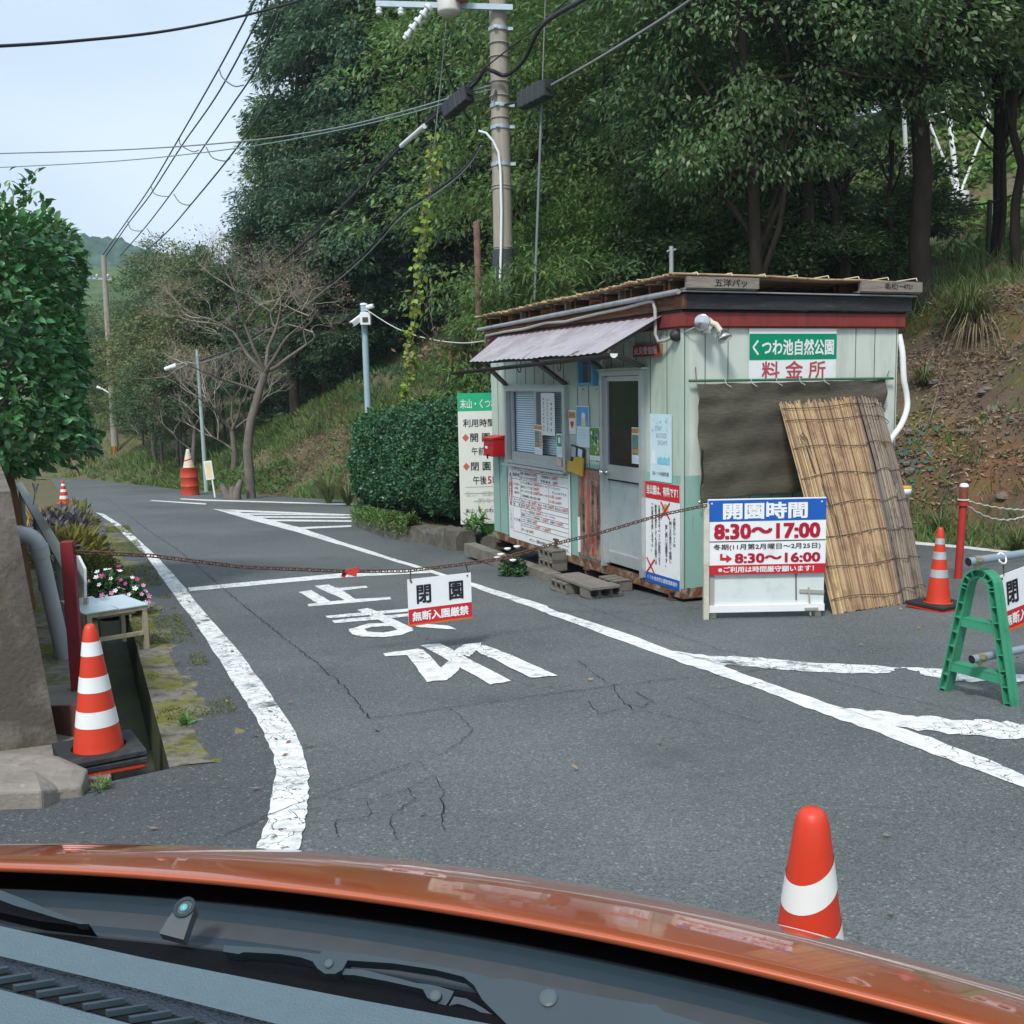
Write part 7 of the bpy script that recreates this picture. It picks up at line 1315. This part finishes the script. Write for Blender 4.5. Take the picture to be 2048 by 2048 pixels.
# vine on the guy wire
t = thing('climbing_vine', 'yellow green vine climbing the guy wire left of the utility pole', 'vine'); wire = [D(868, 275, 18.75), D(846, 480, 18.9), D(823, 690, 19.05), D(806, 835, 19.15)]; n = 270; P = []
for k in range(n):
    s = (random.uniform(0, 1)**.9*.93+.05*math.sin(k*.37))*2.999; s = min(max(s, 0), 2.999); i = int(s); q = wire[i].lerp(wire[i+1], s-i)+Vector((random.gauss(0, .05)+.05*math.sin(s*9), random.gauss(0, .05), random.gauss(0, .05))); P.append(q)
P = np.array(P); leafmesh('leaves', P, rng.normal(size=P.shape)*.6+np.array([0, -.1, -.7]), rng.normal(size=P.shape)*.5+np.array([0, -1, .3]), .14*rng.uniform(.5, 1.2, n), .10, leafm('vine_leaf', (.25, .37, .05), .5, .35, .35), .1, t)
mb = MB(); 
for k in range(3): mb.tube([wire[0].lerp(wire[3], s)+Vector((.05*math.sin(s*30+k*2), .05*math.cos(s*30+k*2), 0)) for s in np.linspace(0, 1, 50)], .008, BARKG, 4)
for k in range(8): a = wire[0].lerp(wire[3], random.uniform(.4, .95)); mb.tube([a, a+Vector((random.uniform(-.05, .3), 0, -.25)), a+Vector((random.uniform(0, .35), 0, -.7))], .006, BARKG, 4)
mb.build('stem', t)
# red-brown leafed shrub above the far end of the hut
p = X(905, 17); t = thing('rusty_shrub', 'shrub with rust coloured leaves beside the far end of the hut roof', 'bush', TR(p, 17, 2.0)); n = 160; P = rng.normal(size=(n, 3))*np.array([.32, .25, .16])+np.array([0, 0, .15]); leafmesh('leaves', P, rng.normal(size=P.shape)+np.array([0, 0, -.3]), rng.normal(size=P.shape)+np.array([0, 0, 1]), .13, .055, leafm('rust_leaf', (.26, .16, .08), .6, .2, .4), .1, t); mb = MB()
for k in range(14): a = random.uniform(0, 6.28); mb.tube([(.1, 0, -2.6), (.08*math.cos(a), .1*math.sin(a), -.6), (.45*math.cos(a), .3*math.sin(a), .15+.1*random.random())], [.02, .012, .004], BARKG, 4)
mb.build('stem', t)
# ---- slope fence, pylon
FM = mat('dark_fence', (.045, .05, .055), .6, .15); p = [D(1968, 385, 21), D(1560, 470, 23), D(1390, 440, 26)]
t = thing('wire_fence', 'thin dark wire mesh fence with posts on the slope behind the thick trunk', 'fence'); fp_ = [Vector((X(2120, 20), 20, 0)), Vector((X(1969, 21), 21, 0)), Vector((X(1760, 23), 23, 0)), Vector((X(1540, 25.5), 25.5, 0)), Vector((X(1340, 28), 28, 0)), Vector((X(1150, 31), 31, 0))]
for q in fp_: q.z = gz(q.x, q.y)
for i, q in enumerate(fp_): b = MB(); b.tube([q-Vector((0, 0, .2)), q+Vector((0, 0, 1.25))], .05 if i < 4 else .03, FM if i < 4 else GAL, 8); b.build('post', t)
b = MB()
for a, c in zip(fp_[:-1], fp_[1:]):
    b.tube([a+Vector((0, 0, 1.2)), c+Vector((0, 0, 1.2))], .018, FM, 5)
    for s in np.linspace(0, 1, 40): b.tube([a.lerp(c, s)+Vector((0, 0, .1)), a.lerp(c, s)+Vector((0, 0, 1.2))], .0025, FM, 3, cap=False)
    for z in np.linspace(.2, 1.1, 10): b.tube([a+Vector((0, 0, z)), c+Vector((0, 0, z))], .0025, FM, 3, cap=False)
b.build('mesh', t)
PYW = mat('pylon_white', (.72, .74, .74), .4, .05); PD = next((d for d in np.arange(26, 60, .25) if D(1917, 408, d).z <= gz(D(1917, 408, d).x, d)+.25), 45.); b0 = D(1917, 408, PD); K_ = PD/45.
b1 = D(1535, 345, PD+2); b1.z = min(b1.z, gz(b1.x, b1.y)+.3); t = thing('pylon', 'white painted steel power pylon standing on the slope behind the trees', 'pylon', Matrix.Translation(b0)); off = [Vector(), b1-b0, Vector((1.5, 9.5, 1.5))*K_, b1-b0+Vector((1.5, 9.5, 1.5))*K_]; top = sum(off, Vector())/4+Vector((0, 0, 40*K_))
for q in off:
    b = MB(); b.tube([q-Vector((0, 0, 1)), q+Vector((0, 0, .5))*K_], .42*K_, PYW, 14); b.tube([q, q+(top-q)*.9], .11*K_, PYW, 10); b.build('leg', t)
for i, j in ((0, 1), (0, 2), (1, 3), (2, 3)):
    for z0_, z1_ in ((.0, .2), (.2, .4)):
        A_ = lambda i_, z_: off[i_]+(top-off[i_])*z_
        br = MB(); br.tube([A_(i, z1_), A_(j, z1_)], .04*K_, PYW, 6); br.build('brace', t)
for s_ in (-1, 1): br = MB(); br.tube([Vector((0, 0, .2)), Vector((s_*1.35, .3, 3.7))*K_], .06*K_, PYW, 6); br.tube([Vector((s_*1.35, .3, 3.7))*K_, Vector((0, 0, 3.9))*K_], .035*K_, PYW, 6); br.tube([Vector((s_*1.35, .3, 3.7))*K_, Vector((s_*.0, 0, 6.6))*K_], .04*K_, PYW, 6); br.build('brace', t)
# stones and roots showing in the bare bank
STB = mat('bank_stone', (.17, .15, .125), .9, .3, 4, bump=.6, bscale=20); rs = random.Random(3)
for k in range(16):
    px, py = rs.uniform(1790, 2040), rs.uniform(700, 1000); d = 15.0
    for d in np.arange(13.5, 19, .1):
        q = D(px, py, d)
        if q.z <= gz(q.x, d): break
    b = MB(); nn, mm = 8, 5; R_ = rs.uniform(.04, .11); vs = []
    for i in range(mm+1):
        for j in range(nn): th_, ph_ = math.pi*i/mm, 2*math.pi*j/nn; r__ = R_*(1+rs.uniform(-.22, .22)); vs.append((r__*math.sin(th_)*math.cos(ph_)*1.3, r__*math.sin(th_)*math.sin(ph_), r__*.75*math.cos(th_)))
    b.add(vs, [(i*nn+j, (i+1)*nn+j, (i+1)*nn+(j+1) % nn, i*nn+(j+1) % nn) for i in range(mm) for j in range(nn)], STB, False); tag(b.build('stone', M=TR(q.x, d, gz(q.x, d), rs.uniform(0, 6))), 'small grey stone lying in the bare earth bank', 'stone', 'stones in the bare earth bank')
for lab, P in (('thin dark root hanging down the bare bank beside the hut', [(1900, 690), (1885, 740), (1870, 800), (1850, 870)]), ('thin dark root crossing the bare bank at the right edge', [(2040, 760), (2000, 800), (1975, 850), (1940, 920)])):
    Q = []
    for px, py in P:
        for d in np.arange(13.5, 20, .1):
            q = D(px, py, d)
            if q.z <= gz(q.x, d): break
        Q.append(q+Vector((0, -.02, .01)))
    b = MB(); b.tube(spline(Q, 8), list(np.linspace(.03, .012, 25)), BARKG, 6); tag(b.build('root'), lab, 'root')
NET = mat('teal_net', (.05, .13, .10), .7, .25, 12)
for lab, px, py, d, k in (('torn pieces of teal netting on the bank beside the hut corner', 1832, 765, 16.2, 34), ('small scrap of teal netting lower on the bank beside the downpipe', 1806, 845, 15.9, 10)):
    p = D(px, py, d); q = rng.normal(size=(k, 2))*(.2 if k > 20 else .1); x_ = p.x+q[:, 0]; y_ = d+q[:, 1]*.8; e = .15; N = np.stack([-(height(x_+e, y_)-height(x_-e, y_))/(2*e), -(height(x_, y_+e)-height(x_, y_-e))/(2*e), np.ones(k)], 1); A = np.cross(N, rng.normal(size=(k, 3)))
    o = leafmesh('net_scrap', np.stack([x_-p.x, y_-d, height(x_, y_)+.05-p.z], 1), A, N, .13*rng.uniform(.5, 1.2, k), .07, NET, .02, M=TR(*p)); tag(o, lab, 'netting', 'scraps of teal netting')

# ================================================================== THE CAR THE PICTURE IS TAKEN FROM
TH = rad(17); CFH = Vector((math.sin(TH), math.cos(TH), 0)); CRH = Vector((math.cos(TH), -math.sin(TH), 0))
CM = Matrix(((CRH.x, CFH.x, 0, 0), (CRH.y, CFH.y, 0, 0), (0, 0, 1, 0), (0, 0, 0, 1)))       # car frame: x right, y forward, z up from the ground under the camera
car = thing('car', 'orange car whose bonnet, wipers and dashboard fill the bottom of the picture', 'car', CM)
CAR = mat('orange_car_paint', (.44, .092, .028), .28, .02, 3, spec=.6, coat=1.0, metal=.25); BPL = mat('cowl_plastic', (.022, .038, .050), .55, .1, 30, spec=.3); BPL2 = mat('cowl_plastic_light', (.050, .058, .063), .65, .1, 30)
WIP = mat('wiper_grey', (.032, .052, .066), .5, .1, 12); DASH = mat('dash_vinyl', (.098, .142, .168), .55, .06, 40, bump=.25, bscale=400); DBLK = mat('dash_black', (.006, .007, .009), .9, .1, 60, spec=.1, bump=.3, bscale=500)
RC = -.58; HW = 1.0
def frear(r): return 1.05-.19*(r+.5)**2
def hoodp(r, t): z = 1.002-.20*t-.517*t*t-.018*min(t/.3, 1.6)*((r-RC)/.9)**2; u = abs(r-RC)/HW; return Vector((r, frear(r)+t, z-.035*max(0, u-.9)/.1))
b = MB(); nr, nt_ = 60, 40; vs = []
prof = [(-.012, -.014), (-.004, -.002)]
for i in range(nr+1):
    r = RC-HW+2*HW*i/nr
    p0 = hoodp(r, 0); vs += [p0+Vector((0, .012, -.012)), p0+Vector((0, -.004, -.008)), p0+Vector((0, -.005, -.001))]
    for j in range(nt_+1): vs.append(hoodp(r, .86*j/nt_))
    q = vs[-1]; vs += [q+Vector((0, .06, -.1)), q+Vector((0, .07, -.3))]
k = nt_+6
b.add(vs, [(i*k+j, (i+1)*k+j, (i+1)*k+j+1, i*k+j+1) for i in range(nr) for j in range(k-1)], CAR, True); b.build('bonnet', car)
b = MB()
for s in (-1, 1):
    vs = []
    for j in range(13): t_ = -.25+1.15*j/12; r = RC+s*HW; p0 = hoodp(r, max(t_, 0)); p0.y = frear(r)+t_; vs += [p0+Vector((s*.004, 0, -.004)), p0+Vector((s*.05, 0, -.05)), p0+Vector((s*.08, 0, -.25)), Vector((p0.x+s*.08, p0.y, .45))]
    b.add(vs, [((j*4+q, j*4+q+1, (j+1)*4+q+1, (j+1)*4+q) if s > 0 else (j*4+q, (j+1)*4+q, (j+1)*4+q+1, j*4+q+1)) for j in range(12) for q in range(3)], CAR, True)
b.build('fender', car)
b = MB(); fy = frear(RC)+.70; b.box((RC, fy-.06, .30), (2*HW-.1, .16, .28), CAR); b.box((RC, fy-.1, .12), (1.6, .12, .10), BPL); b.build('bumper', car, bevel=.04)
# cowl
prof = [(1.40, .83), (1.10, .942), (1.052, .966), (1.036, .965), (1.02, .962), (1.004, .962), (.986, .962), (.972, .962), (.955, .968), (.945, .972), (.925, .976), (.905, .979), (.895, .972)]
b = MB(); vs = []; n = 40
for i in range(n+1):
    r = RC-.9+1.85*i/n; bow = -.19*(r+.5)**2*.9
    for f_, z_ in prof: vs.append((r, f_+bow, z_-.004*((r-RC)/.9)**2))
k = len(prof)
for j in range(k-1): b.add(vs, [(i*k+j, i*k+j+1, (i+1)*k+j+1, (i+1)*k+j) for i in range(n)], DBLK if j >= 9 else (BPL2 if j in (4, 5, 7) else BPL), True)
b.build('cowl', car)
b = MB(); vs = []
for i in range(n+1):
    r = RC-.9+1.85*i/n; bow = -.17*(r+.5)**2
    for f_, z_ in ((.895, .975), (.80, 1.028), (.735, 1.068), (.728, 1.090)): vs.append((r, f_+bow*.6, z_-.03*((r-RC)/.9)**2*.5))
b.add(vs, [(i*4+j, i*4+j+1, (i+1)*4+j+1, (i+1)*4+j) for i in range(n) for j in range(3)], DBLK, True); b.build('windscreen_seal', car)
# dashboard
def dz(r, f_): return 1.10-.0*(f_)
def cloc(px, py, z): d = ray(px, py); t_ = (z-CAM_H)/d.z; q = EYE+d*t_; return Vector((q.dot(CRH), q.dot(CFH), z))
b = MB(); edge = [cloc(x, y, 1.10) for x, y in [(-300, 1788), (0, 1852), (290, 1916), (700, 1996), (980, 2048), (1500, 2140)]]; up1 = [cloc(x, y, 1.10) for x, y in [(-300, 1838), (0, 1912), (290, 1981), (554, 2048), (900, 2140), (1300, 2260)]]; lo1 = [cloc(x, y, 1.10) for x, y in [(-300, 1893), (0, 1979), (130, 2013), (261, 2048), (600, 2145), (1000, 2290)]]
ed0 = [p+Vector((0, .006, -.012)) for p in edge]; ed2 = [p+Vector((0, .008, -.10)) for p in edge]; back = [Vector((p.x, min(p.y-.05, .2), 1.10)) for p in lo1]; bk2 = [Vector((p.x, .15, .95)) for p in back]
def strip(mb, A_, B_, m): kk = len(A_); mb.add(A_+B_, [(i, i+1, kk+i+1, kk+i)[::-1] for i in range(kk-1)], m, True)
strip(b, ed2, ed0, DASH); strip(b, ed0, edge, DASH); strip(b, edge, up1, DASH); strip(b, lo1, back, DASH); strip(b, back, bk2, DASH); dash = b.build('dashboard', car)
dn = Vector((0, 0, -.004)); b = MB(); LEA = mat('dash_leather', (.022, .032, .048), .6, .15, 60, bump=.5, bscale=350); strip(b, [p for p in up1], [p+dn for p in up1], LEA); strip(b, [p+dn for p in up1], [p+dn for p in lo1], LEA); strip(b, [p+dn for p in lo1], lo1, DBLK)
vent = b.build('defroster_vent', dash)
c6b = lambda x, y: (x*.28986, 1780+y*.28986)
VB_ = mat('vent_hole', (.003, .003, .004), .9, 0)
SL = [[(-160, 640), (-70, 555), (20, 565), (-80, 660)], [(-20, 660), (60, 595), (130, 610), (60, 672)], [(90, 695), (190, 640), (250, 650), (165, 710)]]
b = MB()
HP = [(x, 620+.255*(x-250)) for x in (-1100, 400, 1900)]+[(x, 660+.28*x) for x in (1800, 400, -1100)]
b.prism([cloc(*c6b(x, y), 1.0972) for x, y in HP], (0, 0, -1), .001, VB_)
for q in range(-7, 12):
    ox, oy = 160*q, 43.5*q
    Q4 = [cloc(*c6b(ox+x, oy+y), 1.0985) for x, y in [(88, 690), (372, 648), (384, 657), (104, 704)]]; b.prism(Q4, (0, 0, 1), .005, WIP)
b.build('vent_slats', vent)
# wipers
PN = Vector((0, .5, -.86)); P0 = Vector((-.45, .93, 1.0)); 
def wloc(px, py, lift=0.): d0 = ray(px, py); d = Vector((d0.dot(CRH), d0.dot(CFH), d0.z)); o = Vector((0, 0, CAM_H)); t_ = (P0-o).dot(PN)/d.dot(PN); return o+d*t_-PN*lift
def plate(mb, px, th, m, lift=0.): 
    P = [wloc(x, y, lift) for x, y in px]
    from mathutils.geometry import tessellate_polygon
    kk = len(P); T = tessellate_polygon([P]); top_ = [p+PN*0 for p in P]; bot = [p+PN*th for p in P]
    fs = [t_ for t_ in T]+[tuple(v+kk for v in t_) for t_ in T]+[(i, (i+1) % kk, (i+1) % kk+kk, i+kk) for i in range(kk)]; mb.add(top_+bot, fs, m)
c7b = lambda x, y: (600+x*.41408, 1850+y*.41408)
w1 = bpy.data.objects.new('wiper', None); C.objects.link(w1); w1.parent = car
b = MB(); plate(b, [(448, 1890), (455, 1891), (540, 1896), (600, 1903)]+[c7b(*p) for p in [(95, 140), (110, 122), (300, 140), (560, 180), (760, 215), (890, 245), (930, 262), (985, 258), (1080, 270), (1230, 305), (1440, 345), (1650, 380), (1720, 385), (1760, 420), (1932, 470), (2100, 520), (2100, 640), (1300, 640), (1000, 480), (880, 360), (840, 290), (790, 250), (650, 215), (450, 185), (230, 170), (205, 215), (170, 235), (120, 235), (85, 210), (60, 175), (0, 155)]]+[(560, 1908), (487, 1904), (478, 1908), (446, 1903)], .014, WIP); b.build('wiper_arm', w1)
b = MB(); plate(b, [c7b(*p) for p in [(205, 200), (300, 205), (560, 270), (610, 275), (660, 285), (740, 310), (720, 350), (700, 378), (650, 365), (610, 340), (590, 300), (420, 262), (260, 232), (200, 230)]], .012, WIP, -.004); plate(b, [c7b(*p) for p in [(740, 335), (800, 345), (880, 390), (930, 425), (1050, 460), (1100, 490), (1000, 490), (900, 430), (840, 395), (760, 370), (715, 380)]], .01, WIP, -.004)
plate(b, [c7b(*p) for p in [(150, 240), (420, 275), (620, 345), (900, 430), (900, 450), (600, 375), (300, 300), (150, 262)]], .008, DBLK, -.012); b.build('wiper_blade', w1)
nP = -PN
for (x, y), r_ in (((1200, 355), .009), ((140, 190), .005), ((655, 345), .006)): R = nP.to_track_quat('Z', 'Y').to_matrix(); b = MB(); b.lathe([(r_, 0), (r_, .0015), (r_*.75, .0025), (0, .0027)], mat('wiper_rivet', (.075, .10, .115), .4, .1), 16, wloc(*c7b(x, y), .0005), R, False); b.build('rivet', w1)
w2 = bpy.data.objects.new('wiper', None); C.objects.link(w2); w2.parent = car
c6 = lambda x, y: (x*.36232, 1550+y*.36232)
b = MB(); plate(b, [c6(*p) for p in [(-400, 490), (0, 635), (120, 680), (260, 740), (380, 785), (490, 822), (440, 822), (330, 795), (200, 755), (80, 720), (0, 690), (-400, 560)]], .012, WIP); b.build('wiper_arm', w2)
b = MB(); plate(b, [c6(*p) for p in [(-400, 560), (0, 688), (200, 752), (420, 812), (490, 824), (200, 790), (0, 745), (-400, 640)]], .02, DBLK, -.006); b.build('wiper_blade', w2)
b = MB(); plate(b, [c6(*p) for p in [(885, 885), (935, 800), (985, 735), (1000, 715), (1025, 703), (1055, 706), (1080, 725), (1083, 745), (1060, 800), (1020, 920)]], .012, mat('washer_grey', (.075, .088, .09), .55, .1, 20), .004); R = nP.to_track_quat('Z', 'Y').to_matrix(); b.lathe([(.013, 0), (.013, .002), (.009, .002), (.009, -.001), (0, -.001)], BPL, 18, wloc(*c6(1027, 745), .0045), R); b.lathe([(.0045, 0), (.0045, .002), (0, .0025)], mat('nozzle_blue', (.14, .42, .46), .3, .1), 12, wloc(*c6(1025, 748), .0048), R); b.build('washer_nozzle', car)

# ================================================================== AIR
hz = MB(); hz.box((-100, 270, 32), (720, 590, 130), bpy.data.materials.new('hazy_air')); ho = hz.build('haze'); tag(ho, 'thin bluish air between here and the far hill', 'haze', kind='stuff')
hm = ho.data.materials[0]; hm.use_nodes = True; ht = hm.node_tree; ht.nodes.clear(); hv = ht.nodes.new('ShaderNodeVolumePrincipled'); hv.inputs['Density'].default_value = .0006; hv.inputs['Color'].default_value = (.75, .88, 1, 1); hv.inputs['Anisotropy'].default_value = .3
h2 = ht.nodes.new('ShaderNodeOutputMaterial'); ht.links.new(hv.outputs[0], h2.inputs['Volume'])
